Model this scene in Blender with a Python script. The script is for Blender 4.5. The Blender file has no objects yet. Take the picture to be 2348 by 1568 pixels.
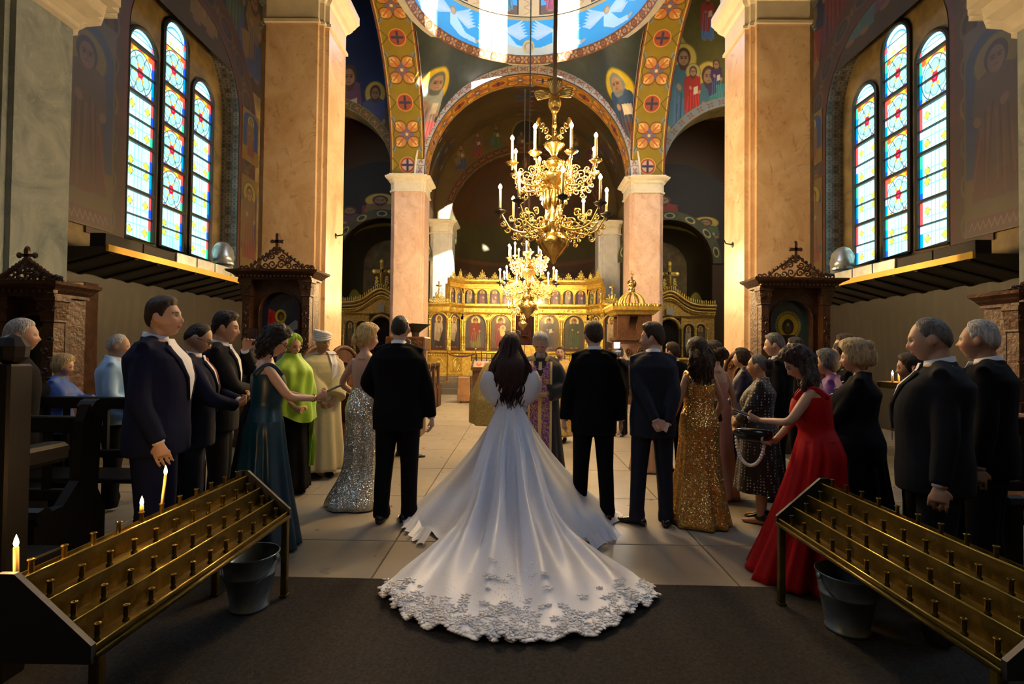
import bpy, math, random
import numpy as np
from mathutils import Vector, Matrix, noise as mnoise
from math import sin, cos, pi, sqrt, radians as R, atan2, exp
random.seed(7); rng = np.random.RandomState(5)
SC = bpy.context.scene; COL = SC.collection
# ------------------------------------------------------------ camera
F = 1174.0; CX, CY, CZ = -0.25, 0.0, 1.5
yaw, pitch, roll = R(0.68), R(1.07), R(0.6)
Mc = Matrix.Rotation(yaw, 4, 'Z') @ Matrix.Rotation(pi/2 + pitch, 4, 'X') @ Matrix.Rotation(roll, 4, 'Z')
cd = bpy.data.cameras.new('camera'); cam = bpy.data.objects.new('camera', cd); COL.objects.link(cam)
cam.matrix_world = Matrix.Translation((CX, CY, CZ)) @ Mc
cd.sensor_width = 36; cd.lens = 36*F/2348; cd.clip_start = 0.05
SC.camera = cam
Mr = np.array(Mc.to_3x3())
def at(px, py, Y):
    "world point on the plane y=Y seen at pixel (px,py) of the photograph"
    d = Mr @ np.array([(px-1174)/F, -(py-784)/F, -1.0])
    t = Y/d[1]
    return np.array([CX+d[0]*t, Y, CZ+d[2]*t])
def onfloor(px, py, z=0.0):
    d = Mr @ np.array([(px-1174)/F, -(py-784)/F, -1.0])
    t = (z-CZ)/d[2]
    return np.array([CX+d[0]*t, CY+d[1]*t, z])
# ------------------------------------------------------------ light, sky, exposure
SC.view_settings.view_transform = 'Standard'; SC.view_settings.look = 'None'
SC.view_settings.gamma = 1; SC.view_settings.use_curve_mapping = False
SC.view_settings.exposure = 0.3
SC.cycles.use_denoising = True
try: SC.cycles.denoiser = 'OPENIMAGEDENOISE'
except Exception: pass
SC.cycles.max_bounces = 6; SC.cycles.diffuse_bounces = 3; SC.cycles.glossy_bounces = 3
SC.cycles.transmission_bounces = 4; SC.cycles.transparent_max_bounces = 6
SC.cycles.sample_clamp_indirect = 4; SC.cycles.use_light_tree = True
SC.cycles.caustics_reflective = False; SC.cycles.caustics_refractive = False
W = bpy.data.worlds.new('sky'); SC.world = W; W.use_nodes = True
W.node_tree.nodes['Background'].inputs[0].default_value = (0.35, 0.6, 1.0, 1)
W.node_tree.nodes['Background'].inputs[1].default_value = 1.2
def light(kind, name, loc, energy, color, direction=None, **kw):
    l = bpy.data.lights.new(name, kind); l.energy = energy; l.color = color
    for k, v in kw.items(): setattr(l, k, v)
    o = bpy.data.objects.new(name, l); o.location = loc; COL.objects.link(o)
    if direction is not None:
        o.rotation_euler = Vector(direction).to_track_quat('-Z', 'Y').to_euler()
    return o
SUNDIR = Vector((-2.45, 6.34, -3.9)).normalized()
light('SUN', 'sun', (0, 0, 30), 90, (1, 0.97, 0.93), SUNDIR, angle=R(0.8))
DC = (0.0, 13.5); DR = 3.45                                  # dome centre and radius
WINANG = [22+40*k for k in range(9)]                          # assumed drum window angles from the west
for a in WINANG:  # area lights for assumed daylight at drum windows above the view
    t = R(a); n = (sin(t), -cos(t))
    light('AREA', 'assumed_drum_daylight', (DC[0]+n[0]*(DR+.25), DC[1]+n[1]*(DR+.25), 15.75), 90,
          (0.62, 0.82, 1.0), (-n[0], -n[1], -0.25), shape='RECTANGLE', size=0.9, size_y=3.4)
# unseen cool fill added behind the viewer for the train, and assumed side daylight beside the viewer
WEST = light('AREA', 'rear_cool_fill', (0, -3.85, 8.2), 22, (.66, .82, 1.0), (0, 8.0, -8.0), shape='RECTANGLE', size=2.2, size_y=2.6, spread=R(75))
light('AREA', 'transept_mural_fill', (10.3, 13.4, 9.5), 170, (1, .92, .75), (-6, 3.5, -1.5), shape='RECTANGLE', size=1.6, size_y=2.4, spread=R(120))  # unseen lights added on both sides to brighten the transept murals
light('AREA', 'transept_mural_fill', (-10.3, 13.4, 9.5), 60, (.8, .9, 1), (6, 3.5, -1.5), shape='RECTANGLE', size=1.6, size_y=2.4, spread=R(120))
for sg in (-1, 1):
    light('AREA', 'assumed_aisle_daylight', (sg*7.1, 3.6, 5.4), 34, (.55, .76, 1.0), (-sg*7.1, -.4, -5.0), shape='RECTANGLE', size=1.6, size_y=2.4, spread=R(110))  # assumed cool daylight from both sides, unseen, no windows built here
# ------------------------------------------------------------ naming helpers
def tag(o, label=None, cat=None, group=None, kind=None):
    if label: o['label'] = label
    if cat: o['category'] = cat
    if group: o['group'] = group
    if kind: o['kind'] = kind
    return o
def empty(name, loc=(0, 0, 0), rz=0, label=None, cat=None, group=None, kind=None):
    o = bpy.data.objects.new(name, None); o.location = loc; o.rotation_euler = (0, 0, rz)
    o.empty_display_size = .1; COL.objects.link(o); return tag(o, label, cat, group, kind)
def link(name, me, parent=None, loc=None, rz=None):
    o = bpy.data.objects.new(name, me); COL.objects.link(o)
    if parent is not None: o.parent = parent
    if loc is not None: o.location = loc
    if rz is not None: o.rotation_euler = (0, 0, rz)
    return o
def dup(o, parent=None, loc=None, rz=None, label=None):
    c = o.copy(); COL.objects.link(c)
    if parent is not None: c.parent = parent
    if loc is not None: c.location = loc
    if rz is not None: c.rotation_euler = (0, 0, rz)
    if label: c['label'] = label
    for ch in list(o.children): dup(ch, c)
    return c
# ------------------------------------------------------------ mesh helpers: a shape is (verts Nx3, faces, uvs or None)
class MB:
    def __init__(s): s.v = []; s.f = []; s.m = []; s.uv = []; s.n = 0
    def add(s, shp, mi=0):
        v, f = shp[0], shp[1]; uv = shp[2] if len(shp) > 2 else None
        v = np.asarray(v, float); k = s.n
        s.v.append(v); s.n += len(v)
        for i, q in enumerate(f):
            s.f.append(tuple(a+k for a in q)); s.m.append(mi)
        s.uv.append((f, uv)); return s
    def mesh(s, name, mats, smooth=False):
        me = bpy.data.meshes.new(name)
        V = np.concatenate(s.v) if s.v else np.zeros((0, 3))
        me.from_pydata(V.tolist(), [], s.f)
        if any(u is not None for _, u in s.uv):
            L = []
            for f, u in s.uv:
                for q in f:
                    for a in q: L += ([u[a][0], u[a][1]] if u is not None else [0, 0])
            l = me.uv_layers.new(name='uv'); l.data.foreach_set('uv', L)
        if not isinstance(mats, (list, tuple)): mats = [mats]
        for m in mats: me.materials.append(m)
        me.polygons.foreach_set('material_index', s.m)
        if smooth: me.polygons.foreach_set('use_smooth', [True]*len(s.f))
        me.update(); return me
    def build(s, name, mats, parent=None, smooth=False, loc=None, rz=None):
        return link(name, s.mesh(name, mats, smooth), parent, loc, rz)
def build(name, shapes, mats, parent=None, smooth=False, loc=None, rz=None):
    b = MB()
    for x in (shapes if isinstance(shapes, list) else [shapes]): b.add(x)
    return b.build(name, mats, parent, smooth, loc, rz)
def box(x0, x1, y0, y1, z0, z1):
    v = [(x, y, z) for z in (z0, z1) for y in (y0, y1) for x in (x0, x1)]
    return v, [(0, 2, 3, 1), (4, 5, 7, 6), (0, 1, 5, 4), (2, 6, 7, 3), (0, 4, 6, 2), (1, 3, 7, 5)]
def bbox(x0, x1, y0, y1, z0, z1, b=.01):
    "box with chamfered vertical edges and a chamfered top and bottom"
    P = []
    def ring(z, i):
        xa, xb, ya, yb = x0+i, x1-i, y0+i, y1-i
        return [(xa+b, ya, z), (xb-b, ya, z), (xb, ya+b, z), (xb, yb-b, z), (xb-b, yb, z), (xa+b, yb, z), (xa, yb-b, z), (xa, ya+b, z)]
    return loftr([ring(z0, b*.6), ring(z0+b, 0), ring(z1-b, 0), ring(z1, b*.6)])
def loftr(rings, cap=True, closed=True, uv=False):
    n = len(rings[0]); v = [p for r in rings for p in r]; f = []
    for i in range(len(rings)-1):
        for j in range(n if closed else n-1):
            a = i*n+j; b = i*n+(j+1) % n
            f.append((a, b, b+n, a+n))
    if cap and closed:
        f.append(tuple(range(n))[::-1]); f.append(tuple((len(rings)-1)*n+j for j in range(n)))
    return np.array(v, float), f
def xf(shp, loc=(0, 0, 0), rz=0, sc=1, rx=0, ry=0, M=None):
    v = np.asarray(shp[0], float)*sc
    if M is None: M = np.array(Matrix.Rotation(rz, 3, 'Z') @ Matrix.Rotation(ry, 3, 'Y') @ Matrix.Rotation(rx, 3, 'X'))
    v = v @ np.array(M).T + np.array(loc)
    return (v,)+tuple(shp[1:])
def mirx(shp):
    v = np.array(shp[0], float); v[:, 0] *= -1
    return (v, [tuple(reversed(q)) for q in shp[1]])+tuple(shp[2:])
def lathe(prof, n=16, loc=(0, 0, 0), flute=0, fn=0):
    rings = []
    for r, z in prof:
        rings.append([(loc[0]+r*(1+flute*cos(fn*2*pi*j/n))*cos(2*pi*j/n), loc[1]+r*(1+flute*cos(fn*2*pi*j/n))*sin(2*pi*j/n), loc[2]+z) for j in range(n)])
    return loftr(rings)
def tube(pts, rad, n=8, cap=True, flat=1.0):
    P = np.asarray(pts, float); m = len(P)
    r = np.full(m, rad) if np.isscalar(rad) else np.asarray(rad, float)
    T = np.gradient(P, axis=0); T /= np.linalg.norm(T, axis=1)[:, None]+1e-9
    u = np.array([0, 0, 1.]) if abs(T[0][2]) < .9 else np.array([1., 0, 0])
    u = u-T[0]*u.dot(T[0]); u /= np.linalg.norm(u); rings = []
    for i in range(m):
        u = u-T[i]*u.dot(T[i]); u /= np.linalg.norm(u)+1e-9; w = np.cross(T[i], u)
        rings.append([tuple(P[i]+r[i]*(cos(2*pi*j/n)*u+flat*sin(2*pi*j/n)*w)) for j in range(n)])
    return loftr(rings, cap)
def ellip(c, r, n=12, m=8, M=None):
    v = []; f = []
    rings = [[(sin(pi*i/m)*cos(2*pi*j/n), sin(pi*i/m)*sin(2*pi*j/n), -cos(pi*i/m)) for j in range(n)] for i in range(1, m)]
    V = [(0, 0, -1)]+[p for q in rings for p in q]+[(0, 0, 1)]
    for i in range(m-2):
        for j in range(n):
            a = 1+i*n+j; b = 1+i*n+(j+1) % n; f.append((a, b, b+n, a+n))
    for j in range(n):
        f.append((0, 1+(j+1) % n, 1+j)); k = 1+(m-2)*n; f.append((len(V)-1, k+j, k+(j+1) % n))
    V = np.array(V)*np.array(r)
    if M is not None: V = V @ np.array(M).T
    return V+np.array(c), f
def sheet(fn, nu, nv, flip=False, uvf=None):
    v = []; uv = []; f = []
    for i in range(nu+1):
        for j in range(nv+1):
            a, b = i/nu, j/nv; v.append(fn(a, b)); uv.append(uvf(a, b) if uvf else (a, b))
    for i in range(nu):
        for j in range(nv):
            q = (i*(nv+1)+j, (i+1)*(nv+1)+j, (i+1)*(nv+1)+j+1, i*(nv+1)+j+1)
            f.append(q[::-1] if flip else q)
    return np.array(v, float), f, uv
def prism(poly, d, plane='xz', at0=0.0):
    "extrude a polygon given in plane xz (thickness along y), yz (along x) or xy (along z)"
    n = len(poly); V = []
    for e in (at0, at0+d):
        for a, b in poly: V.append({'xz': (a, e, b), 'yz': (e, a, b), 'xy': (a, b, e)}[plane])
    f = [tuple(range(n)), tuple(range(2*n-1, n-1, -1))]
    for j in range(n): f.append((j, n+j, n+(j+1) % n, (j+1) % n))
    return np.array(V, float), f
def spiral(c, r0, r1, a0, turns, n=16, plane='xz'):
    o = []
    for i in range(n+1):
        t = i/n; r = r0+(r1-r0)*t; a = a0+turns*2*pi*t
        p = (r*cos(a), r*sin(a))
        o.append((c[0]+p[0], c[1], c[2]+p[1]) if plane == 'xz' else (c[0], c[1]+p[0], c[2]+p[1]))
    return o
def fuse(shapes, vox=.012, smooth=2, deci=1.0, fac=.5):
    "voxel-join closed shapes into one continuous surface"
    b = MB()
    for x in shapes: b.add((x[0], x[1]))
    me = b.mesh('tmp', []); ob = bpy.data.objects.new('tmp', me); COL.objects.link(ob)
    m = ob.modifiers.new('r', 'REMESH'); m.mode = 'VOXEL'; m.voxel_size = vox
    if smooth:
        q = ob.modifiers.new('s', 'SMOOTH'); q.iterations = smooth; q.factor = fac
    if deci < 1:
        q = ob.modifiers.new('d', 'DECIMATE'); q.ratio = deci
    dg = bpy.context.evaluated_depsgraph_get(); ev = ob.evaluated_get(dg); em = ev.to_mesh()
    n = len(em.vertices); co = np.empty(n*3); em.vertices.foreach_get('co', co)
    fs = [tuple(p.vertices) for p in em.polygons]
    ev.to_mesh_clear(); bpy.data.objects.remove(ob); bpy.data.meshes.remove(me)
    return co.reshape(-1, 3), fs
# ------------------------------------------------------------ materials
_mc = {}
def nt(m): return m.node_tree.nodes, m.node_tree.links
def mat(name, col, rough=.5, metal=0.0, bump=0, bscale=20, var=0, vscale=5, spec=None, emis=None, es=0, col2=None, stretch=None, sheen=0, detail=4):
    if name in _mc: return _mc[name]
    m = bpy.data.materials.new(name); m.use_nodes = True; N, L = nt(m); b = N['Principled BSDF']
    b.inputs['Base Color'].default_value = (*col, 1); b.inputs['Roughness'].default_value = rough; b.inputs['Metallic'].default_value = metal
    if spec is not None: b.inputs['Specular IOR Level'].default_value = spec
    if sheen: b.inputs['Sheen Weight'].default_value = sheen
    if emis: b.inputs['Emission Color'].default_value = (*emis, 1); b.inputs['Emission Strength'].default_value = es
    if bump or var or col2:
        tc = N.new('ShaderNodeTexCoord'); mp = N.new('ShaderNodeMapping'); L.new(tc.outputs['Object'], mp.inputs[0])
        if stretch: mp.inputs['Scale'].default_value = stretch
    if bump:
        n = N.new('ShaderNodeTexNoise'); n.inputs['Scale'].default_value = bscale; n.inputs['Detail'].default_value = detail; L.new(mp.outputs[0], n.inputs[0])
        u = N.new('ShaderNodeBump'); u.inputs['Strength'].default_value = bump; u.inputs['Distance'].default_value = .02
        L.new(n.outputs[0], u.inputs['Height']); L.new(u.outputs[0], b.inputs['Normal'])
    if var or col2:
        n = N.new('ShaderNodeTexNoise'); n.inputs['Scale'].default_value = vscale; n.inputs['Detail'].default_value = 8; n.inputs['Distortion'].default_value = .6
        L.new(mp.outputs[0], n.inputs[0]); r = N.new('ShaderNodeValToRGB'); L.new(n.outputs[0], r.inputs[0])
        c2 = col2 or tuple(max(0, c*(1-var)) for c in col); c1 = col if col2 else tuple(min(1, c*(1+var)) for c in col)
        r.color_ramp.elements[0].position = .33; r.color_ramp.elements[1].position = .67
        r.color_ramp.elements[0].color = (*c2, 1); r.color_ramp.elements[1].color = (*c1, 1)
        L.new(r.outputs[0], b.inputs['Base Color'])
    _mc[name] = m; return m
def img(name, A):
    h, w = A.shape[:2]; im = bpy.data.images.new(name, w, h)
    px = np.ones((h, w, 4), np.float32); px[..., :3] = np.clip(A[::-1], 0, 1)**.6; im.pixels.foreach_set(px.ravel()); im.update(); im.pack(); return im
def imat(name, A, rough=.6, emis=0, metal=0, bump=0, gain=1.0, coat=0):
    if name in _mc: return _mc[name]
    m = bpy.data.materials.new(name); m.use_nodes = True; N, L = nt(m); b = N['Principled BSDF']
    t = N.new('ShaderNodeTexImage'); t.image = img(name, A); b.inputs['Roughness'].default_value = rough; b.inputs['Metallic'].default_value = metal
    if coat: b.inputs['Coat Weight'].default_value = coat; b.inputs['Coat Roughness'].default_value = .08
    out = t.outputs[0]
    L.new(out, b.inputs['Base Color'])
    if emis: L.new(out, b.inputs['Emission Color']); b.inputs['Emission Strength'].default_value = emis
    if bump:
        u = N.new('ShaderNodeBump'); u.inputs['Strength'].default_value = bump; u.inputs['Distance'].default_value = .02
        L.new(out, u.inputs['Height']); L.new(u.outputs[0], b.inputs['Normal'])
    _mc[name] = m; return m
def marble(name, c1, c2, c3, rough=.28, scale=1.6):
    m = bpy.data.materials.new(name); m.use_nodes = True; N, L = nt(m); b = N['Principled BSDF']
    tc = N.new('ShaderNodeTexCoord'); mp = N.new('ShaderNodeMapping'); mp.inputs['Scale'].default_value = (1, 1, .8); mp.inputs['Rotation'].default_value = (.5, .6, .2)
    L.new(tc.outputs['Object'], mp.inputs[0])
    n = N.new('ShaderNodeTexNoise'); n.inputs['Scale'].default_value = scale; n.inputs['Detail'].default_value = 12; n.inputs['Distortion'].default_value = 1.6; n.inputs['Roughness'].default_value = .62
    L.new(mp.outputs[0], n.inputs[0]); r = N.new('ShaderNodeValToRGB'); L.new(n.outputs[0], r.inputs[0])
    e = r.color_ramp.elements; e[0].position = .32; e[0].color = (*c2, 1); e[1].position = .62; e[1].color = (*c1, 1)
    x = e.new(.47); x.color = tuple((c1[i]+c2[i])*.5 for i in range(3))+(1,)
    w = N.new('ShaderNodeTexNoise'); w.inputs['Scale'].default_value = scale*2.6; w.inputs['Detail'].default_value = 10; w.inputs['Distortion'].default_value = 2.6; w.inputs['Roughness'].default_value = .7
    L.new(mp.outputs[0], w.inputs[0]); q = N.new('ShaderNodeValToRGB'); L.new(w.outputs[0], q.inputs[0])
    q.color_ramp.elements[0].position = .55; q.color_ramp.elements[0].color = (0, 0, 0, 1); q.color_ramp.elements[1].position = .75; q.color_ramp.elements[1].color = (1, 1, 1, 1)
    mx = N.new('ShaderNodeMix'); mx.data_type = 'RGBA'; L.new(q.outputs[0], mx.inputs['Factor']); L.new(r.outputs[0], mx.inputs['A']); mx.inputs['B'].default_value = (*c3, 1)
    L.new(mx.outputs['Result'], b.inputs['Base Color']); b.inputs['Roughness'].default_value = rough
    _mc[name] = m; return m
def sequin(name, col, scale=170, base=.3):
    m = bpy.data.materials.new(name); m.use_nodes = True; N, L = nt(m); b = N['Principled BSDF']
    b.inputs['Base Color'].default_value = (*col, 1); b.inputs['Metallic'].default_value = .85; b.inputs['Roughness'].default_value = base
    tc = N.new('ShaderNodeTexCoord'); v = N.new('ShaderNodeTexVoronoi'); v.inputs['Scale'].default_value = scale; L.new(tc.outputs['Object'], v.inputs[0])
    s = N.new('ShaderNodeVectorMath'); s.operation = 'SUBTRACT'; L.new(v.outputs['Color'], s.inputs[0]); s.inputs[1].default_value = (.5, .5, .5)
    k = N.new('ShaderNodeVectorMath'); k.operation = 'SCALE'; L.new(s.outputs[0], k.inputs[0]); k.inputs['Scale'].default_value = 1.1
    g = N.new('ShaderNodeNewGeometry'); a = N.new('ShaderNodeVectorMath'); a.operation = 'ADD'; L.new(g.outputs['Normal'], a.inputs[0]); L.new(k.outputs[0], a.inputs[1])
    z = N.new('ShaderNodeVectorMath'); z.operation = 'NORMALIZE'; L.new(a.outputs[0], z.inputs[0]); L.new(z.outputs[0], b.inputs['Normal'])
    _mc[name] = m; return m
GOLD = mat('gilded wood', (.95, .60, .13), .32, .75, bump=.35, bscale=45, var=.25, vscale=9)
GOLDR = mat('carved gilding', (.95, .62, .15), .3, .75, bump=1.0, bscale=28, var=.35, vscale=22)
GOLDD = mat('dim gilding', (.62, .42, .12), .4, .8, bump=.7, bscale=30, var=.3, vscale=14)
BRASS = mat('chandelier brass', (.80, .54, .16), .25, .95, var=.15, vscale=12)
DBRASS = mat('old brass', (.13, .088, .014), .36, .85, bump=.25, bscale=16, var=.35, vscale=7)
DARKM = mat('blackened metal', (.05, .045, .035), .45, .7)
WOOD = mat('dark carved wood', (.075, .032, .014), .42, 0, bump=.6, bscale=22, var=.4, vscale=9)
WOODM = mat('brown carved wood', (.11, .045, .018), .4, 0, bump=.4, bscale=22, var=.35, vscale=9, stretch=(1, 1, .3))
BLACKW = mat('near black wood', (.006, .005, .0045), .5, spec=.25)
PLAST = mat('cream stone', (.80, .72, .56), .5, var=.06)
PLASTG = mat('pale plaster', (.62, .60, .54), .6, var=.08)
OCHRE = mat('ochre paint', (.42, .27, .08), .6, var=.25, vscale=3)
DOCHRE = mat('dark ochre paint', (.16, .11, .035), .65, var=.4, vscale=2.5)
MARBW = marble('warm veined marble', (.86, .64, .42), (.64, .40, .22), (.36, .17, .09), scale=1.1)
MARBP = marble('pink veined marble', (.82, .60, .47), (.66, .42, .30), (.46, .24, .17), scale=1.4)
MARBG = marble('grey green veined marble', (.42, .47, .45), (.20, .25, .26), (.52, .55, .54))
GLASSY = mat('silver duct metal', (.62, .66, .66), .35, .75, bump=.2, bscale=8, var=.2, vscale=4)
IRON = mat('dark window lead', (.02, .022, .02), .5)
ROPE = mat('dark hanging cable', (.05, .035, .02), .6)
# ------------------------------------------------------------ painter for murals, icons, ornament and stained glass
class Cv:
    def __init__(s, w, h, ppm, bg=(0, 0, 0)):
        s.w, s.h, s.p = w, h, ppm; s.W = max(8, int(w*ppm)); s.H = max(8, int(h*ppm))
        s.A = np.zeros((s.H, s.W, 3), np.float32)+np.array(bg, np.float32)
        s.X, s.Y = np.meshgrid((np.arange(s.W)+.5)/ppm, h-(np.arange(s.H)+.5)/ppm)
    def win(s, x0, x1, y0, y1):
        a = max(0, int(x0*s.p)-1); b = min(s.W, int(x1*s.p)+2); c = max(0, int((s.h-y1)*s.p)-1); d = min(s.H, int((s.h-y0)*s.p)+2)
        return (slice(c, d), slice(a, b)) if a < b and c < d else None
    def put(s, w, m, col, al=1):
        m = (np.clip(m, 0, 1)*al)[..., None]; s.A[w] = s.A[w]*(1-m)+np.array(col, np.float32)*m
    def ell(s, x, y, rx, ry, col, rot=0, al=1, ring=0):
        q = max(rx, ry); w = s.win(x-q, x+q, y-q, y+q)
        if not w: return
        dx, dy = s.X[w]-x, s.Y[w]-y; c, n = cos(rot), sin(rot)
        d = np.sqrt(((dx*c+dy*n)/rx)**2+((-dx*n+dy*c)/ry)**2); e = 1/(s.p*min(rx, ry))
        m = np.clip((1-d)/e+.5, 0, 1)
        if ring: m = m*np.clip((d-(1-ring))/e+.5, 0, 1)
        s.put(w, m, col, al)
    def poly(s, P, col, al=1):
        P = np.array(P); w = s.win(P[:, 0].min(), P[:, 0].max(), P[:, 1].min(), P[:, 1].max())
        if not w: return
        X, Y = s.X[w], s.Y[w]; ins = np.zeros(X.shape, bool); n = len(P)
        for i in range(n):
            x1, y1 = P[i]; x2, y2 = P[(i+1) % n]
            if y1 == y2: continue
            ins ^= ((Y > y1) != (Y > y2)) & (X < (x2-x1)*(Y-y1)/(y2-y1)+x1)
        s.put(w, ins.astype(float), col, al)
    def rect(s, x0, y0, x1, y1, col, al=1): s.poly([(x0, y0), (x1, y0), (x1, y1), (x0, y1)], col, al)
    def line(s, P, t, col, al=1):
        for (x1, y1), (x2, y2) in zip(P[:-1], P[1:]):
            w = s.win(min(x1, x2)-t, max(x1, x2)+t, min(y1, y2)-t, max(y1, y2)+t)
            if not w: continue
            dx, dy = x2-x1, y2-y1; L = dx*dx+dy*dy+1e-9; u = np.clip(((s.X[w]-x1)*dx+(s.Y[w]-y1)*dy)/L, 0, 1)
            d = np.hypot(s.X[w]-x1-u*dx, s.Y[w]-y1-u*dy); s.put(w, (t/2-d)*s.p+.5, col, al)
    def noise(s, sc, amt, seed=0, tint=None):
        r = np.random.RandomState(seed); f = np.zeros((s.H, s.W)); a = 1; tot = 0
        for o in range(5):
            k = sc*2**o; gw, gh = int(s.w*k)+3, int(s.h*k)+3; g = r.rand(gh, gw)
            x = s.X*k; y = (s.h-s.Y)*k; xi, yi = x.astype(int), y.astype(int); fx, fy = x-xi, y-yi; fx = fx*fx*(3-2*fx); fy = fy*fy*(3-2*fy)
            f += a*((g[yi, xi]*(1-fx)+g[yi, xi+1]*fx)*(1-fy)+(g[yi+1, xi]*(1-fx)+g[yi+1, xi+1]*fx)*fy); tot += a; a *= .55
        f = f/tot-.5
        if tint is None: s.A *= (1+f[..., None]*2*amt).astype(np.float32)
        else: m = np.clip(f*2*amt+.0, 0, 1)[..., None]; s.A[:] = s.A*(1-m)+np.array(tint)*m
        return s
SKINP = (.55, .36, .22); GILT = (.80, .62, .16)
def darker(c, k=.55): return tuple(x*k for x in c)
def saint(c, x, y, h, robe, mantle, halo=GILT, seated=False, hair=(.18, .10, .06), wing=None, beard=True, lean=0, child=False, book=True, seed=0):
    r = random.Random(seed+int(x*100)); hd = h*(.085 if not seated else .105); top = y+h-hd*1.3
    if wing:
        for sg in (-1, 1):
            c.poly([(x+sg*h*.08, y+h*.74), (x+sg*h*.34, y+h*.86), (x+sg*h*.42, y+h*.6), (x+sg*h*.2, y+h*.42)], wing)
            for k in range(4): c.line([(x+sg*h*.1, y+h*(.72-.05*k)), (x+sg*h*(.4-.03*k), y+h*(.8-.12*k))], h*.008, darker(wing))
    if halo: c.ell(x+lean*h*.1, top, hd*1.75, hd*1.75, halo); c.ell(x+lean*h*.1, top, hd*1.8, hd*1.8, darker(halo, .5), ring=.08)
    w = h*.17; hipy = y+h*(.5 if not seated else .42)
    if seated:
        c.poly([(x-w*1.3, y+h*.42), (x+w*1.3, y+h*.45), (x+w*1.15, y+.04*h), (x-w*1.0, y+.03*h)], robe)
        c.poly([(x-w*1.5, y+h*.44), (x-w*.2, y+h*.5), (x+w*.1, y+h*.25), (x-w*1.1, y+h*.16)], mantle)
    else:
        c.poly([(x-w*.9, y+.05*h), (x-w*.75, y+h*.5), (x-w*.85, y+h*.8), (x+w*.85, y+h*.8), (x+w*.75, y+h*.5), (x+w*1.0, y+.05*h)], robe)
        c.poly([(x-w*1.05, y+h*.25), (x-w*1.05, y+h*.78), (x-w*.2, y+h*.82), (x+w*.6, y+h*.45), (x+w*.1, y+h*.2)], mantle)
    c.poly([(x-w*.95, y+h*.62), (x-w*.8, y+h*.8), (x-w*.3, y+h*.84), (x+w*.3, y+h*.84), (x+w*.8, y+h*.8), (x+w*.95, y+h*.6), (x+w*.5, y+h*.42), (x-w*.5, y+h*.42)], mantle if r.random() < .6 else robe)
    for k in range(9):
        xx = x-w*.8+w*1.6*k/8; yy = y+h*(.08+.1*r.random()); lw = h*.010
        c.line([(xx+(r.random()-.5)*w*.3, yy), (xx*.7+x*.3, y+h*(.45+.2*r.random()))], lw, darker(robe, .5) if k % 2 else tuple(min(1, q*1.5+.06) for q in robe), .8)
    c.ell(x-w*.45, y+.035*h, w*.28, h*.022, darker(SKINP, .7)); c.ell(x+w*.45, y+.035*h, w*.28, h*.022, darker(SKINP, .7))
    hx = x+lean*h*.1
    c.ell(hx, top+hd*.12, hd*.92, hd*1.12, hair); c.ell(hx, top-hd*.1, hd*.66, hd*.95, SKINP)
    if beard: c.ell(hx, top-hd*.75, hd*.6, hd*.6, hair); c.ell(hx, top-hd*.15, hd*.6, hd*.62, SKINP)
    for sg in (-1, 1):
        c.ell(hx+sg*hd*.27, top+hd*.05, hd*.13, hd*.08, (.06, .03, .02)); c.line([(hx+sg*hd*.1, top+hd*.22), (hx+sg*hd*.45, top+hd*.25)], hd*.08, (.12, .06, .03))
    c.line([(hx, top+hd*.1), (hx+hd*.06, top-hd*.28)], hd*.09, darker(SKINP, .7)); c.line([(hx-hd*.18, top-hd*.48), (hx+hd*.18, top-hd*.48)], hd*.09, (.4, .12, .08))
    if child:
        c.ell(x+w*.4, y+h*.66, hd*1.1, hd*1.1, halo or GILT); c.ell(x+w*.4, y+h*.66, hd*.6, hd*.7, SKINP)
        c.poly([(x-w*.2, y+h*.62), (x+w*.9, y+h*.62), (x+w*.8, y+h*.38), (x, y+h*.4)], (.75, .55, .25))
    elif book:
        c.poly([(x+w*.05, y+h*.5), (x+w*.6, y+h*.53), (x+w*.6, y+h*.66), (x+w*.05, y+h*.63)], (.75, .66, .5))
    c.ell(x-w*.3, y+h*.62, hd*.3, hd*.42, SKINP, .5); c.ell(x+w*.75, y+h*.55, hd*.3, hd*.4, SKINP, -.3)
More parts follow.
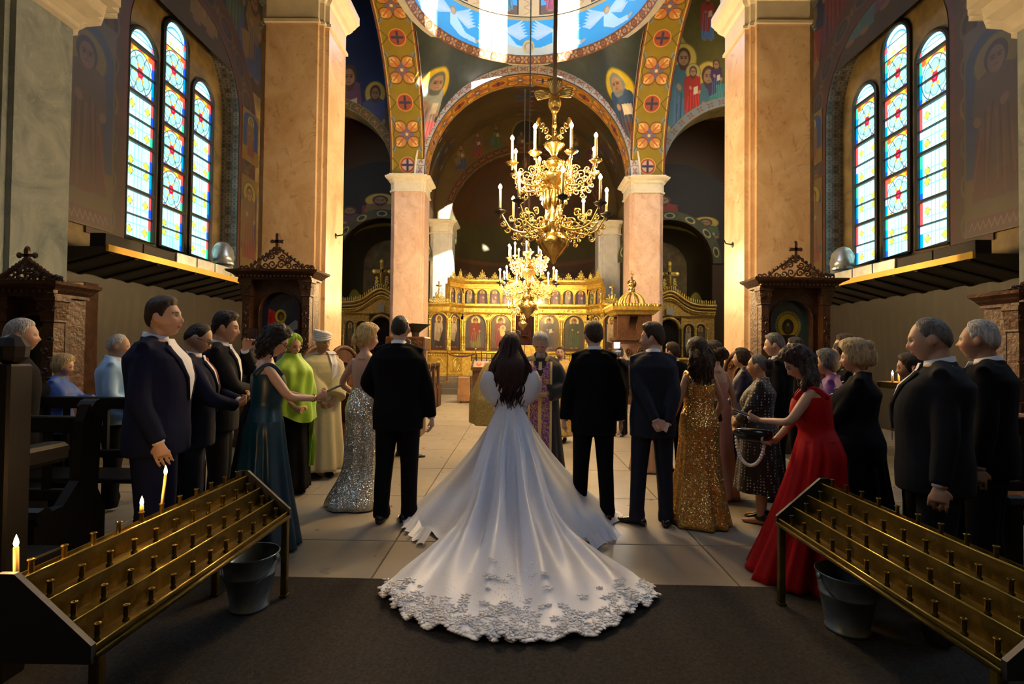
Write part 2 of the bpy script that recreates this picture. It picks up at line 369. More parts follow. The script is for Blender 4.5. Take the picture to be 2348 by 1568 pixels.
def rosettes(w, h, ppm, base, n=None, step=None, petal=(.66, .36, .12), alt=(.55, .10, .06), blue=(.30, .36, .46)):
    "vertical band with quatrefoil flowers and red cross medallions"
    c = Cv(w, h, ppm, base); st = step or w*1.9; n = int(round(h/st)); st = h/n; cx = w/2
    c.rect(0, 0, w*.05, h, (.30, .10, .04)); c.rect(w*.95, 0, w, h, (.30, .10, .04)); c.rect(w*.05, 0, w*.08, h, (.75, .58, .22)); c.rect(w*.92, 0, w*.95, h, (.75, .58, .22))
    for i in range(n):
        y = st*(i+.33); r = w*.2
        for sx in (-1, 1):
            for sy in (-1, 1):
                c.ell(cx+sx*r*.95, y+sy*r*1.05, r*.95, r*.85, (.24, .09, .03)); c.ell(cx+sx*r*.95, y+sy*r*1.05, r*.82, r*.72, petal)
                c.ell(cx+sx*r*1.25, y+sy*r*1.3, r*.45, r*.4, (.82, .58, .24)); c.line([(cx, y), (cx+sx*r*1.3, y+sy*r*1.4)], r*.16, (.62, .16, .06))
                c.ell(cx+sx*w*.38, y+sy*r*2.0, w*.05, w*.08, blue); c.line([(cx+sx*w*.4, y), (cx+sx*w*.32, y+sy*r*1.2), (cx+sx*w*.42, y+sy*r*2.2)], w*.022, (.20, .13, .03))
        for a in range(4):
            c.ell(cx+cos(a*pi/2)*r*.55, y+sin(a*pi/2)*r*.55, r*.5, r*.26, (.26, .22, .34), a*pi/2)
        c.ell(cx, y, r*.22, r*.22, (.85, .72, .3))
        y2 = st*(i+.83); q = w*.19
        c.ell(cx, y2, q*1.25, q*1.25, (.78, .5, .18)); c.ell(cx, y2, q*1.12, q*1.12, alt); c.ell(cx, y2, q*.9, q*.9, (.70, .52, .42) if i % 3 == 0 else (.45, .16, .08))
        c.line([(cx-q*.75, y2), (cx+q*.75, y2)], q*.34, (.10, .08, .16)); c.line([(cx, y2-q*.75), (cx, y2+q*.75)], q*.34, (.10, .08, .16))
        for sx in (-1, 1): c.line([(cx+sx*w*.44, y2-q), (cx+sx*q*1.35, y2), (cx+sx*w*.44, y2+q)], w*.025, (.22, .14, .04))
    return c
def border(w, h, ppm, base, c1, c2, rep):
    c = Cv(w, h, ppm, base)
    for i in range(rep):
        x = w*(i+.5)/rep; r = min(h*.3, w/rep*.35)
        for k in range(4): c.ell(x+cos(k*pi/2+.78)*r*.7, h/2+sin(k*pi/2+.78)*r*.7, r*.5, r*.3, c1, k*pi/2+.78)
        c.ell(x, h/2, r*.3, r*.3, c2); c.line([(x+w/rep*.5, h*.1), (x+w/rep*.38, h*.5), (x+w/rep*.5, h*.9)], h*.06, c2)
    c.rect(0, 0, w, h*.06, c2); c.rect(0, h*.94, w, h, c2); return c
def stained(kind, w, h, ppm=90, seed=0, mul=1.0):
    "one section of stained glass: medallion or plain lattice"
    r = random.Random(seed); wh = (.42, .74, .76); c = Cv(w, h, ppm, wh)
    cols = [(.02, .12, .75), (.05, .55, .35), (.85, .12, .12), (.0, .35, .65), (.75, .55, .85), (.25, .75, .75)]
    b = w*.10
    for sx in (0, 1):
        y = 0
        while y < h:
            k = w*.3*(.6+.8*r.random()); c.rect(0 if sx == 0 else w-b, y, b if sx == 0 else w, y+k, r.choice(cols)); y += k
    if kind == 'plain':
        for k in (.38, .5, .62): c.line([(w*k, 0), (w*k, h)], w*.02, (.16, .40, .50))
        for yy in (.33, .66): c.line([(b, h*yy), (w-b, h*yy)], w*.02, (.16, .40, .48))
        for x in (.25, .78):
            for y in (.40, .62) if seed % 2 else (.2, .78):
                q = w*.09; c.poly([(w*x-q*1.2, h*y), (w*x, h*y+q*1.3), (w*x+q*1.2, h*y), (w*x, h*y-q*1.3)], (.10, .16, .10)); c.poly([(w*x-q, h*y), (w*x, h*y+q*1.1), (w*x+q, h*y), (w*x, h*y-q*1.1)], (.72, .62, .10))
    elif kind == 'rose':
        c.rect(b, h*.86, w-b, h, (.95, .35, .04)); c.rect(b, 0, w-b, h*.12, (.10, .16, .75))
        for k in range(5): c.ell(w*(.15+.175*k), h*.06, w*.07, w*.07, (.9, .62, .08)); c.ell(w*(.15+.175*k), h*.92, w*.075, w*.075, (.95, .15+.5*(k % 2), .05))
        R0 = w*.40; cy = h*.5; c.ell(w/2, cy, R0*1.06, R0*1.32, (.03, .06, .10)); c.ell(w/2, cy, R0, R0*1.25, wh)
        for k in range(6):
            a = k*pi/3; c.line([(w/2, cy), (w/2+cos(a)*R0, cy+sin(a)*R0*1.25)], w*.028, (.05, .10, .12))
            c.ell(w/2+cos(a+.52)*R0*.55, cy+sin(a+.52)*R0*.68, w*.14, w*.17, (.05, .12, .14)); c.ell(w/2+cos(a+.52)*R0*.55, cy+sin(a+.52)*R0*.68, w*.12, w*.15, (.30, .62, .58)); c.ell(w/2+cos(a)*R0*.42, cy+sin(a)*R0*.5, w*.045, w*.045, (.95, .35, .05))
        c.ell(w/2, cy, w*.1, w*.12, (.75, .0, .05)); c.ell(w/2, cy, w*.05, w*.06, (.9, .1, .15))
    else:
        c.ell(w/2, 0, w*.45, h*.8, (.1, .3, .75), ring=.08); c.ell(w/2, 0, w*.3, h*.55, (.55, .85, .8)); c.ell(w*.35, h*.15, w*.08, w*.08, (.85, .75, .2)); c.ell(w*.65, h*.15, w*.08, w*.08, (.85, .75, .2))
    c.line([(0, h*.5), (w, h*.5)], w*.035, (.02, .03, .03))
    for x0 in (0, w): c.line([(x0, 0), (x0, h)], w*.03, (.01, .02, .02))
    c.line([(0, 0), (w, 0)], w*.05, (.01, .02, .02)); c.line([(0, h), (w, h)], w*.05, (.01, .02, .02)); c.noise(2, .12, seed); return c
RB = [(.12, .16, .38), (.42, .08, .06), (.16, .24, .12), (.40, .28, .12), (.25, .12, .22), (.14, .28, .34)]
def crowd(w, h, ppm, sky, ground, n, seed, fh=.7, dark=1.0, buildings=True, noisesc=1.5):
    r = random.Random(seed); c = Cv(w, h, ppm, sky); c.poly([(0, 0), (w, 0), (w, h*.38), (w*.6, h*.3), (w*.3, h*.42), (0, h*.32)], ground)
    if buildings:
        for k in range(3): x = r.random()*w; q = h*.2*(.6+r.random()); c.poly([(x-q*.6, h*.25), (x-q*.5, h*.25+q*2), (x, h*.3+q*2.4), (x+q*.7, h*.22+q*1.8), (x+q*.7, h*.25)], tuple(g*1.2 for g in ground))
    for k in range(n):
        x = w*(k+.5+.4*(r.random()-.5))/n; saint(c, x, h*(.03+.18*r.random()), h*fh*(.8+.3*r.random()), r.choice(RB), r.choice(RB), halo=GILT if r.random() < .5 else None, seated=r.random() < .25, seed=seed+k, book=r.random() < .4)
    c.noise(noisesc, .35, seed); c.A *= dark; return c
# ------------------------------------------------------------ the building
NW = 3.5; SPZ = 7.48; Y1, Y1b = 8.4, 9.5; Y2, Y2b = 17.3, 18.5
WX = 7.25
def struct(name, shapes, mats, label=None, parent=None, smooth=False):
    o = build(name, shapes, mats, parent, smooth)
    if parent is None: o['kind'] = 'structure'
    if label: o['label'] = label
    return o
# floor: worn stone slabs
def floor_mat():
    m = bpy.data.materials.new('worn stone floor'); m.use_nodes = True; N, L = nt(m); b = N['Principled BSDF']
    tc = N.new('ShaderNodeTexCoord'); n = N.new('ShaderNodeTexNoise'); n.inputs['Scale'].default_value = .9; n.inputs['Detail'].default_value = 6; n.inputs['Distortion'].default_value = .2
    mp = N.new('ShaderNodeMapping'); mp.inputs['Scale'].default_value = (.7, 1.3, 1); ge = N.new('ShaderNodeNewGeometry'); L.new(ge.outputs['Position'], mp.inputs[0]); L.new(mp.outputs[0], n.inputs[0])
    r = N.new('ShaderNodeValToRGB'); L.new(n.outputs[0], r.inputs[0]); e = r.color_ramp.elements
    e[0].position = .2; e[0].color = (.26, .22, .165, 1); e[1].position = .8; e[1].color = (.46, .42, .34, 1)
    L.new(r.outputs[0], b.inputs['Base Color']); b.inputs['Roughness'].default_value = .26
    q = N.new('ShaderNodeTexNoise'); q.inputs['Scale'].default_value = 5; q.inputs['Detail'].default_value = 6; L.new(ge.outputs['Position'], q.inputs[0])
    k = N.new('ShaderNodeMapRange'); L.new(q.outputs[0], k.inputs[0]); k.inputs['From Min'].default_value = .3; k.inputs['From Max'].default_value = .7; k.inputs['To Min'].default_value = .27; k.inputs['To Max'].default_value = .36
    L.new(k.outputs[0], b.inputs['Roughness']); return m
FLOORM = floor_mat()
fl = struct('floor', box(-12, 12, -4, 26, -.3, -.012), mat('floor joint', (.10, .085, .06), .7), 'pale worn stone floor running up the nave')
slab = {}
for i in range(-6, 6):
    for j in range(-3, 16):
        x0 = i*1.2; y0 = j*1.25+.3
        if y0 > 18.2: continue
        k = (i*7+j*3) % 3
        if k not in slab:
            slab[k] = MB().add(bbox(.006, 1.194, .006, 1.244, -.04, 0, .004)).mesh('slab', FLOORM)
        o = link('stone_slab', slab[k], fl, (x0, y0, 0))
CARPM = mat('dark carpet', (.040, .034, .028), .95, bump=.8, bscale=260, var=.45, vscale=60)
cp = bbox(-4.2, 4.6, -3.5, 3.36, .0005, .004, .001)
v = cp[0]; v[:, 1] += np.where(v[:, 1] > 3, -.012*v[:, 0], 0)
o = struct('carpet', cp, CARPM); tag(o, 'dark brown carpet covering the floor under the candle stands', 'carpet', kind='thing')
# side walls
LOWW = {}
def lowwall(seed):
    c = Cv(7.4, 3.3, 60, (.11, .06, .022)); r = random.Random(seed)
    for k in range(6):
        x = 1.2*k+.2; c.rect(x, .1, x+1.05, 3.0, (.12+.05*r.random(), .07, .03)); c.rect(x+.06, .2, x+1.0, 2.9, (.085, .06+.04*r.random(), .025))
        [c.ell(x+.5+.25*(r.random()-.5), .6+1.7*r.random(), .12+.15*r.random(), .2+.4*r.random(), (.07+.1*r.random(), .06+.04*r.random(), .03+.03*r.random()), r.random(), .6) for q in range(7)]
    c.rect(0, 0, .55, 3.3, (.33, .22, .06)); c.rect(6.7, 0, 7.4, 3.3, (.36, .24, .07)); c.rect(0, 3.05, 7.4, 3.3, (.22, .15, .05)); c.noise(1.2, 1.0, seed); c.noise(6, .6, seed+1); [c.line([(.3+.21*k+.1*r.random(), 3.0-.8*r.random()), (.3+.21*k, 1.0+1.0*r.random())], .05+.1*r.random(), (.55, .42, .28), .35) for k in range(32)]; c.noise(2.5, 1.1, seed+2); c.A *= .09; return c.A
def side(sg, ln):
    X = sg*WX; wn = 'wall_left' if sg < 0 else 'wall_right'
    WL = struct(wn, box(*sorted((X, X+sg*.5)), 4.5, 13.9, -.1, 3.05), OCHRE, 'lower side wall with faded brown murals')
    s_ = sheet(lambda a, b: (X-sg*.012, 6.4+7.4*a, .0+3.05*b), 1, 1); build('faded_mural', s_, imat(wn+' mural', lowwall(ln), .55), WL)
    # upper wall plane with an arched recess (radius 2.05, centre y 10.1)
    yc, ra, zs = 10.72, 1.8, 7.2; zb = 3.35
    def arc(r, n=20, zt=zs): return [(yc-r*cos(pi*i/n), zt+r*sin(pi*i/n)) for i in range(n+1)]
    pts = [(yc-ra, zb)]+arc(ra)+[(yc+ra, zb)]
    up = []
    up.append(box(*sorted((X, X+sg*.6)), 4.5, yc-ra, 3.0, 12)); up.append(box(*sorted((X, X+sg*.6)), yc+ra, 13.9, 3.0, 12))
    A = arc(ra); sp = [(yc-ra, 12)]+A+[(yc+ra, 12)]
    up.append(prism([(yc-ra, zs)]+A[1:]+[(yc+ra, 12), (yc-ra, 12)], sg*.6, 'yz', X))
    up.append(box(*sorted((X, X+sg*1.1)), yc-ra, yc+ra, zb-.4, zb))
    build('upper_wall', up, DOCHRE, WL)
    # tiled grey soffit of the recess
    c = Cv(.6, 3, 120, (.22, .22, .21)); rr = random.Random(3)
    for k in range(30):
        for q in range(4): g = .18+.22*rr.random(); c.rect(q*.15+.01, k*.1+.01, q*.15+.14, k*.1+.09, (g, g*1.02, g*1.05)); c.ell(q*.15+.075, k*.1+.05, .03, .025, (g*.5, g*.5, g*.55))
    rv = sheet(lambda a, b: (X-sg*.03+sg*.62*a, (yc-ra+.02)+0*b, 0), 1, 1)
    def path(t):
        L1 = zs-zb; L2 = pi*ra; s = t*(2*L1+L2)
        if s < L1: return yc-ra+.02, zb+s
        if s < L1+L2: a = (s-L1)/ra; return yc-(ra-.02)*cos(a), zs+(ra-.02)*sin(a)
        return yc+ra-.02, zs-(s-L1-L2)
    build('tiled_reveal', sheet(lambda a, b: (X-sg*.03+sg*.6*b, *path(a)), 60, 1, uvf=lambda a, b: (b, a*4)), imat(wn+' tiles', c.A, .35), WL)
    # painted archivolt on the wall face round the recess: red and ochre bands
    c = Cv(.8, 3, 90, (.20, .10, .035)); c.rect(.03, 0, .09, 3, (.35, .05, .03)); c.rect(.68, 0, .77, 3, (.32, .05, .03))
    for k in range(5): c.ell(.4, .3+.6*k, .2, .24, (.34, .22, .06)); c.ell(.4, .3+.6*k, .15, .18, (.07, .08, .13)); c.ell(.4, .27+.6*k, .07, .12, (.22, .12, .05)); c.ell(.4, .6*k, .1, .04, (.4, .26, .08))
    c.noise(3, .5, 2); c.A *= .28
    def path2(t, off):
        L1 = zs-zb; L2 = pi*ra; s = t*(2*L1+L2)
        if s < L1: return yc-ra-off, zb+s
        if s < L1+L2: a = (s-L1)/ra; return yc-(ra+off)*cos(a), zs+(ra+off)*sin(a)
        return yc+ra+off, zs-(s-L1-L2)
    build('painted_archivolt', sheet(lambda a, b: (X-sg*(.03-.0*b), *path2(a, .8*b)), 60, 1, uvf=lambda a, b: (b, a*4)), imat(wn+' archivolt', c.A, .6), WL)
    # saint panels either side
    for (y0, y1, z0, z1, sd) in ((7.45, 8.62, 3.45, 6.9, 1), (12.64, 13.42, 3.3, 5.9, 2), (12.64, 13.42, 6.3, 7.6, 3)):
        w_, h_ = y1-y0, z1-z0; c = Cv(w_, h_, 110, (.36, .24, .06)); c.rect(.04, .35 if sd < 3 else .06, w_-.04, h_*.8, (.06, .13, .34)); c.ell(w_/2, h_*.8, w_/2-.04, h_*.16, (.06, .13, .34))
        c.rect(.04, .35 if sd < 3 else .06, w_-.04, h_*.28, (.38, .26, .05))
        if sd < 3: c.rect(.04, .03, w_-.04, .3, (.35, .04, .05)); [c.line([(.08+.1*k, .1), (.12+.1*k, .24), (.17+.1*k, .12)], .015, (.75, .6, .5)) for k in range(int((w_-.15)/.1))]
        saint(c, w_/2, .42 if sd < 3 else .1, h_*.76 if sd < 3 else h_*.8, (.34, .10, .06), (.30, .20, .10), (.55, .45, .08), book=False, beard=False, seed=sd, hair=(.15, .08, .05)); c.noise(3, .25, sd)
        c.A *= .2 if sd == 1 else .45
        build('saint_panel', [xf(box(-.015, 0, y0, y1, z0, z1), (X-sg*.03+.0075, 0, 0))], OCHRE, WL)
        build('saint_painting', sheet(lambda a, b: (X-sg*.048, y0+w_*a, z0+h_*b), 1, 1, uvf=(lambda a, b: (a, b))), imat(wn+' saint%d' % sd, c.A, .5), WL)
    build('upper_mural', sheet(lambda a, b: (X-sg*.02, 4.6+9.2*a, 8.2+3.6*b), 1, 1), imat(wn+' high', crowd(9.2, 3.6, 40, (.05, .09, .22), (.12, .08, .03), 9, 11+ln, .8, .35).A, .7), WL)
    # stained glass window: three lancets, each with framed sections
    WN = empty('window_1' if sg < 0 else 'window_2', (X+sg*.38, yc, 0), 0); WN['kind'] = 'structure'
    WN['label'] = 'tall three-lancet stained glass window in the '+('left' if sg < 0 else 'right')+' wall'
    gx = 0; lan = [(-.95, 3.58, 7.3, .38), (0, 3.58, 8.05, .38), (.95, 3.58, 7.3, .38)]
    gm = {}
    def gmat(kind, sd):
        k = kind+str(sd)
        if k not in gm:
            A = stained(kind, .74, .85, 90, sd).A
            gm[k] = imat('glass %d %s' % (sg, k), A, .3, emis=WINE if sg < 0 else WINE*1.25)
        return gm[k]
    # wall infill round the lancets
    cut = []
    for (u, z0, z1, hw) in lan: pass
    def lanc(u, z1, hw, n=10): return [(u-hw*cos(pi*i/n), z1+hw*sin(pi*i/n)) for i in range(n+1)]
    fr = []
    top = lambda y: zs+sqrt(max(0, ra*ra-y*y))
    xs = [-ra]; 
    # infill columns between lancets
    for a, b in ((-ra, -1.35), (-.55, -.40), (.40, .55), (1.35, ra)):
        n = 8; ys = [a+(b-a)*i/n for i in range(n+1)]
        fr.append(prism([(a, zb)]+[(b, zb)]+[(y, top(y)) for y in ys[::-1]], sg*.16, 'yz', 0))
    for (u, z0, z1, hw) in lan:
        L_ = lanc(u, z1, hw+.02); fr.append(prism(L_+[(y, top(y)) for y in [L_[-1][0]-(L_[-1][0]-L_[0][0])*i/8 for i in range(9)]], sg*.16, 'yz', 0))
        fr.append(box(*sorted((0, sg*.16)), u-hw-.02, u+hw+.02, zb, z0))
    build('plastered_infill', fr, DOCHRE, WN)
    nb = 0
    for li, (u, z0, z1, hw) in enumerate(lan):
        # iron frame
        S = []
        path_ = [(gx-sg*.03, u-hw, z0)]+[(gx-sg*.03, y, z) for y, z in lanc(u, z1, hw, 14)]+[(gx-sg*.03, u+hw, z0), (gx-sg*.03, u-hw, z0)]
        S.append(tube(path_, .045, 6))
        kinds = (['plain', 'plain', 'plain', 'rose'] if li != 1 else ['plain', 'rose', 'rose', 'rose', 'rose'])
        nsec = len(kinds); zt = z1 if li != 1 else z1-.2
        hs = (zt-z0)/nsec
        for q in range(1, nsec+1):
            zz = z0+hs*q
            if q < nsec or li != 1: S.append(box(*sorted((-sg*.0, -sg*.06)), u-hw, u+hw, zz-.03, zz+.03))
        build('lead_frame', S, IRON, WN)
        for q, kd in enumerate(kinds):
            za, zb_ = z0+hs*q, z0+hs*(q+1)
            o = build('glass_pane', sheet(lambda a, b: (gx+sg*.02, (u-hw+2*hw*a) if sg < 0 else (u+hw-2*hw*a), za+(zb_-za)*b), 1, 1), gmat(kd, (q+li) % 2), WN)
            build('saddle_bar', box(*sorted((0, -sg*.03)), u-hw, u+hw, (za+zb_)/2-.008, (za+zb_)/2+.008), IRON, WN)
        zc = z0+hs*nsec; hh = z1-zc
        P = [(u-hw, zc)]+lanc(u, z1, hw, 16)+[(u+hw, zc)]; n = len(P)
        build('arched_pane', (np.array([(gx+sg*.02, y, z) for y, z in P]), [tuple(range(n))], [((y-u+hw)/(2*hw), (z-zc)/(hh+hw)) for y, z in P]), gmat('fan', 0), WN)
    # ledge with sloping dark soffit, gilt lip, metal trunking and bent duct
    LG = struct('trim_1' if sg < 0 else 'trim_2', [prism([(X, 2.68), (X-sg*.95, 2.92), (X-sg*.95, 2.98), (X, 2.98)], 6.3, 'xz', 7.4)], mat('soot dark boards', (.03, .024, .018), .6), 'dark sloping ledge below the stained glass window')  # boards in one even near-black brown
    for k in range(13):
        y = 7.5+.5*k; build('ledge_rib', [prism([(X, 2.65), (X-sg*.93, 2.89), (X-sg*.93, 2.92), (X, 2.68)], .07, 'xz', y)], BLACKW, LG)
    build('gilt_lip', box(*sorted((X-sg*.95, X-sg*.99)), 7.4, 13.7, 2.91, 3.01), mat('gilt lip', (.65, .42, .08), .45, .5), LG)
    for k in range(8):
        build('duct_section', bbox(*sorted((X-sg*.62, X-sg*.86)), 9.1+.58*k, 9.66+.58*k, 2.98, 3.22, .008), GLASSY, LG)
    for k in range(2): build('dark_duct_section', bbox(*sorted((X-sg*.62, X-sg*.86)), 7.5+.78*k, 8.26+.78*k, 2.98, 3.2, .008), BLACKW, LG)
    P = [(X-sg*(.74-.5*i/12), 10.75+.42*(1-cos(pi*i/12)), 3.3+.36*sin(pi*i/12)) for i in range(13)]
    e = build('bent_duct', [tube(P, [.17+.012*(i % 2) for i in range(13)], 18)], GLASSY, None, True)
    tag(e, 'silver bent ventilation duct on the ledge under the '+('left' if sg < 0 else 'right')+' stained glass', 'duct')
    build('duct_flange', [lathe([(.2, -.02), (.2, .02)], 18, P[0])], GLASSY, e)
WINE = 1.75
side(-1, 0); side(1, 1)
# big pillars: cruciform plan, cream cornice
def cross(x0, x1, y0, y1, e=.07, w=.14):
    return [(x0+w, y0), (x1-w, y0), (x1-w, y0+e), (x1-e, y0+e), (x1-e, y0+w), (x1, y0+w), (x1, y1-w), (x1-e, y1-w), (x1-e, y1-e), (x1-w, y1-e), (x1-w, y1), (x0+w, y1), (x0+w, y1-e), (x0+e, y1-e), (x0+e, y1-w), (x0, y1-w), (x0, y0+w), (x0+e, y0+w), (x0+e, y0+e), (x0+w, y0+e)]
def grow(P, d):
    P = np.array(P); c = (P.max(0)+P.min(0))/2; h = (P.max(0)-P.min(0))/2
    return [tuple(c+(p-c)*(h+d)/h) for p in P]
def pillar(x0, x1, y0, y1, zc, ztop, m, label, prof=((.0, .0), (.05, .0), (.05, .05), (.02, .07), (.02, .3), (.06, .34), (.08, .42), (.16, .46), (.20, .5), (.20, .55), (.0, .56)), up=None):
    P = cross(x0, x1, y0, y1); o = empty('marble_pillar', ((x0+x1)/2, (y0+y1)/2, 0), 0, label, None, None, 'structure')
    P0 = [(a-(x0+x1)/2, b-(y0+y1)/2) for a, b in P]
    build('shaft', loftr([[(a, b, 0) for a, b in P0], [(a, b, zc) for a, b in P0]]), m, o)
    build('plinth', loftr([[(a, b, z) for a, b in grow(P0, d)] for d, z in ((.06, 0), (.06, .25), (.03, .3), (.0, .33))]), m, o)
    build('cornice', loftr([[(a, b, zc+z) for a, b in grow(P0, d)] for d, z in prof]), PLAST, o)
    if up: build('pier', loftr([[(a, b, z) for a, b in P0] for z in (zc+.5, up)]), ochre_fres, o)
    return o
ochre_fres = DOCHRE
for sg, nm in ((-1, 'left'), (1, 'right')):
    xs = sorted((sg*NW, sg*(NW+1.15)))
    pillar(xs[0], xs[1], Y1, Y1b, 6.95, 0, MARBW, 'broad warm marble pillar %s of the nave' % nm, prof=((.0, .0), (.035, .0), (.035, .05), (.0, .07), (.0, .38), (.04, .42), (.07, .5), (.16, .6), (.2, .66), (.2, .8), (.0, .82)), up=14)
    pillar(xs[0]+(.0 if sg < 0 else .0), xs[1], Y2, Y2b, 6.92, 0, MARBP, 'slim pink marble pillar by the altar screen, %s' % nm)
    # aisle pilaster near the side wall
    xs = sorted((sg*(WX-1.0), sg*(WX+.1)))
    pillar(xs[0], xs[1], 5.8, 6.85, 5.75, 0, MARBG, 'grey green marble pillar at the far %s' % nm, prof=((.0, .0), (.05, .04), (.05, .1), (.12, .2), (.25, .3), (.28, .45), (.4, .5), (.4, .7), (.0, .72)))
    # inner sanctuary pilaster
    xs = sorted((sg*3.0, sg*3.9))
    pillar(xs[0], xs[1], 20.8, 22.0, 6.3, 0, PLASTG, 'plain plastered pilaster behind the altar screen, %s' % nm)
# hooks on pillars
for px, py, Y, nm in ((768, 541, 9.0, 'left broad'), (1668, 561, 9.0, 'right broad')):
    x = NW*(-1 if px < 1000 else 1); p = at(px, py, Y)
    o = build('wall_hook', [tube([(x, Y, p[2]), (x-.12*(1 if x > 0 else -1), Y, p[2]+.02), (x-.16*(1 if x > 0 else -1), Y, p[2]+.1)], .012, 6), ellip((x, Y, p[2]), (.02, .05, .05))], DARKM)
    tag(o, 'small dark iron hook on the %s marble pillar' % nm, 'hook')
# --- crossing arches -------------------------------------------------------
BAND = rosettes(.95, 11.4, 72, (.40, .30, .035), step=1.75); BAND.noise(3, .15, 1); BANDM = imat('gold rosette band', BAND.A, .42)
GB = rosettes(1.2, 10.9, 60, (.50, .30, .05), step=1.5, petal=(.62, .34, .08), alt=(.5, .12, .04)); GB.noise(3, .2, 4); GBM = imat('amber flower band', GB.A, .4)
PALE = border(11, .45, 80, (.62, .60, .56), (.55, .22, .16), (.30, .32, .34), 34); PALE.noise(3, .12, 2); PALEM = imat('pale arch border', PALE.A, .6)
AC = (Y1b+Y2)/2; AR = (Y2-Y1b)/2
for sg, nm in ((-1, 'left'), (1, 'right')):
    o = empty('wall_arch_'+nm, (sg*NW, AC, SPZ)); o['kind'] = 'structure'; o['label'] = 'gold flowered arch on the '+nm+' of the crossing'
    xa, xb = 0.0, sg*1.15
    a_ = .17; build('rosette_soffit', sheet(lambda a, b: (xa+(xb-xa)*b, -(AR)*cos(pi*a), (AR+.55)*sin(pi*a)), 48, 1, uvf=lambda a, b: (b, a)), BANDM, o)
    # outer and inner face rings
    for x_, s2, w_ in ((xa, 1, .28), (xb, 1, .28)):
        build('arch_face', sheet(lambda a, b: (x_-sg*.02*(1 if x_ == xa else -1), -(AR+w_*b)*cos(pi*a), (AR+.55+w_*b)*sin(pi*a)), 48, 1, uvf=lambda a, b: (a, b)), PALEM, o)
    # wall above longitudinal arch (outer)
    pts = [(-(AR+.03)*cos(pi*i/24), (AR+.60)*sin(pi*i/24)) for i in range(25)]
    build('spandrel', [prism([(pts[i][0], pts[i][1]), (pts[i+1][0], pts[i+1][1]), (pts[i+1][0], 6.5), (pts[i][0], 6.5)], sg*.5, 'yz', sg*.62) for i in range(24)], DOCHRE, o)
# arch toward the sanctuary, drawn as soffit and face
o = empty('wall_arch_altar', (0, Y2, SPZ)); o['kind'] = 'structure'; o['label'] = 'great amber flowered arch in front of the altar'
build('flower_soffit', sheet(lambda a, b: (-(NW)*cos(pi*a), .0+.8*b, (NW)*sin(pi*a)), 48, 1, uvf=lambda a, b: (b, a)), GBM, o)
build('pale_face', sheet(lambda a, b: (-(NW+.3*b)*cos(pi*a), -.03, (NW+.3*b)*sin(pi*a)), 48, 1, uvf=lambda a, b: (a, b)), PALEM, o)
build('inner_rib', tube([(-(NW+.32)*cos(pi*i/40), -.04, (NW+.32)*sin(pi*i/40)) for i in range(41)], .035, 6), PLAST, o)
# pendentives: sphere patch above the four arches, up to the drum ring
RZ = 11.33
def nv0(v): n = sqrt(v[0]**2+v[1]**2); return (v[0]/n, v[1]/n)
def pend():
    # surface over the square: each direction from the ring down to the arches
    hx, hy = NW, AR
    def fn(a, b):
        th = 2*pi*a; d = np.array((sin(th), cos(th)))
        ring = np.array((DR*d[0], DR*d[1]))
        k = min(hx/max(1e-6, abs(d[0])), hy/max(1e-6, abs(d[1]))); q = d*k; q = np.array((np.clip(q[0], -hx, hx), np.clip(q[1], -hy, hy)))
        if abs(abs(q[1])-hy) < 1e-3: zz = SPZ+sqrt(max(0, (NW)**2-q[0]**2))*1.0
        else: zz = SPZ+(AR+.55)*sqrt(max(0, 1-(q[1]/AR)**2))
        zz = min(zz+.28, RZ)
        t = b; p = ring*(1-t)+q*t
        zc = RZ*(1-t)+zz*t; bow = 4*t*(1-t)*.25*(RZ-zz)/3
        return (p[0]*(1+bow*.06), DC[1]-.1+p[1]*(1+bow*.06), zc+bow*.2)
    return fn
c = Cv(24, 4.4, 46, (.07, .10, .10))
for x0, kind in ((3., 1), (21., 0), (9, 0), (15, 1)):
    if kind == 0:
        c.poly([(x0+.3, 1.1), (x0+.4, 1.7), (x0+1.0, 1.6), (x0+.9, 1.0)], (.35, .20, .10)); saint(c, x0-.1, .9, 2.3, (.85, .25, .30), (.45, .47, .40), (.80, .58, .05), True, (.20, .22, .18), seed=3)
        for k in range(7): c.line([(x0+.4, 2.2), (x0+1.1, 2.9-.2*k), (x0+1.6, 2.7-.2*k)], .03, (.22, .25, .16))
        c.poly([(x0-.45, .45), (x0+.35, .4), (x0+.45, .95), (x0-.5, 1.0)], (.60, .06, .05))
    else:
        saint(c, x0, .9, 2.3, (.16, .05, .035), (.06, .13, .24), (.75, .58, .05), True, (.30, .32, .30), seed=5)
        for k in range(9): c.ell(x0-.7-.10*k, 2.3-.15*(k % 5), .3, .10, (.16, .18, .13), .5+k*.2, .6)
        for k in range(8): c.ell(x0-.5+.12*k, .75, .14, .10, (.36, .36, .34))
c.noise(1.5, .45, 8); c.noise(8, .2, 9)
pf = pend(); PM = imat('pendentive murals', c.A, .6)
pd = empty('ceiling_pendentives', (0, 0, 0)); pd['kind'] = 'structure'; pd['label'] = 'dark green pendentives with seated painted saints'
for k in range(4):
    kx, ky = ((1, 1), (1, -1), (-1, -1), (-1, 1))[k]; dg = nv0((kx*NW, ky*AR)); tg = (dg[1], -dg[0])
    def uvk(a, b, k=k, tg=tg):
        p = pf((k+a)/4, b); t = p[0]*tg[0]+(p[1]-DC[1]+.1)*tg[1]; return ((k+.5)/4+np.clip(t, -2.95, 2.95)/24, (p[2]-7.35)/4.4)
    build('pendentive', sheet(lambda a, b: pf((k+a)/4, b), 36, 14, uvf=uvk), PM, pd, True)
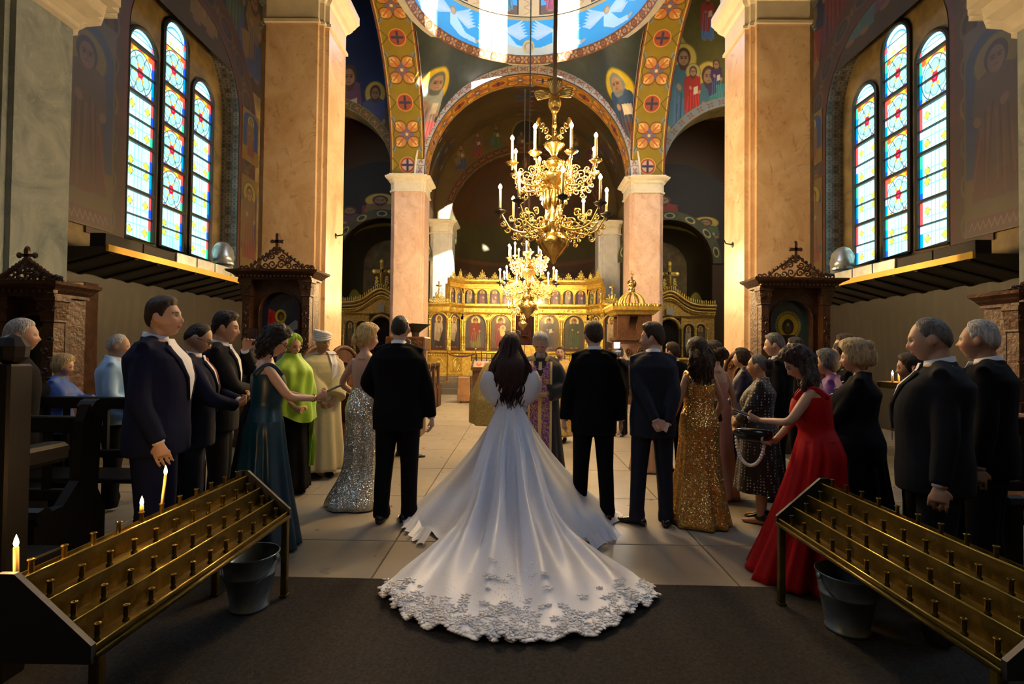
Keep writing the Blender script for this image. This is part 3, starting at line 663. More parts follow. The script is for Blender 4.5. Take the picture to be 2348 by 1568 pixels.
# drum
DRUM = empty('ceiling_drum', (DC[0], DC[1], RZ)); DRUM['kind'] = 'structure'; DRUM['label'] = 'bright blue painted drum of the dome'
c = Cv(21.6, 1.5, 60, (.06, .40, .66)); r_ = random.Random(4)
for k in range(12):
    x = 1.8*k+.9
    for sg in (-1, 1):
        for q in range(6): c.poly([(x, .95), (x+sg*(.75+.03*q), 1.42-.12*q), (x+sg*.6, 1.22-.12*q)], (.62, .70, .82), .8)
    c.poly([(x-.1, .9), (x+.14, .9), (x+.5, .45), (x+.85, .38), (x+.9, .2), (x+.3, .25), (x-.1, .5)], (.55, .72, .84)); c.ell(x+.02, 1.0, .10, .13, (.55, .36, .22)); c.ell(x+.02, 1.05, .12, .13, (.45, .28, .12)); c.ell(x+.02, 1.02, .08, .1, (.6, .42, .28))
    c.ell(x+.95, .3, .11, .05, (.62, .45, .3), .3)
x = 10.8; c.poly([(x-1.0, .55), (x-.4, .35), (x+.4, .35), (x+1.0, .55), (x+1.0, .15), (x+.6, .05), (x-.6, .05), (x-1.0, .2)], (.70, .64, .52)); c.ell(x, .38, .2, .26, (.75, .52, .16)); c.ell(x, .36, .13, .2, (.66, .50, .36)); c.ell(x, .4, .15, .16, (.5, .32, .16)); c.ell(x, .36, .1, .15, (.66, .5, .36))
c.rect(0, 1.36, 21.6, 1.5, (.60, .42, .20)); c.noise(1, .12, 3)
build('angel_frieze', sheet(lambda a, b: ((DR-.03)*sin(2*pi*a+pi), (DR-.03)*cos(2*pi*a+pi), 1.35*b), 96, 2, uvf=lambda a, b: (a, b)), imat('blue angel frieze', c.A, .7), DRUM, True)
c = Cv(21.6, 1.6, 60, (.68, .48, .26))
for k in range(12):
    x = 1.8*k+.9; c.rect(x-.55, .06, x+.55, 1.6, (.10, .05, .03)); c.rect(x-.5, .1, x+.5, 1.6, (.12, .40, .72)); c.rect(x-.5, .1, x+.5, .5, (.22, .13, .08)); saint(c, x, .15, 2.2, RB[k % 6] if k != 6 else (.45, .12, .16), (.5, .4, .35) if k % 2 else (.42, .12, .18), seed=k)
    for q in range(4): c.line([(x+.75, .1+.35*q), (x+.98, .25+.35*q), (x+.75, .42+.35*q)], .03, (.5, .3, .12))
c.noise(2, .1, 3)
build('prophet_panels', sheet(lambda a, b: ((DR-.06)*sin(2*pi*a+pi), (DR-.06)*cos(2*pi*a+pi), 1.35+1.15*b), 96, 2, uvf=lambda a, b: (a, b)), imat('prophet panels', c.A, .7), DRUM, True)
c = rosettes(.3, 21.6, 60, (.22, .09, .03), step=.42, petal=(.50, .34, .16), alt=(.30, .06, .04))
RM = imat('cross ring', np.transpose(c.A, (1, 0, 2)), .6)
build('cross_ring', sheet(lambda a, b: ((DR+.02-.16*b)*sin(2*pi*a), (DR+.02-.16*b)*cos(2*pi*a), -.22+.22*b), 96, 1, uvf=lambda a, b: (a*1, b)), RM, DRUM)
# drum wall with assumed window openings
W_ = []
zA, zB, zC, zD = 13.85-RZ-.03, 14.05-RZ, 17.45-RZ, 18.3-RZ
def cyl(a0, a1, z0, z1, n=6):
    P = [(sin(R(a0+(a1-a0)*i/n)), -cos(R(a0+(a1-a0)*i/n))) for i in range(n+1)]
    return prism([(p[0]*DR, p[1]*DR) for p in P]+[(p[0]*(DR+.3), p[1]*(DR+.3)) for p in P[::-1]], z1-z0, 'xy', z0)
hw = math.degrees(.45/DR)
for i, a in enumerate(WINANG):
    W_.append(cyl(a+hw, a+40-hw, 0 if False else 2.5, zD)); W_.append(cyl(a-hw, a+hw, 2.5, zB)); W_.append(cyl(a-hw, a+hw, zC, zD))
W_.append(cyl(0, 359.99, -.1, 2.5, 48))
build('drum_wall', W_, PLASTG, DRUM)
build('dome_shell', sheet(lambda a, b: ((DR+.3)*cos(b*pi/2)*sin(2*pi*a), (DR+.3)*cos(b*pi/2)*cos(2*pi*a), zD+2.6*sin(b*pi/2)), 48, 8), mat('blue dome paint', (.05, .2, .5), .7), DRUM, True)
# --- sanctuary -------------------------------------------------------------
c = crowd(8, 8.6, 44, (.10, .07, .03), (.24, .17, .06), 7, 21, .36, 1.0, False)
c2 = Cv(8, 13.5, 44, (.24, .17, .065))
for k, (x, y) in enumerate([(1.0, 2.0), (2.1, 1.4), (3.3, 2.0), (4.6, 1.6), (5.8, 2.1), (7, 1.5), (1.0, 11.3), (2.1, 10.6), (3.3, 11.2), (4.6, 10.7), (5.8, 11.1), (7, 10.4)]):
    saint(c2, x, y-.6, 1.7, RB[k % 6], RB[(k+2) % 6], None, seated=k % 2 == 0, seed=k)
for k in range(10): saint(c2, .8*k+.3, 6.2, 1.3, RB[k % 6], RB[(k+1) % 6], None, seed=k+30)
c2.noise(1.0, .5, 5); c2.A *= .55
VR = 3.95
sv = struct('ceiling_sanctuary', sheet(lambda a, b: (-VR*cos(pi*a), 18.1+3.9*b, SPZ+(VR+.25)*sin(pi*a)), 40, 4, uvf=lambda a, b: (b, a)), imat('sanctuary vault murals', c2.A, .6), 'ochre vault with seated painted figures over the sanctuary', smooth=True)
build('vault_back', [box(-VR-.1, VR+.1, 18.0, 22.2, SPZ+4.3, SPZ+4.4), box(-4.6, -VR, 18.0, 22, 0, SPZ+4.4), box(VR, 4.6, 18.0, 22, 0, SPZ+4.4)], DOCHRE, sv)
# end wall with apse arch
AZ, AP = 6.85, 3.3
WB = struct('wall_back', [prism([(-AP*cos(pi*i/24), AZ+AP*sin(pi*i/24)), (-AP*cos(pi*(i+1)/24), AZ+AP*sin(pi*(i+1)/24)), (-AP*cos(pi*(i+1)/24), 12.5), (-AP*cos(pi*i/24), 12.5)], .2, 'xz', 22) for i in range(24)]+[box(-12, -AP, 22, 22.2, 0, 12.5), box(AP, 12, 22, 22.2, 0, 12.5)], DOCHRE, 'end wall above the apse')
c = Cv(8.4, 5.5, 50, (.26, .18, .06)); c.ell(4.2, 4.0, .62, .62, (.45, .34, .12)); c.rect(3.58, 3.0, 4.82, 4.0, (.45, .34, .12)); c.ell(4.2, 4.0, .55, .55, (.05, .06, .05)); c.rect(3.65, 3.0, 4.75, 4.0, (.05, .06, .05))
saint(c, 4.0, 3.1, 1.0, (.28, .22, .16), (.2, .16, .1), None); c.poly([(4.1, 3.3), (4.6, 3.4), (4.5, 3.7), (4.2, 3.6)], (.4, .26, .1))
for k in range(8): saint(c, 4.2-4.2*cos(R(48+12*k)), 4.2*sin(R(48+12*k))-.7+(.5 if k in (3, 4) else 0), 1.1 if k not in (3, 4) else .01, RB[k % 6], RB[(k+3) % 6], None, seated=k % 2 == 0, seed=k)
c.ell(4.2, 0, 3.55, 3.55, (.10, .05, .02), ring=.1); c.noise(1.2, .4, 4); c.A *= .6
sv2 = []
build('lunette_mural', sheet(lambda a, b: (-4.2*cos(pi*a)*1.0 if 0 else -(AP+(4.2-AP)*b)*cos(pi*a), 21.97, AZ+(AP+(5.6-AP)*b)*sin(pi*a)), 40, 4, uvf=lambda a, b: ((4.2-(AP+(4.2-AP)*b)*cos(pi*a))/8.4, (AP+(5.6-AP)*b)*sin(pi*a)/5.6)), imat('lunette mural', c.A, .6), WB)
c = border(11, .5, 50, (.14, .06, .03), (.42, .16, .06), (.30, .22, .08), 30); c.A *= .7
build('apse_border', sheet(lambda a, b: (-(AP+.28*b)*cos(pi*a), 21.93, AZ+(AP+.28*b)*sin(pi*a)), 48, 1, uvf=lambda a, b: (a, b)), imat('apse border', c.A, .6), WB)
c = Cv(10, 9, 46, (.13, .065, .022)); c.rect(0, 4.55, 10, 4.7, (.20, .10, .04)); c.rect(0, 4.7, 10, 6.0, (.10, .09, .02))
for k in range(9): saint(c, .9+1.0*k, 1.9, 2.3, darker(RB[k % 6], .6), darker(RB[(k+3) % 6], .6), (.22, .14, .05), seed=k)
saint(c, 5, 5.6, 3.2, (.16, .06, .04), (.09, .05, .06), (.22, .14, .04), True); c.noise(1, .45, 6); c.A *= .8
ap = struct('wall_apse', sheet(lambda a, b: (-AP*cos(pi*a)*(1 if b < .62 else cos((b-.62)/.38*pi/2)), 22.1+AP*.8*sin(pi*a)*(1 if b < .62 else cos((b-.62)/.38*pi/2)), AZ*b/.62 if b < .62 else AZ+AP*sin((b-.62)/.38*pi/2)), 32, 26, uvf=lambda a, b: (a, b)), imat('apse mural', c.A, .65), 'dim brown painted apse behind the altar screen', smooth=True)
# bright apse window seen above the holy doors
aw = empty('window_3', (-.02, 24.4, 3.2)); aw['kind'] = 'structure'; aw['label'] = 'small bright apse window glimpsed above the holy doors'
P = [(-.55, -.3)]+[(-.55*cos(pi*i/12), .55+.55*sin(pi*i/12)) for i in range(13)]+[(.55, -.3)]
build('glass_pane', (np.array([(a, 0, b) for a, b in P]), [tuple(range(len(P)))], [(a+.5, b*.6+.3) for a, b in P]), imat('apse glass', stained('plain', .74, .85, 60, 3).A, .4, emis=2.2), aw)
build('lead_frame', [tube([(a, -.03, b) for a, b in P+[P[0]]], .04, 6), box(-.02, .02, -.05, 0, -.3, 1.1), box(-.55, .55, -.05, 0, .5, .54)], IRON, aw)
# --- transept end walls with the small side arches -------------------------
def transept(sg, nm, sd):
    cx, ra = sg*7.25, 2.6; o = empty('wall_transept_'+nm, (0, Y2+.3, 0)); o['kind'] = 'structure'; o['label'] = 'painted transept wall with a small arch, '+nm
    x0, x1 = sg*4.65, sg*9.85
    A = [(cx-ra*cos(pi*i/24), SPZ+ra*sin(pi*i/24)) for i in range(25)]
    build('arch_wall', [prism([A[i], A[i+1], (A[i+1][0], 14), (A[i][0], 14)], .8, 'xz', .0) for i in range(24)]+[box(*sorted((sg*9.85, sg*12)), 0, .5, 0, 14)], DOCHRE, o)
    c = crowd(5.6, 5.5, 60, (.02, .07, .22) if sg < 0 else (.22, .19, .05), (.20, .14, .045) if sg < 0 else (.45, .38, .16), 5, sd, .52, .62 if sg < 0 else .95, sg > 0, 1.0)
    if sg > 0:
        for k, (x, y, h_, a_, b_) in enumerate([(4.5, 1.6, 1.7, (.55, .05, .04), (.5, .06, .04)), (3.7, 2.2, 1.3, (.10, .30, .30), (.12, .07, .2)), (4.0, 4.0, 1.4, (.16, .28, .5), (.5, .1, .08))]): saint(c, 5.6-x, y, h_, a_, b_, None if k else (.6, .5, .2), k == 1, seed=k)
    U = lambda x, z: ((abs(x)-4.6)/5.6 if sg > 0 else 1-(abs(x)-4.6)/5.6, (z-SPZ)/6.6)
    build('transept_mural', sheet(lambda a, b: (A[int(round(a*24))][0], -.02, A[int(round(a*24))][1]*(1-b)+14*b), 24, 6, uvf=lambda a, b: U(A[int(round(a*24))][0], A[int(round(a*24))][1]*(1-b)+14*b)), imat('transept mural '+nm, c.A, .6), o)
    c = border(8, .35, 60, (.17, .14, .06) if sg < 0 else (.30, .34, .40), (.34, .18, .07), (.40, .33, .16), 22); c.A *= .9
    build('arch_border', sheet(lambda a, b: (cx-(ra+.3*b)*cos(pi*a), -.04, SPZ+(ra+.3*b)*sin(pi*a)), 40, 1, uvf=lambda a, b: (a, b)), imat('small arch border '+nm, c.A, .55), o)
    build('arch_soffit', sheet(lambda a, b: (cx-ra*cos(pi*a), 0+.85*b, SPZ+ra*sin(pi*a)), 40, 1), mat('olive soffit', (.13, .12, .04), .6), o)
    build('arch_jamb', [box(*sorted((sg*9.8, sg*10.2)), 0, .85, 0, SPZ)], DOCHRE, o)
    # chapel beyond: dark vault, end wall with apsidiole
    c = crowd(6, 7, 44, (.035, .02, .016), (.07, .045, .02), 5, sd+5, .45, .85, False)
    ar, az, ax = 1.75, 5.15, sg*5.85
    B = [(ax-ar*cos(pi*i/20), az+ar*sin(pi*i/20)) for i in range(21)]
    pr = [prism([B[i], B[i+1], (B[i+1][0], 12), (B[i][0], 12)], .3, 'xz', 3.2) for i in range(20)]+[box(*sorted((sg*(5.85-1.75), sg*4.05)), 3.2, 3.5, 0, 12), box(*sorted((sg*7.6, sg*12)), 3.2, 3.5, 0, 12)]
    build('chapel_wall', pr, mat('smoky brown', (.06, .032, .015), .7), o)
    build('chapel_mural', sheet(lambda a, b: (sg*max(4.15, sg*(ax-(ar+1.9*b)*cos(pi*a))), 3.16, az+(ar+2.3*b)*sin(pi*a)), 30, 4, uvf=lambda a, b: (.5-.5*(ar+1.9*b)/3.7*cos(pi*a), (ar+2.3*b)*sin(pi*a)/4.1)), imat('chapel mural '+nm, c.A, .6), o)
    c = Cv(5.5, .5, 60, (.13, .14, .07))
    for k in range(7): c.ell(.4+.78*k, .25, .2, .17, (.62, .55, .25), ring=.3); c.ell(.4+.78*k, .25, .1, .08, (.05, .06, .08))
    c.noise(3, .4, 3)
    build('scroll_border', sheet(lambda a, b: (ax-(ar+.0+.35*b)*cos(pi*a), 3.12, az+(ar+.35*b)*sin(pi*a)), 30, 1, uvf=lambda a, b: (a, b)), imat('scroll border '+nm, c.A, .6), o)
    c = Cv(5.5, 6.5, 46, (.05, .045, .022)); c.ell(2.75, 5.2, 2.4, .9, (.34, .33, .06)); c.ell(2.75, 5.0, 2.4, .85, (.05, .045, .02)); c.ell(1.1, 2.0, .55, 1.2, (.5, .5, .14)); c.ell(4.4, 2.0, .55, 1.2, (.5, .5, .14))
    for x in (1.0, 1.3, 4.2, 4.6): c.ell(x, 1.5, .16, .7, (.03, .04, .04))
    saint(c, 2.75, 1.0, 2.6, (.12, .05, .03), (.06, .07, .09), (.2, .16, .05)); c.noise(1.5, .4, 2)
    build('apsidiole', sheet(lambda a, b: (ax-ar*cos(pi*a)*(1 if b < .62 else cos((b-.62)/.38*pi/2)), 3.4+1.3*sin(pi*a)*(1 if b < .62 else cos((b-.62)/.38*pi/2)), az*b/.62 if b < .62 else az+ar*sin((b-.62)/.38*pi/2)), 24, 20, uvf=lambda a, b: (a, b)), imat('apsidiole mural '+nm, c.A, .6), o, True)
    build('chapel_side', [box(*sorted((sg*10, sg*10.2)), .8, 3.2, 0, 12), box(*sorted((sg*4.6, sg*12)), .5, 3.5, 11.0, 11.2)], DOCHRE, o)
transept(-1, 'left', 31); transept(1, 'right', 57)
# --- enclosing shell (back of the nave, roof over the aisles) ---------------
ww = mat('dark brown plaster', (.16, .12, .07), .8)  # one even brown for the enclosing shell
struct('wall_front', box(-12, 12, -4.2, -4, 0, 14), ww, 'rear wall of the nave behind the viewer')
for sg in (-1, 1):
    w = struct('wall_outer_'+('left' if sg < 0 else 'right'), [box(*sorted((sg*10.6, sg*10.8)), -4, 26, 0, 14), box(*sorted((sg*WX, sg*(WX+.5))), -4, 4.5, 0, 12)], ww, 'outer wall')
ce = struct('ceiling', [box(-12, 12, -4, Y1b-.1, 11.6, 11.8), box(-12, -NW-.6, Y1b-.1, 26, 14, 14.2), box(NW+.6, 12, Y1b-.1, 26, 14, 14.2), box(-12, 12, Y1b-.2, Y1b, 11.2, 14.2), box(-4.7, 4.7, 18, 26, 13, 13.2), box(-12, 12, 25.8, 26, 0, 14), box(-NW-.7, NW+.7, DC[1]+DR+.3, 18.2, 11.9, 12.1)], ww, 'plain roof over the nave and aisles')
q_ = lambda a: min(4.9/max(1e-6, abs(sin(2*pi*a))), 5.2/max(1e-6, abs(cos(2*pi*a))))
build('sun_block_plate', sheet(lambda a, b: (DC[0]+((DR+.2)*(1-b)+q_(a)*b)*sin(2*pi*a), DC[1]+((DR+.2)*(1-b)+q_(a)*b)*cos(2*pi*a), 13.3), 96, 1), ww, ce)  # unseen plate added to stop sun leaking in around the drum
# ------------------------------------------------------------ chandeliers
BULBM = mat('warm glowing bulb', (1, .9, .7), .3, emis=(1, .72, .34), es=30)
CANDM = mat('ivory candle tube', (.90, .70, .36), .4, 0, emis=None)
def scroll_arm(r, dz, up=0.16):
    "curved arm in the xz plane from the body (x=.08) to the dish at (r, dz), with side scrolls"
    S = []
    P = [(.06+(r-.06)*t, 0, -.10*sin(pi*t*1.0)*1.3-dz*(1-t)*0+ (.0 if t < .8 else (t-.8)*5*up)) for t in [i/16 for i in range(17)]]
    P = [(p[0], 0, p[2]+(-up)) for p in P]
    S.append(tube(P, [.017-.006*i/16 for i in range(17)], 6))
    for (cx, cz, r0, a0, tn) in ((r*.38, -up-.03, .085, 0, 1.4), (r*.66, -up+.0, .075, pi, -1.4), (r*.55, -up-.14, .06, pi/2, 1.3), (r*.85, -up-.10, .045, 0, -1.2), (r*.22, -up+.07, .055, pi, 1.2), (r*.52, -up+.10, .06, 0, 1.5), (r*.78, -up+.07, .05, pi, 1.5), (r*.36, -up-.16, .05, pi, 1.4), (r*.72, -up-.19, .05, 0, -1.4), (r*.95, -up-.02, .04, pi/2, 1.3)):
        S.append(tube(spiral((cx, 0, cz), r0, .012, a0, tn, 18), [.011-.005*i/18 for i in range(19)], 5))
        S.append(ellip((cx+r0*.9*cos(a0+2), 0, cz+r0*.9*sin(a0+2)), (.028, .012, .02), 6, 4))
    return S
def chandelier(label, loc, sc, tiers, ropex=None, rope=None, wings=True, group=None):
    o = empty('chandelier', loc, 0, label, 'chandelier'); s = sc
    K = lambda shp: xf(shp, sc=s)
    body = [(0.0, -.95), (.03, -.93), (.06, -.86), (.13, -.80), (.20, -.70), (.22, -.62), (.16, -.55), (.10, -.50), (.13, -.44), (.14, -.36), (.11, -.28), (.07, -.22), (.10, -.12), (.13, .0), (.15, .12), (.20, .2), (.26, .24), (.27, .28), (.20, .31), (.08, .33), (.05, .38), (.10, .43), (.14, .47), (.12, .52), (.05, .56), (.04, .60), (.07, .66), (.13, .72), (.15, .76), (.05, .77), (.035, .80), (.035, .98)]
    build('body', K(lathe(body, 20, flute=.05, fn=10)), BRASS, o, True)
    D = []
    for k in range(8):
        a = k*pi/4; D.append(xf(ellip((.13, 0, -.02), (.035, .05, .14), 8, 6), rz=a)); D.append(xf(tube(spiral((.14, 0, .28), .07, .02, pi/2, 1.2, 12), .012, 5), rz=a+.39))
        D.append(xf(ellip((.13, 0, -.42), (.03, .03, .08), 6, 5), rz=a+.2)); D.append(xf(ellip((.23, 0, .26), (.03, .02, .05), 6, 4), rz=a))
    build('cast_ornament', [K(x) for x in D], BRASS, o, True)
    if wings:
        Fm = []
        build('stem', K(lathe([(.025, .7), (.025, 1.0), (.04, 1.01), (.03, 1.05), (.03, 1.2), (.05, 1.22), (.05, 1.24), (.085, 1.29), (.095, 1.34), (.08, 1.4), (.05, 1.44), (.02, 1.47)], 14)), BRASS, o, True)
        for sg, tl in ((1, .9), (-1, .65), (0, 1.5)):
            W_ = []
            for q in range(7):
                a = (tl if sg >= 0 else tl)+(-.32+.12*q) if sg else pi/2+(-.36+.12*q); L_ = .34-.02*abs(q-4) if sg else .27
                if sg: a = a*.62
                d = (cos(a)*(sg if sg else 1), 0, sin(a))
                P = [(d[0]*L_*t, .02*sin(t*3), 1.45+d[2]*L_*t-(.10*t*t if sg else 0)) for t in (0, .3, .6, .85, 1)]
                W_.append(tube(P, [.012, .026, .032, .028, .008], 6, flat=.35))
            build('wing', [K(x) for x in W_], BRASS, o, True)
        for k in range(3):
            a = k*2*pi/3+.5; B_ = []
            for (c0, z0, r0, tn) in ((.14, .98, .06, 1.3), (.2, 1.08, .05, -1.2), (.1, .88, .045, 1.3)):
                B_.append(tube(spiral((c0, 0, z0), r0, .01, 0, tn, 14), .010, 5))
            B_.append(tube([(.02, 0, .86), (.12, 0, .94), (.24, 0, 1.12)], .011, 5)); B_.append(xf(lathe([(.0, -.012), (.055, -.01), (.06, 0), (.03, .012), (0, .016)], 12), (.26, 0, 1.14), ry=1.2))
            build('scroll_bracket', [K(xf(x, rz=a)) for x in B_], BRASS, o, True)
    for (n, r, zb_, ch, a0, dark) in tiers:     # candle base height
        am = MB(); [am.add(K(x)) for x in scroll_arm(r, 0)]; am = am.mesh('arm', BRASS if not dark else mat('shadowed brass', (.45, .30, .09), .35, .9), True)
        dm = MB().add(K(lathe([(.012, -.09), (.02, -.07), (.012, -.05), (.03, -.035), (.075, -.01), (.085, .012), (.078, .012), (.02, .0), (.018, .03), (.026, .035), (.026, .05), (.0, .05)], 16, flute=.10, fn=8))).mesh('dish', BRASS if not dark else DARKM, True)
        cm = MB().add(K(lathe([(.019, .04), (.019, ch), (.017, ch+.006), (.0, ch+.007)], 10))).mesh('candle', CANDM, True)
        bm = MB().add(K(lathe([(.008, ch+.0), (.012, ch+.012), (.026, ch+.038), (.027, ch+.052), (.018, ch+.072), (.004, ch+.09), (0, ch+.09)], 10))).mesh('bulb', BULBM, True)
        for k in range(n):
            a = a0+2*pi*k/n; p = (r*cos(a)*s, r*sin(a)*s, zb_*s)
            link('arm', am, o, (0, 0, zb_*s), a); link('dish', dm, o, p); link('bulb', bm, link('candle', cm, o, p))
        hub = lathe([(.05, zb_-.2), (.14, zb_-.18), (.15, zb_-.12), (.06, zb_-.1)], 16); build('arm_hub', K(hub), BRASS, o, True)
    if rope:
        r1 = Vector(rope)-Vector(loc); zt = (1.45 if wings else .98)*s
        build('suspension_rod', tube([(0, 0, zt), tuple(r1)], .028 if wings else .018, 8), ROPE, o)
    return o
C1 = (.22, 7.0, 3.62)
chandelier('large gilded candle chandelier nearest the viewer with winged finial', C1, .97, [(8, .62, .42, .30, .3, False), (8, .76, -.22, .30, .08, True)], rope=(.24, 7.0, 11.6))
C2 = (0.0, 13.5, 3.36)
chandelier('second brass chandelier with dark lower tier hanging behind the winged one', C2, 1.04, [(10, .50, .58, .26, .2, False), (10, .72, -.05, .28, .1, True)], rope=(0, 13.5, 17.8), wings=False)
C3 = (-.1, 17.0, 2.86)
chandelier('small low chandelier before the holy doors, farthest of the three', C3, .68, [(8, .72, .12, .24, .2, False)], rope=(-.1, 17.0, 10.3), wings=False)
for (x, y, z), e in ((C1, 330), (C2, 800), (C3, 200)):
    for dx, dy in ((.75, 0), (-.38, .65), (-.38, -.65)):
        k = .68 if e < 200 else 1
        light('POINT', 'chandelier_glow', (x+dx*k, y+dy*k, z+(.62 if e > 200 else .3)), e*.33, (1, .66, .30), shadow_soft_size=.12)
        if e > 200: light('POINT', 'chandelier_glow_low', (x+dx*k, y+dy*k, z+.12), e*.33, (1, .66, .30), shadow_soft_size=.12)
# ------------------------------------------------------------ altar screens
def crestpiece(w, h, name='crest', tall=False):
    S = []
    for sg in (-1, 1):
        S.append(tube(spiral((sg*w*.2, 0, h*.22), h*.2, h*.03, pi/2, sg*1.3, 12), h*.05, 5)); S.append(tube(spiral((sg*w*.38, 0, h*.14), h*.13, h*.02, pi/2, -sg*1.2, 10), h*.04, 5))
        S.append(tube([(0, 0, h*.15), (sg*w*.12, 0, h*.5), (sg*w*.16, 0, h*.72), (sg*w*.09, 0, h*.8)], [h*.05, h*.06, h*.05, h*.02], 5)); S.append(ellip((sg*w*.22, 0, h*.42), (w*.09, h*.05, h*.08), 6, 4))
    S.append(ellip((0, 0, h*.55), (w*.09, h*.07, h*.22), 8, 5)); S.append(ellip((0, 0, h*.88), (w*.06, h*.05, h*.12), 6, 5)); S.append(box(-w*.5, w*.5, -h*.05, h*.05, 0, h*.08))
    return S
def iconmat(k, kind):
    nm = 'icon %s %d' % (kind, k)
    if nm in _mc: return _mc[nm]
    if kind == 'big':
        c = Cv(.8, 1.5, 170, [(.17, .16, .17), (.22, .17, .12), (.18, .14, .10), (.12, .12, .11), (.10, .09, .06), (.08, .08, .13)][k % 6]); c.rect(0, 0, .8, .12, (.12, .05, .03))
        saint(c, .4, .1, 1.28, [(.30, .28, .12), (.30, .07, .07), (.10, .11, .13), (.10, .15, .08), (.45, .40, .28), (.05, .04, .04)][k % 6], [(.32, .08, .07), (.30, .06, .06), (.05, .06, .10), (.08, .11, .06), (.08, .06, .05), (.55, .48, .34)][k % 6], (.85, .70, .35), seed=k, child=(k == 1), book=(k == 2), beard=k not in (0, 1))
    else:
        c = Cv(.4, .6, 170, (.07, .06, .09)); saint(c, .2, -.12, .66, RB[k % 6], RB[(k*3+1) % 6] if k % 2 else (.5, .45, .35), (.85, .66, .3), seed=k)
    c.noise(4, .15, k); return imat(nm, c.A*.9, .3, coat=.25)
def archpoly(w, h, n=12):
    r = w/2; return [(-r, 0)]+[(-r*cos(pi*i/n), h-r+r*sin(pi*i/n)) for i in range(n+1)]+[(r, 0)]
def painted_arch(w, h, y, m, flipx=False):
    P = archpoly(w, h); return (np.array([(a, y, b) for a, b in P]), [tuple(range(len(P)))], [(a/w+.5, b/h) for a, b in P])
class Seg:
    def __init__(s, o, x0, y0, x1, y1):
        s.o = o; s.L = sqrt((x1-x0)**2+(y1-y0)**2); s.a = atan2(y1-y0, x1-x0); s.x0, s.y0 = x0, y0
    def P(s, name, shapes, m, smooth=False, at_=(0, 0, 0)):
        sh = [xf(xf(q, at_), (s.x0, s.y0, 0), s.a) for q in (shapes if isinstance(shapes, list) else [shapes])]
        return build(name, sh, m, s.o, smooth)
def colonnette(r, z0, z1, tw=9):
    n = 28; return [lathe([(r*1.5, z0), (r*1.5, z0+.05), (r, z0+.08)]+[(r*(1+.22*sin(i*1.9)), z0+.1+(z1-z0-.2)*i/n) for i in range(n+1)]+[(r, z1-.09), (r*1.7, z1-.03), (r*1.7, z1)], 8)]
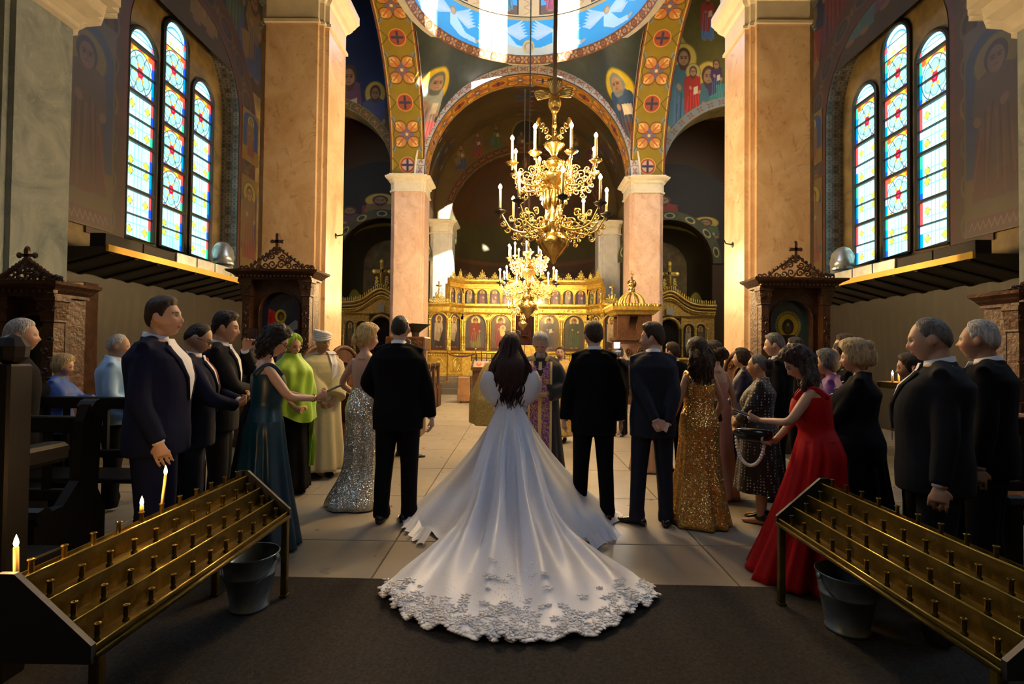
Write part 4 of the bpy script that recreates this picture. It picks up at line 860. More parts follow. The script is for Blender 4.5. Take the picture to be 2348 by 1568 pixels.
def screen_seg(g, nbig, nsm, k0, z0=.57, big=(1.5, 2.9), small=(3.28, 3.86), door=None, top=True):
    L = g.L; bw = L/nbig
    g.P('lower_panel_frame', [box(0, L, 0, .25, z0, big[0]-.07)], GOLD)
    g.P('base_moulding', [prism([(-.06, z0), (-.06, z0+.08), (0, z0+.14), (.1, z0+.14), (.1, z0)], L, 'yz', 0)], GOLD)
    for i in range(nbig):
        cx = bw*(i+.5); w = bw*.6
        g.P('oval_medallion', [tube([(cx+w*.38*cos(2*pi*q/20), -.02, z0+.43+.24*sin(2*pi*q/20)) for q in range(21)], .022, 6), ellip((cx, 0, z0+.43), (w*.2, .03, .14), 10, 6)]+[tube(spiral((cx+a*w*.5, -.01, z0+.43+b*.22), .05, .01, 0, 1.2, 8), .014, 5) for a in (-1, 1) for b in (-1, 1)], GOLDR, True)
    g.P('sill_moulding', [prism([(-.02, big[0]-.1), (-.10, big[0]-.06), (-.10, big[0]-.02), (-.04, big[0]), (.1, big[0]), (.1, big[0]-.1)], L, 'yz', 0)], GOLD)
    B = [];
    for i in range(int(L/.09)): B.append(ellip((.045+.09*i, -.08, big[0]-.14), (.035, .025, .03), 6, 4))
    g.P('egg_moulding', B, GOLDR, True)
    g.P('backing', [box(0, L, .1, .25, big[0], big[1]+.3 if top else big[1]+.1)], GOLD)
    for i in range(nbig):
        cx = bw*(i+.5); w = bw-.2; h = big[1]-big[0]-.02
        g.P('icon', painted_arch(w, h, .085, None), iconmat(k0+i, 'big'), at_=(cx, 0, big[0]+.02))
        P = archpoly(w+.05, h+.02, 16); g.P('icon_arch', tube([(a, .05, b) for a, b in P], .032, 6), GOLD, True, (cx, 0, big[0]+.01))
        g.P('spandrel_leafwork', [xf(q, (cx+s_*bw*.44, .06, big[1]-.05), sc=1) for s_ in (-1, 1) for q in [tube(spiral((0, 0, 0), .07, .01, 0, 1.3, 10), .018, 5), ellip((0, 0, .1), (.05, .03, .05), 6, 4), ellip((s_*-.06, 0, .07), (.04, .02, .03), 6, 4)]], GOLDR, True)
        g.P('hanging_lamp', [lathe([(0, -.05), (.03, -.03), (.045, .0), (.04, .02), (.02, .025), (.02, .05), (0, .06)], 8, (cx, -.06, big[1]-.18)), tube([(cx, -.06, big[1]-.13), (cx, -.02, big[1]+.05)], .006, 4)], BRASS, True)
    for i in range(nbig+1):
        cx = bw*i; cx = min(max(cx, .04), L-.04); g.P('colonnette', [xf(q, (cx, .0, 0)) for q in colonnette(.036, big[0], big[1]-.28)]+[box(cx-.06, cx+.06, -.04, .1, big[1]-.28, big[1]-.2)], GOLDR, True)
    z = big[1]+.02
    g.P('architrave', [prism([(.1, z), (-.03, z), (-.05, z+.05), (-.03, z+.06), (-.03, z+.2), (-.08, z+.24), (-.14, z+.29), (-.14, z+.33), (.1, z+.33)], L, 'yz', 0)], GOLD)
    F = []
    for i in range(int(L/.16)): F.append(tube(spiral((.08+.16*i, -.05, z+.13), .06, .01, 0, 1.2*(1 if i % 2 else -1), 8), .016, 5))
    g.P('vine_frieze', F, GOLDR, True)
    if not top: return
    sw = L/nsm; z = small[0]
    g.P('upper_backing', [box(0, L, .06, .2, z-.02, small[1]+.12)], GOLD)
    for i in range(nsm):
        cx = sw*(i+.5); w = sw-.1; h = small[1]-small[0]-.04
        g.P('small_icon', painted_arch(w, h, .045, None), iconmat(k0*3+i+20, 'small'), at_=(cx, 0, z+.03))
        g.P('small_arch', tube([(a, .02, b) for a, b in archpoly(w+.03, h+.02, 10)], .02, 5), GOLD, True, (cx, 0, z+.02))
    for i in range(nsm+1): cx = min(max(sw*i, .03), L-.03); g.P('small_colonnette', [xf(q, (cx, .0, 0)) for q in colonnette(.022, z, small[1]-.18)], GOLDR, True)
    z = small[1]
    g.P('upper_cornice', [prism([(.1, z+.02), (-.02, z+.02), (-.04, z+.1), (-.02, z+.12), (-.02, z+.18), (-.08, z+.22), (-.14, z+.28), (-.14, z+.34), (.1, z+.34)], L, 'yz', 0)], GOLD)
    nc = max(1, int(round(L/.5)))
    for i in range(nc): g.P('crest', [xf(q, (L*(i+.5)/nc, -.02, z+.34)) for q in crestpiece(L/nc*.95, .30+.10*(i % 2))], GOLDR, True)
IC = empty('altar_screen', (0, 0, 0), 0, 'tall gilded altar screen with two rows of painted icons across the sanctuary', 'altar screen')
xl, xr, dw = -2.35, 2.35, .44
YM, YF = 19.4, 18.7
screen_seg(Seg(IC, xl, YM, -dw, YM), 2, 4, 0)
screen_seg(Seg(IC, dw, YM, xr, YM), 2, 4, 2)
screen_seg(Seg(IC, -2.78, YF, xl, YM), 1, 2, 5); screen_seg(Seg(IC, xr, YM, 2.78, YF), 1, 2, 4)
screen_seg(Seg(IC, -3.55, YF, -2.78, YF), 1, 1, 5, top=False); screen_seg(Seg(IC, 2.78, YF, 3.55, YF), 1, 1, 5, top=False)
# holy doors bay
g = Seg(IC, -dw, YM, dw, YM)
for sx in (0, 2*dw): g.P('door_pier', [box(sx-.09, sx+.09, -.05, .25, .57, 3.0)]+[xf(q, (sx, -.08, 0)) for q in colonnette(.05, 1.45, 2.95)], GOLD)
g.P('door_arch', [tube([(dw+(dw-.02)*cos(pi*i/16), 0, 3.05+(dw-.05)*sin(pi*i/16)) for i in range(17)], .07, 6)], GOLD, True)
g.P('bay_spandrel', [prism([(dw-dw*cos(pi*i/12)*.92, 3.05+.4*sin(pi*i/12)), (dw-dw*cos(pi*(i+1)/12)*.92, 3.05+.4*sin(pi*(i+1)/12)), (dw-dw*cos(pi*(i+1)/12)*1.1, 3.95), (dw-dw*cos(pi*i/12)*1.1, 3.95)], .12, 'xz', .05) for i in range(12)], GOLD)
g.P('door_backing', sheet(lambda a, b: (.08+(2*dw-.16)*a, .3+.03*sin(a*40), .57+2.4*b), 60, 2), mat('dark wine curtain', (.045, .010, .008), .7), True)
c = Cv(.8, .6, 150, (.10, .05, .02)); saint(c, .4, -.05, .66, (.35, .1, .06), (.1, .12, .2), (.9, .7, .3))
g.P('door_icon', [lathe([(.12, 0), (.12, .01)], 16)], GOLD, False, (dw, .25, 2.1))
g.P('upper_centre', [box(0, 2*dw, .06, .2, 3.95, 4.2)], GOLD)
g.P('crown_crest', [xf(q, (dw, 0, 4.2)) for q in crestpiece(.9, .62)]+[box(dw-.03, dw+.03, -.03, .03, 4.7, 5.2), box(dw-.14, dw+.14, -.03, .03, 4.95, 5.02)], GOLDR, True)
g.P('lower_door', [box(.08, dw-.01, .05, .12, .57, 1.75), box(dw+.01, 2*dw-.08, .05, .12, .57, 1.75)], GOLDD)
# little gable crosses over the low wings
for sx in (-3.17, 3.17):
    S = [xf(q, (sx, YF, 3.25)) for q in crestpiece(.75, .5)]+[box(sx-.02, sx+.02, YF-.02, YF+.02, 3.7, 4.05), box(sx-.1, sx+.1, YF-.02, YF+.02, 3.86, 3.92)]
    for q in range(6): S.append(tube(spiral((sx+(-.3+.12*q), YF-.02, 3.35), .07, .01, 0, 1.3, 8), .02, 5))
    build('gable_cross', S, GOLDR, IC, True)
# platform steps
st = mat('grey carpeted step', (.16, .135, .115), .8, bump=.3, bscale=80)
pl = struct('floor_platform', [bbox(-4.4, 4.4, 18.3, 22, 0, .56, .01)], st, 'grey stepped platform before the altar screen')
build('step', bbox(-4.2, 4.2, 17.95, 18.32, 0, .38, .01), mat('worn edge stone', (.10, .09, .08), .5), pl); build('step', bbox(-4.1, 4.1, 17.6, 17.97, 0, .19, .01), mat('worn edge stone', (.10, .09, .08), .5), pl)
# side altar screens in the aisles
def side_screen(sg, nm):
    o = empty('side_altar_screen', (sg*6.0, 20.1, 0), 0, 'dim gilded side altar screen with curved top and cross, %s aisle' % nm, 'altar screen')
    w = 2.9; x0 = -w/2
    def top(x): return 3.35+.55*exp(-((x-sg*-.35*1)/.62)**2)
    cx0 = -.35*sg
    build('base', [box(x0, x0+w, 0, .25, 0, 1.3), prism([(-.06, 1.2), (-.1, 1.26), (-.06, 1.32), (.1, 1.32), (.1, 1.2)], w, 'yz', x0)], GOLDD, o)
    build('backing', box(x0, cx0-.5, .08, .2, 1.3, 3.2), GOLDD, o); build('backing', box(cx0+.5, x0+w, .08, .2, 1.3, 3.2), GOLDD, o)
    k = 0
    for cx in (-1.18, -.95, -.3, .75, 1.2):
        pass
    for cx, w_, z0, z1 in ((cx0-sg*-.0-.78, .42, 1.35, 2.65), (cx0+.78, .42, 1.35, 2.65), (cx0-1.25 if sg > 0 or True else 0, .36, 1.35, 2.65), (cx0+1.25, .36, 1.35, 2.65)):
        if cx-w_/2 < x0-.05 or cx+w_/2 > x0+w+.05: continue
        h = z1-z0; build('icon', xf(painted_arch(w_, h, .06, None), (cx, 0, z0)), iconmat(k+4, 'big'), o); k += 1
        build('icon_arch', xf(tube([(a, .03, b) for a, b in archpoly(w_+.04, h+.02)], .035, 6), (cx, 0, z0)), GOLDD, o, True)
        build('colonnette', [xf(q, (cx+sx*(w_/2+.06), -.02, 0)) for sx in (-1, 1) for q in colonnette(.035, 1.32, 2.5)], GOLDR, o, True)
    build('door_arch', tube([(cx0+.42*cos(pi*i/16), 0, 2.45+.42*sin(pi*i/16)) for i in range(17)], .07, 6), GOLDD, o, True)
    build('door_backing', [box(cx0-.42, cx0+.42, .15, .2, 1.3, 2.87)], mat('black recess', (.01, .006, .004), .9), o)  # flat panel coloured near-black to read as the doorway's dark depth
    n = 40
    for q, (dz, dy) in enumerate(((-.25, -.03), (-.12, -.08), (0, -.14))):
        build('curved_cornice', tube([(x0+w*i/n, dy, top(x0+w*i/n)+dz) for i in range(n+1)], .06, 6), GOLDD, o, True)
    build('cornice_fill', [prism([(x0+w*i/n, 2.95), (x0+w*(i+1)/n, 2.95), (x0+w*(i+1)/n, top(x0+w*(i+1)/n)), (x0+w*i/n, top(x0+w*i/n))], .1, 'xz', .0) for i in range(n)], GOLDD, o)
    S = []
    for i in range(34):
        x = x0+.05+(w-.1)*i/33; S.append(ellip((x, -.1, top(x)+.12), (.03, .03, .09+.03*(i % 2)), 6, 5)); S.append(tube(spiral((x, -.05, top(x)-.32), .05, .01, 0, 1.2, 8), .016, 5))
    build('leaf_cresting', S, GOLDR, o, True)
    zc = top(cx0)+.1; S = [box(cx0-.07, cx0+.07, -.05, .03, zc, zc+.95), box(cx0-.26, cx0+.26, -.05, .03, zc+.52, zc+.68)]
    for a, b in ((-.3, .6), (.3, .6), (0, 1.0)): S += [ellip((cx0+a, -.02, zc+b), (.10, .05, .10), 8, 6)]
    for sx in (-1, 1): S += [tube(spiral((cx0+sx*.2, -.02, zc+.12+.12*q), .10-.02*q, .01, 0, 1.2*sx, 10), .025, 5) for q in range(3)]
    build('cross', S, GOLDR, o, True)
    build('crucified_figure', [tube([(cx0-.2, -.08, zc+.6), (cx0, -.08, zc+.52), (cx0+.2, -.08, zc+.6)], .02, 5), tube([(cx0, -.08, zc+.6), (cx0, -.09, zc+.35), (cx0, -.07, zc+.1)], [.03, .035, .02], 6), ellip((cx0, -.09, zc+.66), (.03, .03, .04), 6, 5)], OCHRE, o, True)
    build('tablets', [xf(sheet(lambda a, b: (-.13+.26*a, -.1, .3*b+.03*sin(a*2*pi)**2), 8, 1), (cx0, 0, 2.98))], mat('pale tablet', (.5, .5, .42), .6), o)
side_screen(-1, 'left'); side_screen(1, 'right')
light('POINT', 'side_chapel_lamp', (-6.2, 19.2, 4.6), 5, (1, .7, .35), shadow_soft_size=.1)
light('POINT', 'side_chapel_lamp', (6.2, 19.2, 4.6), 8, (1, .75, .35), shadow_soft_size=.1)
# unseen spot added for assumed sunlight on the left pilaster, no window built
light('SPOT', 'assumed_pilaster_beam', (3.6, 19.0, 8.2), 14000, (.95, .98, 1), Vector((-3.5, 21.0, 4.3))-Vector((3.6, 19.0, 8.2)), spot_size=R(15), spot_blend=.08, shadow_soft_size=.05)

for ob in list(bpy.data.objects):
    if ob.name.split('.')[0] in ('cast_ornament', 'vine_frieze', 'egg_moulding', 'leaf_cresting', 'crest', 'spandrel_leafwork', 'oval_medallion', 'gable_cross', 'crown_crest') and ob.type == 'MESH': ob['kind'] = 'stuff'
# ------------------------------------------------------------ carved icon shrines
def shrine(label, loc, w, h, m, icon, rz=0, crest_h=.5, ratio=.55):
    o = empty('icon_shrine', loc, rz, label, 'icon shrine')
    zc = h
    build('plinth', [bbox(-w/2, w/2, -.28, .28, 0, .12, .01), bbox(-w/2+.04, w/2-.04, -.26, .26, .12, .9, .01)], m, o)
    build('desk_ledge', bbox(-w/2-.02, w/2+.02, -.32, .28, .9, .96, .012), m, o)
    build('back_panel', box(-w/2+.06, w/2-.06, .12, .24, .96, zc-.04), m, o)
    iw = w*ratio; z1 = zc-.24; z0 = .98
    P = archpoly(iw, z1-z0, 14)
    sp = [prism([(P[i][0], P[i][1]+z0), (P[i+1][0], P[i+1][1]+z0), (P[i+1][0], zc-.08), (P[i][0], zc-.08)], .12, 'xz', -.0) for i in range(1, 15)]
    build('arched_frame', sp+[box(-w/2+.06, -iw/2, 0, .12, z0, zc-.08), box(iw/2, w/2-.06, 0, .12, z0, zc-.08)], m, o)
    build('icon', painted_arch(iw, z1-z0, .1, None), icon, o).location.z = z0
    build('icon_moulding', tube([(a, -.01, b+z0) for a, b in P], .018, 6), m, o, True)
    for sx in (-1, 1):
        x = sx*(w/2-.12)
        build('carved_column', [bbox(x-.08, x+.08, -.16, 0, .96, 1.06, .01), box(x-.055, x+.055, -.13, 0, 1.06, zc-.34)]+[tube(spiral((x+.02*(-1)**q, -.13, 1.16+.1*q), .038, .008, q*pi, 1.2, 8), .012, 4) for q in range(int((zc-1.55)/.1))], m, o)
        build('capital', [loftr([[(x-s, -.07-s, z), (x+s, -.07-s, z), (x+s, 0, z), (x-s, 0, z)] for s, z in ((.06, zc-.34), (.075, zc-.33), (.07, zc-.31), (.095, zc-.13), (.11, zc-.12), (.11, zc-.08))])]+[tube(spiral((x+a*.06, -.16, zc-.2), .035, .01, 0, 1.3, 8), .012, 5) for a in (-1, 1)], m, o)
    cn = build('cornice', loftr([[(-w/2+.02-e, -.18-e, z), (w/2-.02+e, -.18-e, z), (w/2-.02+e, .24, z), (-w/2+.02-e, .24, z)] for e, z in ((0, zc-.08), (.0, zc-.05), (.05, zc-.02), (.07, zc+.0), (.13, zc+.03), (.14, zc+.06), (.12, zc+.06))]), m, o)
    build('dentils', [box(-w/2+.06*k, -w/2+.06*k+.035, -.25, -.2, zc-.05, zc-.02) for k in range(int(w/.06)+1)], m, cn)['kind'] = 'stuff'
    # pierced scroll pediment
    S = []; zt = zc+.06; H = crest_h; y = -.12
    S.append(box(-w/2, w/2, y-.02, y+.02, zt, zt+.03))
    for sx in (-1, 1):
        S += [tube(spiral((sx*w*a, y, zt+H*b), r, .008, a0, tn*sx, 14), [.017-.007*i/14 for i in range(15)], 5) for a, b, r, a0, tn in
              ((.06, .20, .075, 0, 1.5), (.155, .16, .06, pi, -1.4), (.24, .12, .052, 0, 1.4), (.07, .44, .055, pi, 1.4), (.15, .36, .05, 0, -1.3), (.40, .10, .05, 0, 1.4), (.47, .09, .045, pi, -1.4), (.32, .09, .035, 0, 1.3), (.035, .62, .04, 0, 1.2))]
        for t in range(7): S.append(ellip((sx*w*(.34-.05*t), y, zt+H*(.12+.085*t)+.03), (.028, .018, .034), 6, 5))
        S.append(tube([(sx*w*.36, y, zt+.04), (sx*w*.25, y, zt+H*.3), (sx*w*.12, y, zt+H*.52), (sx*w*.03, y, zt+H*.75)], .014, 5))
    S += [box(-.022, .022, y-.015, y+.015, zt+H*.5, zt+H*1.12), box(-.075, .075, y-.015, y+.015, zt+H*.88, zt+H*.97)]+[ellip((a, y, zt+H*b), (.032, .02, .032), 6, 5) for a, b in ((-.08, .925), (.08, .925), (0, 1.13), (0, .6))]
    build('pierced_pediment', S, m, o)
    return o
def rider():
    c = Cv(.75, 1.5, 200, (.04, .07, .13)); c.ell(.55, 1.15, .3, .22, (.12, .16, .22), .6, .5); c.ell(.2, .75, .2, .3, (.05, .10, .14), 0, .6)
    c.poly([(.12, 1.22), (.28, 1.15), (.33, .95), (.2, .82), (.10, .95)], (.62, .04, .06)); c.poly([(.10, 1.1), (.2, 1.2), (.16, .9)], (.45, .02, .05))
    hc = (.50, .58, .60); c.poly([(.42, .72), (.5, .95), (.62, 1.03), (.72, .98), (.70, .9), (.60, .86), (.60, .7), (.68, .5), (.72, .3), (.66, .28), (.60, .45), (.50, .5), (.46, .3), (.40, .3), (.40, .5)], hc); c.ell(.38, .55, .22, .15, hc); c.poly([(.3, .5), (.26, .2), (.32, .2), (.38, .5)], hc); c.poly([(.18, .6), (.08, .4), (.12, .35), (.24, .5)], hc)
    c.line([(.5, .9), (.56, .75), (.56, .6)], .012, (.3, .36, .4)); c.line([(.72, .95), (.6, .8), (.42, .74)], .012, (.3, .08, .05))
    c.poly([(.30, .98), (.42, 1.0), (.46, .78), (.42, .66), (.30, .68)], (.62, .50, .08)); c.poly([(.31, .70), (.45, .72), (.44, .48), (.36, .45)], (.55, .42, .07)); c.poly([(.36, .95), (.45, .93), (.44, .8), (.38, .8)], (.4, .05, .05))
    c.ell(.345, 1.09, .105, .115, (.85, .78, .12)); c.ell(.345, 1.09, .062, .075, (.14, .09, .03)); c.ell(.352, 1.07, .036, .05, (.46, .28, .10))
    c.poly([(.66, 1.05), (.74, 1.05), (.74, .6), (.66, .6)], (.45, .05, .08)); c.rect(.68, .72, .72, .85, (.7, .6, .2)); c.rect(.69, .9, .72, 1.0, (.7, .6, .2)); c.ell(.35, .1, .3, .1, (.05, .09, .04)); c.noise(4, .25, 2); return c
def raysaint():
    c = Cv(.75, 1.5, 200, (.06, .13, .14)); cx, cy = .375, 1.06
    for k in range(40):
        a = k*2*pi/40; c.line([(cx+.16*cos(a), cy+.18*sin(a)), (cx+.225*cos(a), cy+.245*sin(a))], .02, (.75, .62, .08))
    c.ell(cx, cy, .2, .22, (.70, .56, .07)); c.ell(cx, cy, .2, .22, (.35, .26, .03), ring=.1)
    c.poly([(.05, .2), (.12, .78), (.26, .9), (.50, .9), (.64, .78), (.7, .2)], (.035, .045, .055)); c.ell(cx, cy-.02, .105, .135, (.05, .05, .06)); c.ell(cx, cy-.04, .06, .09, (.14, .11, .07)); c.ell(cx, cy+.02, .02, .03, (.5, .45, .1)); c.noise(4, .3, 3)
    for k in range(5): c.line([(.2+.1*k, .3), (.25+.07*k, .8)], .01, (.10, .12, .12))
    return c
def darkicon(seed):
    c = Cv(.6, 1.2, 150, (.06, .07, .05)); saint(c, .3, .15, .85, (.22, .06, .05), (.10, .14, .10), (.40, .35, .08), seed=seed, child=True); c.noise(4, .4, seed); return c
shrine('dark carved shrine by the left pillar, icon of a rider on a white horse', (-4.03, 8.05, 0), 1.18, 2.66, WOOD, imat('rider icon', rider().A, .22, coat=.5))
shrine('dark carved shrine against the right pillar with a radiant gold halo icon', (4.02, 8.05, 0), 1.18, 2.60, WOOD, imat('ray icon', raysaint().A, .18, coat=.8))
shrine('small brown icon shrine before the grey pillar at far left', (-5.2, 5.2, 0), .72, 2.08, WOOD, imat('dark icon a', darkicon(1).A, .3, coat=.3), crest_h=.3, ratio=.62)
shrine('small brown icon shrine at the far right edge', (4.95, 5.2, 0), .72, 2.08, WOOD, imat('dark icon b', darkicon(2).A, .3, coat=.3), crest_h=.3, ratio=.62)
for sg, nm, col in ((-1, 'left', (.52, .40, .07)), (1, 'right', (.60, .48, .06))):
    o = empty('icon_cabinet', (sg*5.77, 6.3, 0), 0, 'narrow dark cabinet with a yellow-ground icon, far '+nm, 'icon cabinet')
    build('body', [bbox(-.2, .2, -.1, .12, 0, 2.3, .01)], WOOD, o)
    c = Cv(.26, .8, 200, col); c.ell(.13, .55, .05, .06, (.3, .18, .1)); c.poly([(.05, .1), (.06, .42), (.13, .5), (.2, .42), (.21, .1)], (.35, .05, .03)); c.noise(5, .2, 1)
    build('icon', sheet(lambda a, b: (-.13+.26*a, -.115, 1.42+.8*b), 1, 1), imat('yellow icon '+nm, c.A, .3), o)
    build('frame', [tube([(-.14, -.115, 1.41), (.14, -.115, 1.41), (.14, -.115, 2.23), (-.14, -.115, 2.23), (-.14, -.115, 1.41)], .015, 5)], GOLDD, o)
    light('POINT', 'icon_lamp', (sg*5.72, 6.0, 2.3), 1.6, (1, .75, .3), shadow_soft_size=.02)
    q = build('vigil_lamp', [lathe([(0, -.04), (.03, -.02), (.035, .02), (.025, .03)], 10, (sg*5.74, 5.98, 2.16)), tube([(sg*5.74, 5.98, 2.19), (sg*5.74, 6.17, 2.31)], .006, 4)], BRASS); tag(q, 'tiny glowing vigil lamp over the yellow icon, far '+nm, 'lamp')
    build('flame', ellip((sg*5.74, 5.98, 2.2), (.012, .012, .022), 6, 5), BULBM, q)
# ------------------------------------------------------------ pulpit
o = empty('pulpit', (3.15, 15.4, 0), 0, 'dark carved wooden pulpit with gilded crown canopy by the right inner pillar', 'pulpit')
build('body', [bbox(-.5, .5, -.4, .5, 0, 1.9, .02), bbox(-.56, .56, -.46, .55, 1.86, 1.96, .01), bbox(-.6, .6, -.5, .6, 0, .2, .02)], WOOD, o)
build('carved_front', [box(-.4, .4, -.43, -.4, .3, 1.75)]+[tube(spiral((x, -.45, z), .12, .02, x*9, 1.5, 14), .022, 5) for x in (-.2, .2) for z in (.5, .85, 1.2, 1.55)], WOOD, o, True)
build('curved_side', [prism([(-.5+.0, 2.6), (-.5, 1.9), (-.38, 1.95), (-.2, 2.2), (-.12, 2.6)], .06, 'xz', -.4), prism([(.5, 2.62), (.5, 1.9), (.12, 1.9), (.05, 2.3), (.12, 2.62)], .06, 'xz', -.42)], WOOD, o)
build('back_board', box(-.45, .5, .42, .5, 1.9, 2.65), WOOD, o)
build('canopy', [loftr([[(-e, -e, z), (e, -e, z), (e, e, z), (-e, e, z)] for e, z in ((.5, 2.6), (.55, 2.62), (.6, 2.68), (.68, 2.74), (.7, 2.84), (.66, 2.86), (.3, 2.95), (.0, 3.0))])], GOLD, o)
build('canopy_fringe', [ellip((x, y, 2.88), (.035, .035, .05), 6, 5) for k in range(17) for x, y in ((-.68+.085*k, -.68), (-.68, -.68+.085*k), (.68, -.68+.085*k))], GOLDR, o, True)['kind'] = 'stuff'
for k in range(8): a = k*pi/4; build('crown_rib', tube([(.38*cos(a)*cos(t), .38*sin(a)*cos(t), 2.94+.36*sin(t)) for t in [pi/2*i/8*.95 for i in range(9)]], .035, 6), GOLD, o, True)
build('crown_ball', [lathe([(.05, 3.25), (.1, 3.3), (.1, 3.42), (.07, 3.44), (.13, 3.5), (.14, 3.58), (.11, 3.66), (.03, 3.7), (.02, 3.78)], 14), box(-.012, .012, -.012, .012, 3.75, 3.95), box(-.05, .05, -.012, .012, 3.85, 3.875)], BRASS, o, True)
# gilded corner cross beyond the pulpit
# ------------------------------------------------------------ stalls, pews, lecterns
def stall(label, loc, rz):
    o = empty('choir_stall', loc, rz, label, 'stall')
    build('back', [prism([(-.3, .45), (.3, .45), (.3, 1.2)]+[(.3*cos(pi*i/12), 1.2+.34*sin(pi*i/12)) for i in range(13)]+[(-.3, 1.2)], .05, 'xz', 0)], WOODM, o)
    build('back_rim', tube([(.3, -.0, .9)]+[(.3*cos(pi*i/12), 0, 1.2+.34*sin(pi*i/12)) for i in range(13)]+[(-.3, 0, .9)], .035, 6), WOODM, o, True)
    build('carved_oval', [tube([(.12*cos(2*pi*i/16), -.02, 1.12+.2*sin(2*pi*i/16)) for i in range(17)], .02, 6), ellip((0, -.01, 1.12), (.05, .02, .1), 8, 6)]+[tube(spiral((a*.18, -.02, 1.32), .05, .01, 0, 1.2, 8), .014, 5) for a in (-1, 1)], WOODM, o, True)
    build('seat', bbox(-.28, .28, -.45, 0, .42, .47, .01), WOODM, o)
    for s in (-1, 1):
        build('side_panel', prism([(-.5, 0), (.05, 0), (.05, 1.0), (-.1, .95), (-.5, .8)], .05, 'yz', s*.31-.025), WOODM, o); build('arm_knob', ellip((s*.31, -.48, .84), (.05, .05, .06), 8, 6), WOODM, o, True)
    build('front_panel', box(-.28, .28, -.46, -.42, 0, .42), WOODM, o); return o
stall('carved arched stall behind the man in the white turban, nearer one', (-3.05, 7.15, 0), R(62))
stall('carved arched stall behind the man in the white turban, farther one', (-2.95, 7.9, 0), R(62))
stall('carved arched stall beyond the coral dress at right', (2.95, 7.35, 0), R(-62))
def pew(label, loc, L, rz=0, m=WOOD, group=None, H=1.15):
    o = empty('pew', loc, rz, label, 'pew', group)
    for sx in (-1, 1):
        x = sx*L/2
        build('pew_end', [prism([(-.28, 0), (.2, 0), (.2, .5), (.14, .62), (.16, H-.12), (.2, H-.04), (.16, H), (.06, H), (.02, H-.1), (.0, .7), (-.1, .58), (-.28, .56)], .06, 'yz', x-.03), tube([(x-.05, .12, H-.03), (x+.05, .12, H-.03)], .06, 10), tube([(x-.05, -.24, .56), (x+.05, -.24, .56)], .05, 8)], m, o)
    build('seat', bbox(-L/2, L/2, -.26, .12, .42, .46, .008), m, o); build('top_rail', bbox(-L/2, L/2, .08, .14, H-.18, H-.08, .008), m, o); build('lower_rail', bbox(-L/2, L/2, .08, .13, .55, .62, .008), m, o)
    n = int(L/.16)
    for k in range(n): build('baluster', box(-L/2+L*(k+.5)/n-.02, -L/2+L*(k+.5)/n+.02, .09, .12, .62, H-.18), m, o)
    return o
p0 = pew('dark wooden pew with scrolled end left of the aisle, nearest of its row', (-2.95, 10.9, 0), 1.1, pi)
for k, nm in enumerate(('second', 'third', 'fourth', 'farthest')): dup(p0, None, (-2.95, 11.65+.75*k, 0), pi, 'dark wooden pew with scrolled end left of the aisle, %s of its row' % nm)
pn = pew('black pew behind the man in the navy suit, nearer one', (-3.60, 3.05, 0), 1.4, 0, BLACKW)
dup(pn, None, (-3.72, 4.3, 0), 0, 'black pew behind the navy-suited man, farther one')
o = empty('high_stall', (-2.72, 2.38, 0), 0, 'tall near-black stall end at the far left edge', 'stall')
build('end_panel', [prism([(-.5, 0), (.1, 0), (.1, 1.3), (.05, 1.5), (-.12, 1.6), (-.5, 1.62)], .08, 'xz', -.1)], BLACKW, o); build('post', [bbox(.1, .2, -.12, .0, 0, 1.42, .01), lathe([(.03, 1.42), (.06, 1.45), (.065, 1.5), (.04, 1.54), (.0, 1.56)], 10, (.15, -.06, 0))], BLACKW, o)
build('seat_panel', bbox(-.5, .1, 0, .3, .4, .46, .01), BLACKW, o); build('arm_rail', bbox(-.02, .1, .0, .33, .9, 1.0, .02), BLACKW, o)
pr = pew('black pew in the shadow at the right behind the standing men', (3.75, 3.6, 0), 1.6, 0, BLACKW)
# big carved lectern left, with a black tray
o = empty('lectern', (-2.2, 9.1, 0), 0, 'brown carved lectern carrying a black tray beside the left inner pillar', 'lectern')
build('body', [bbox(-.28, .28, -.25, .25, 0, 1.6, .02)], WOODM, o); build('carved_band', [bbox(-.34, .34, -.3, .3, 1.5, 1.74, .02)]+[tube(spiral((-.25+.1*k, -.3, 1.62), .04, .01, 0, 1.2, 8), .012, 5) for k in range(6)], WOODM, o)
build('tray', [lathe([(.06, 1.74), (.07, 1.82), (.12, 1.86), (.26, 1.96), (.27, 1.97), (.24, 1.97), (.0, 1.9)], 4, (.12, 0, 0))], DARKM, o)
for x, y, nm, k in ((-1.32, 15.0, 'left', 0), (1.15, 15.2, 'right', 1)):
    o = empty('icon_stand', (x, y, 0), 0, 'dark draped icon stand on the %s before the altar screen' % nm, 'icon stand')
    build('body', [bbox(-.24, .24, -.2, .2, 0, .95, .01)], WOOD, o); build('sloped_top', prism([(-.26, .95), (.24, .95), (.24, 1.25), (-.26, 1.02)], .56, 'yz', -.28), WOOD, o)
    c = Cv(.5, .35, 120, (.42, .38, .34)); c.ell(.18, .15, .09, .1, (.5, .12, .06)); c.ell(.4, .15, .06, .09, (.5, .15, .08)); c.ell(.18, .2, .04, .05, SKINP)
    build('icon', sheet(lambda a, b: (-.22+.44*a, -.27+.42*b, 1.04+.19*b), 1, 1), imat('stand icon %d' % k, c.A, .4), o)
    build('candle_rack', [tube([(-.3+.15*q, .1, 1.2), (-.3+.15*q, .1, 1.38+.05*(q % 2))], .014, 5) for q in range(5)]+[tube([(-.32, .1, 1.3), (.32, .1, 1.3)], .014, 5), tube([(0, .1, 1.25), (0, .1, 1.5)], .012, 5)], DARKM, o)
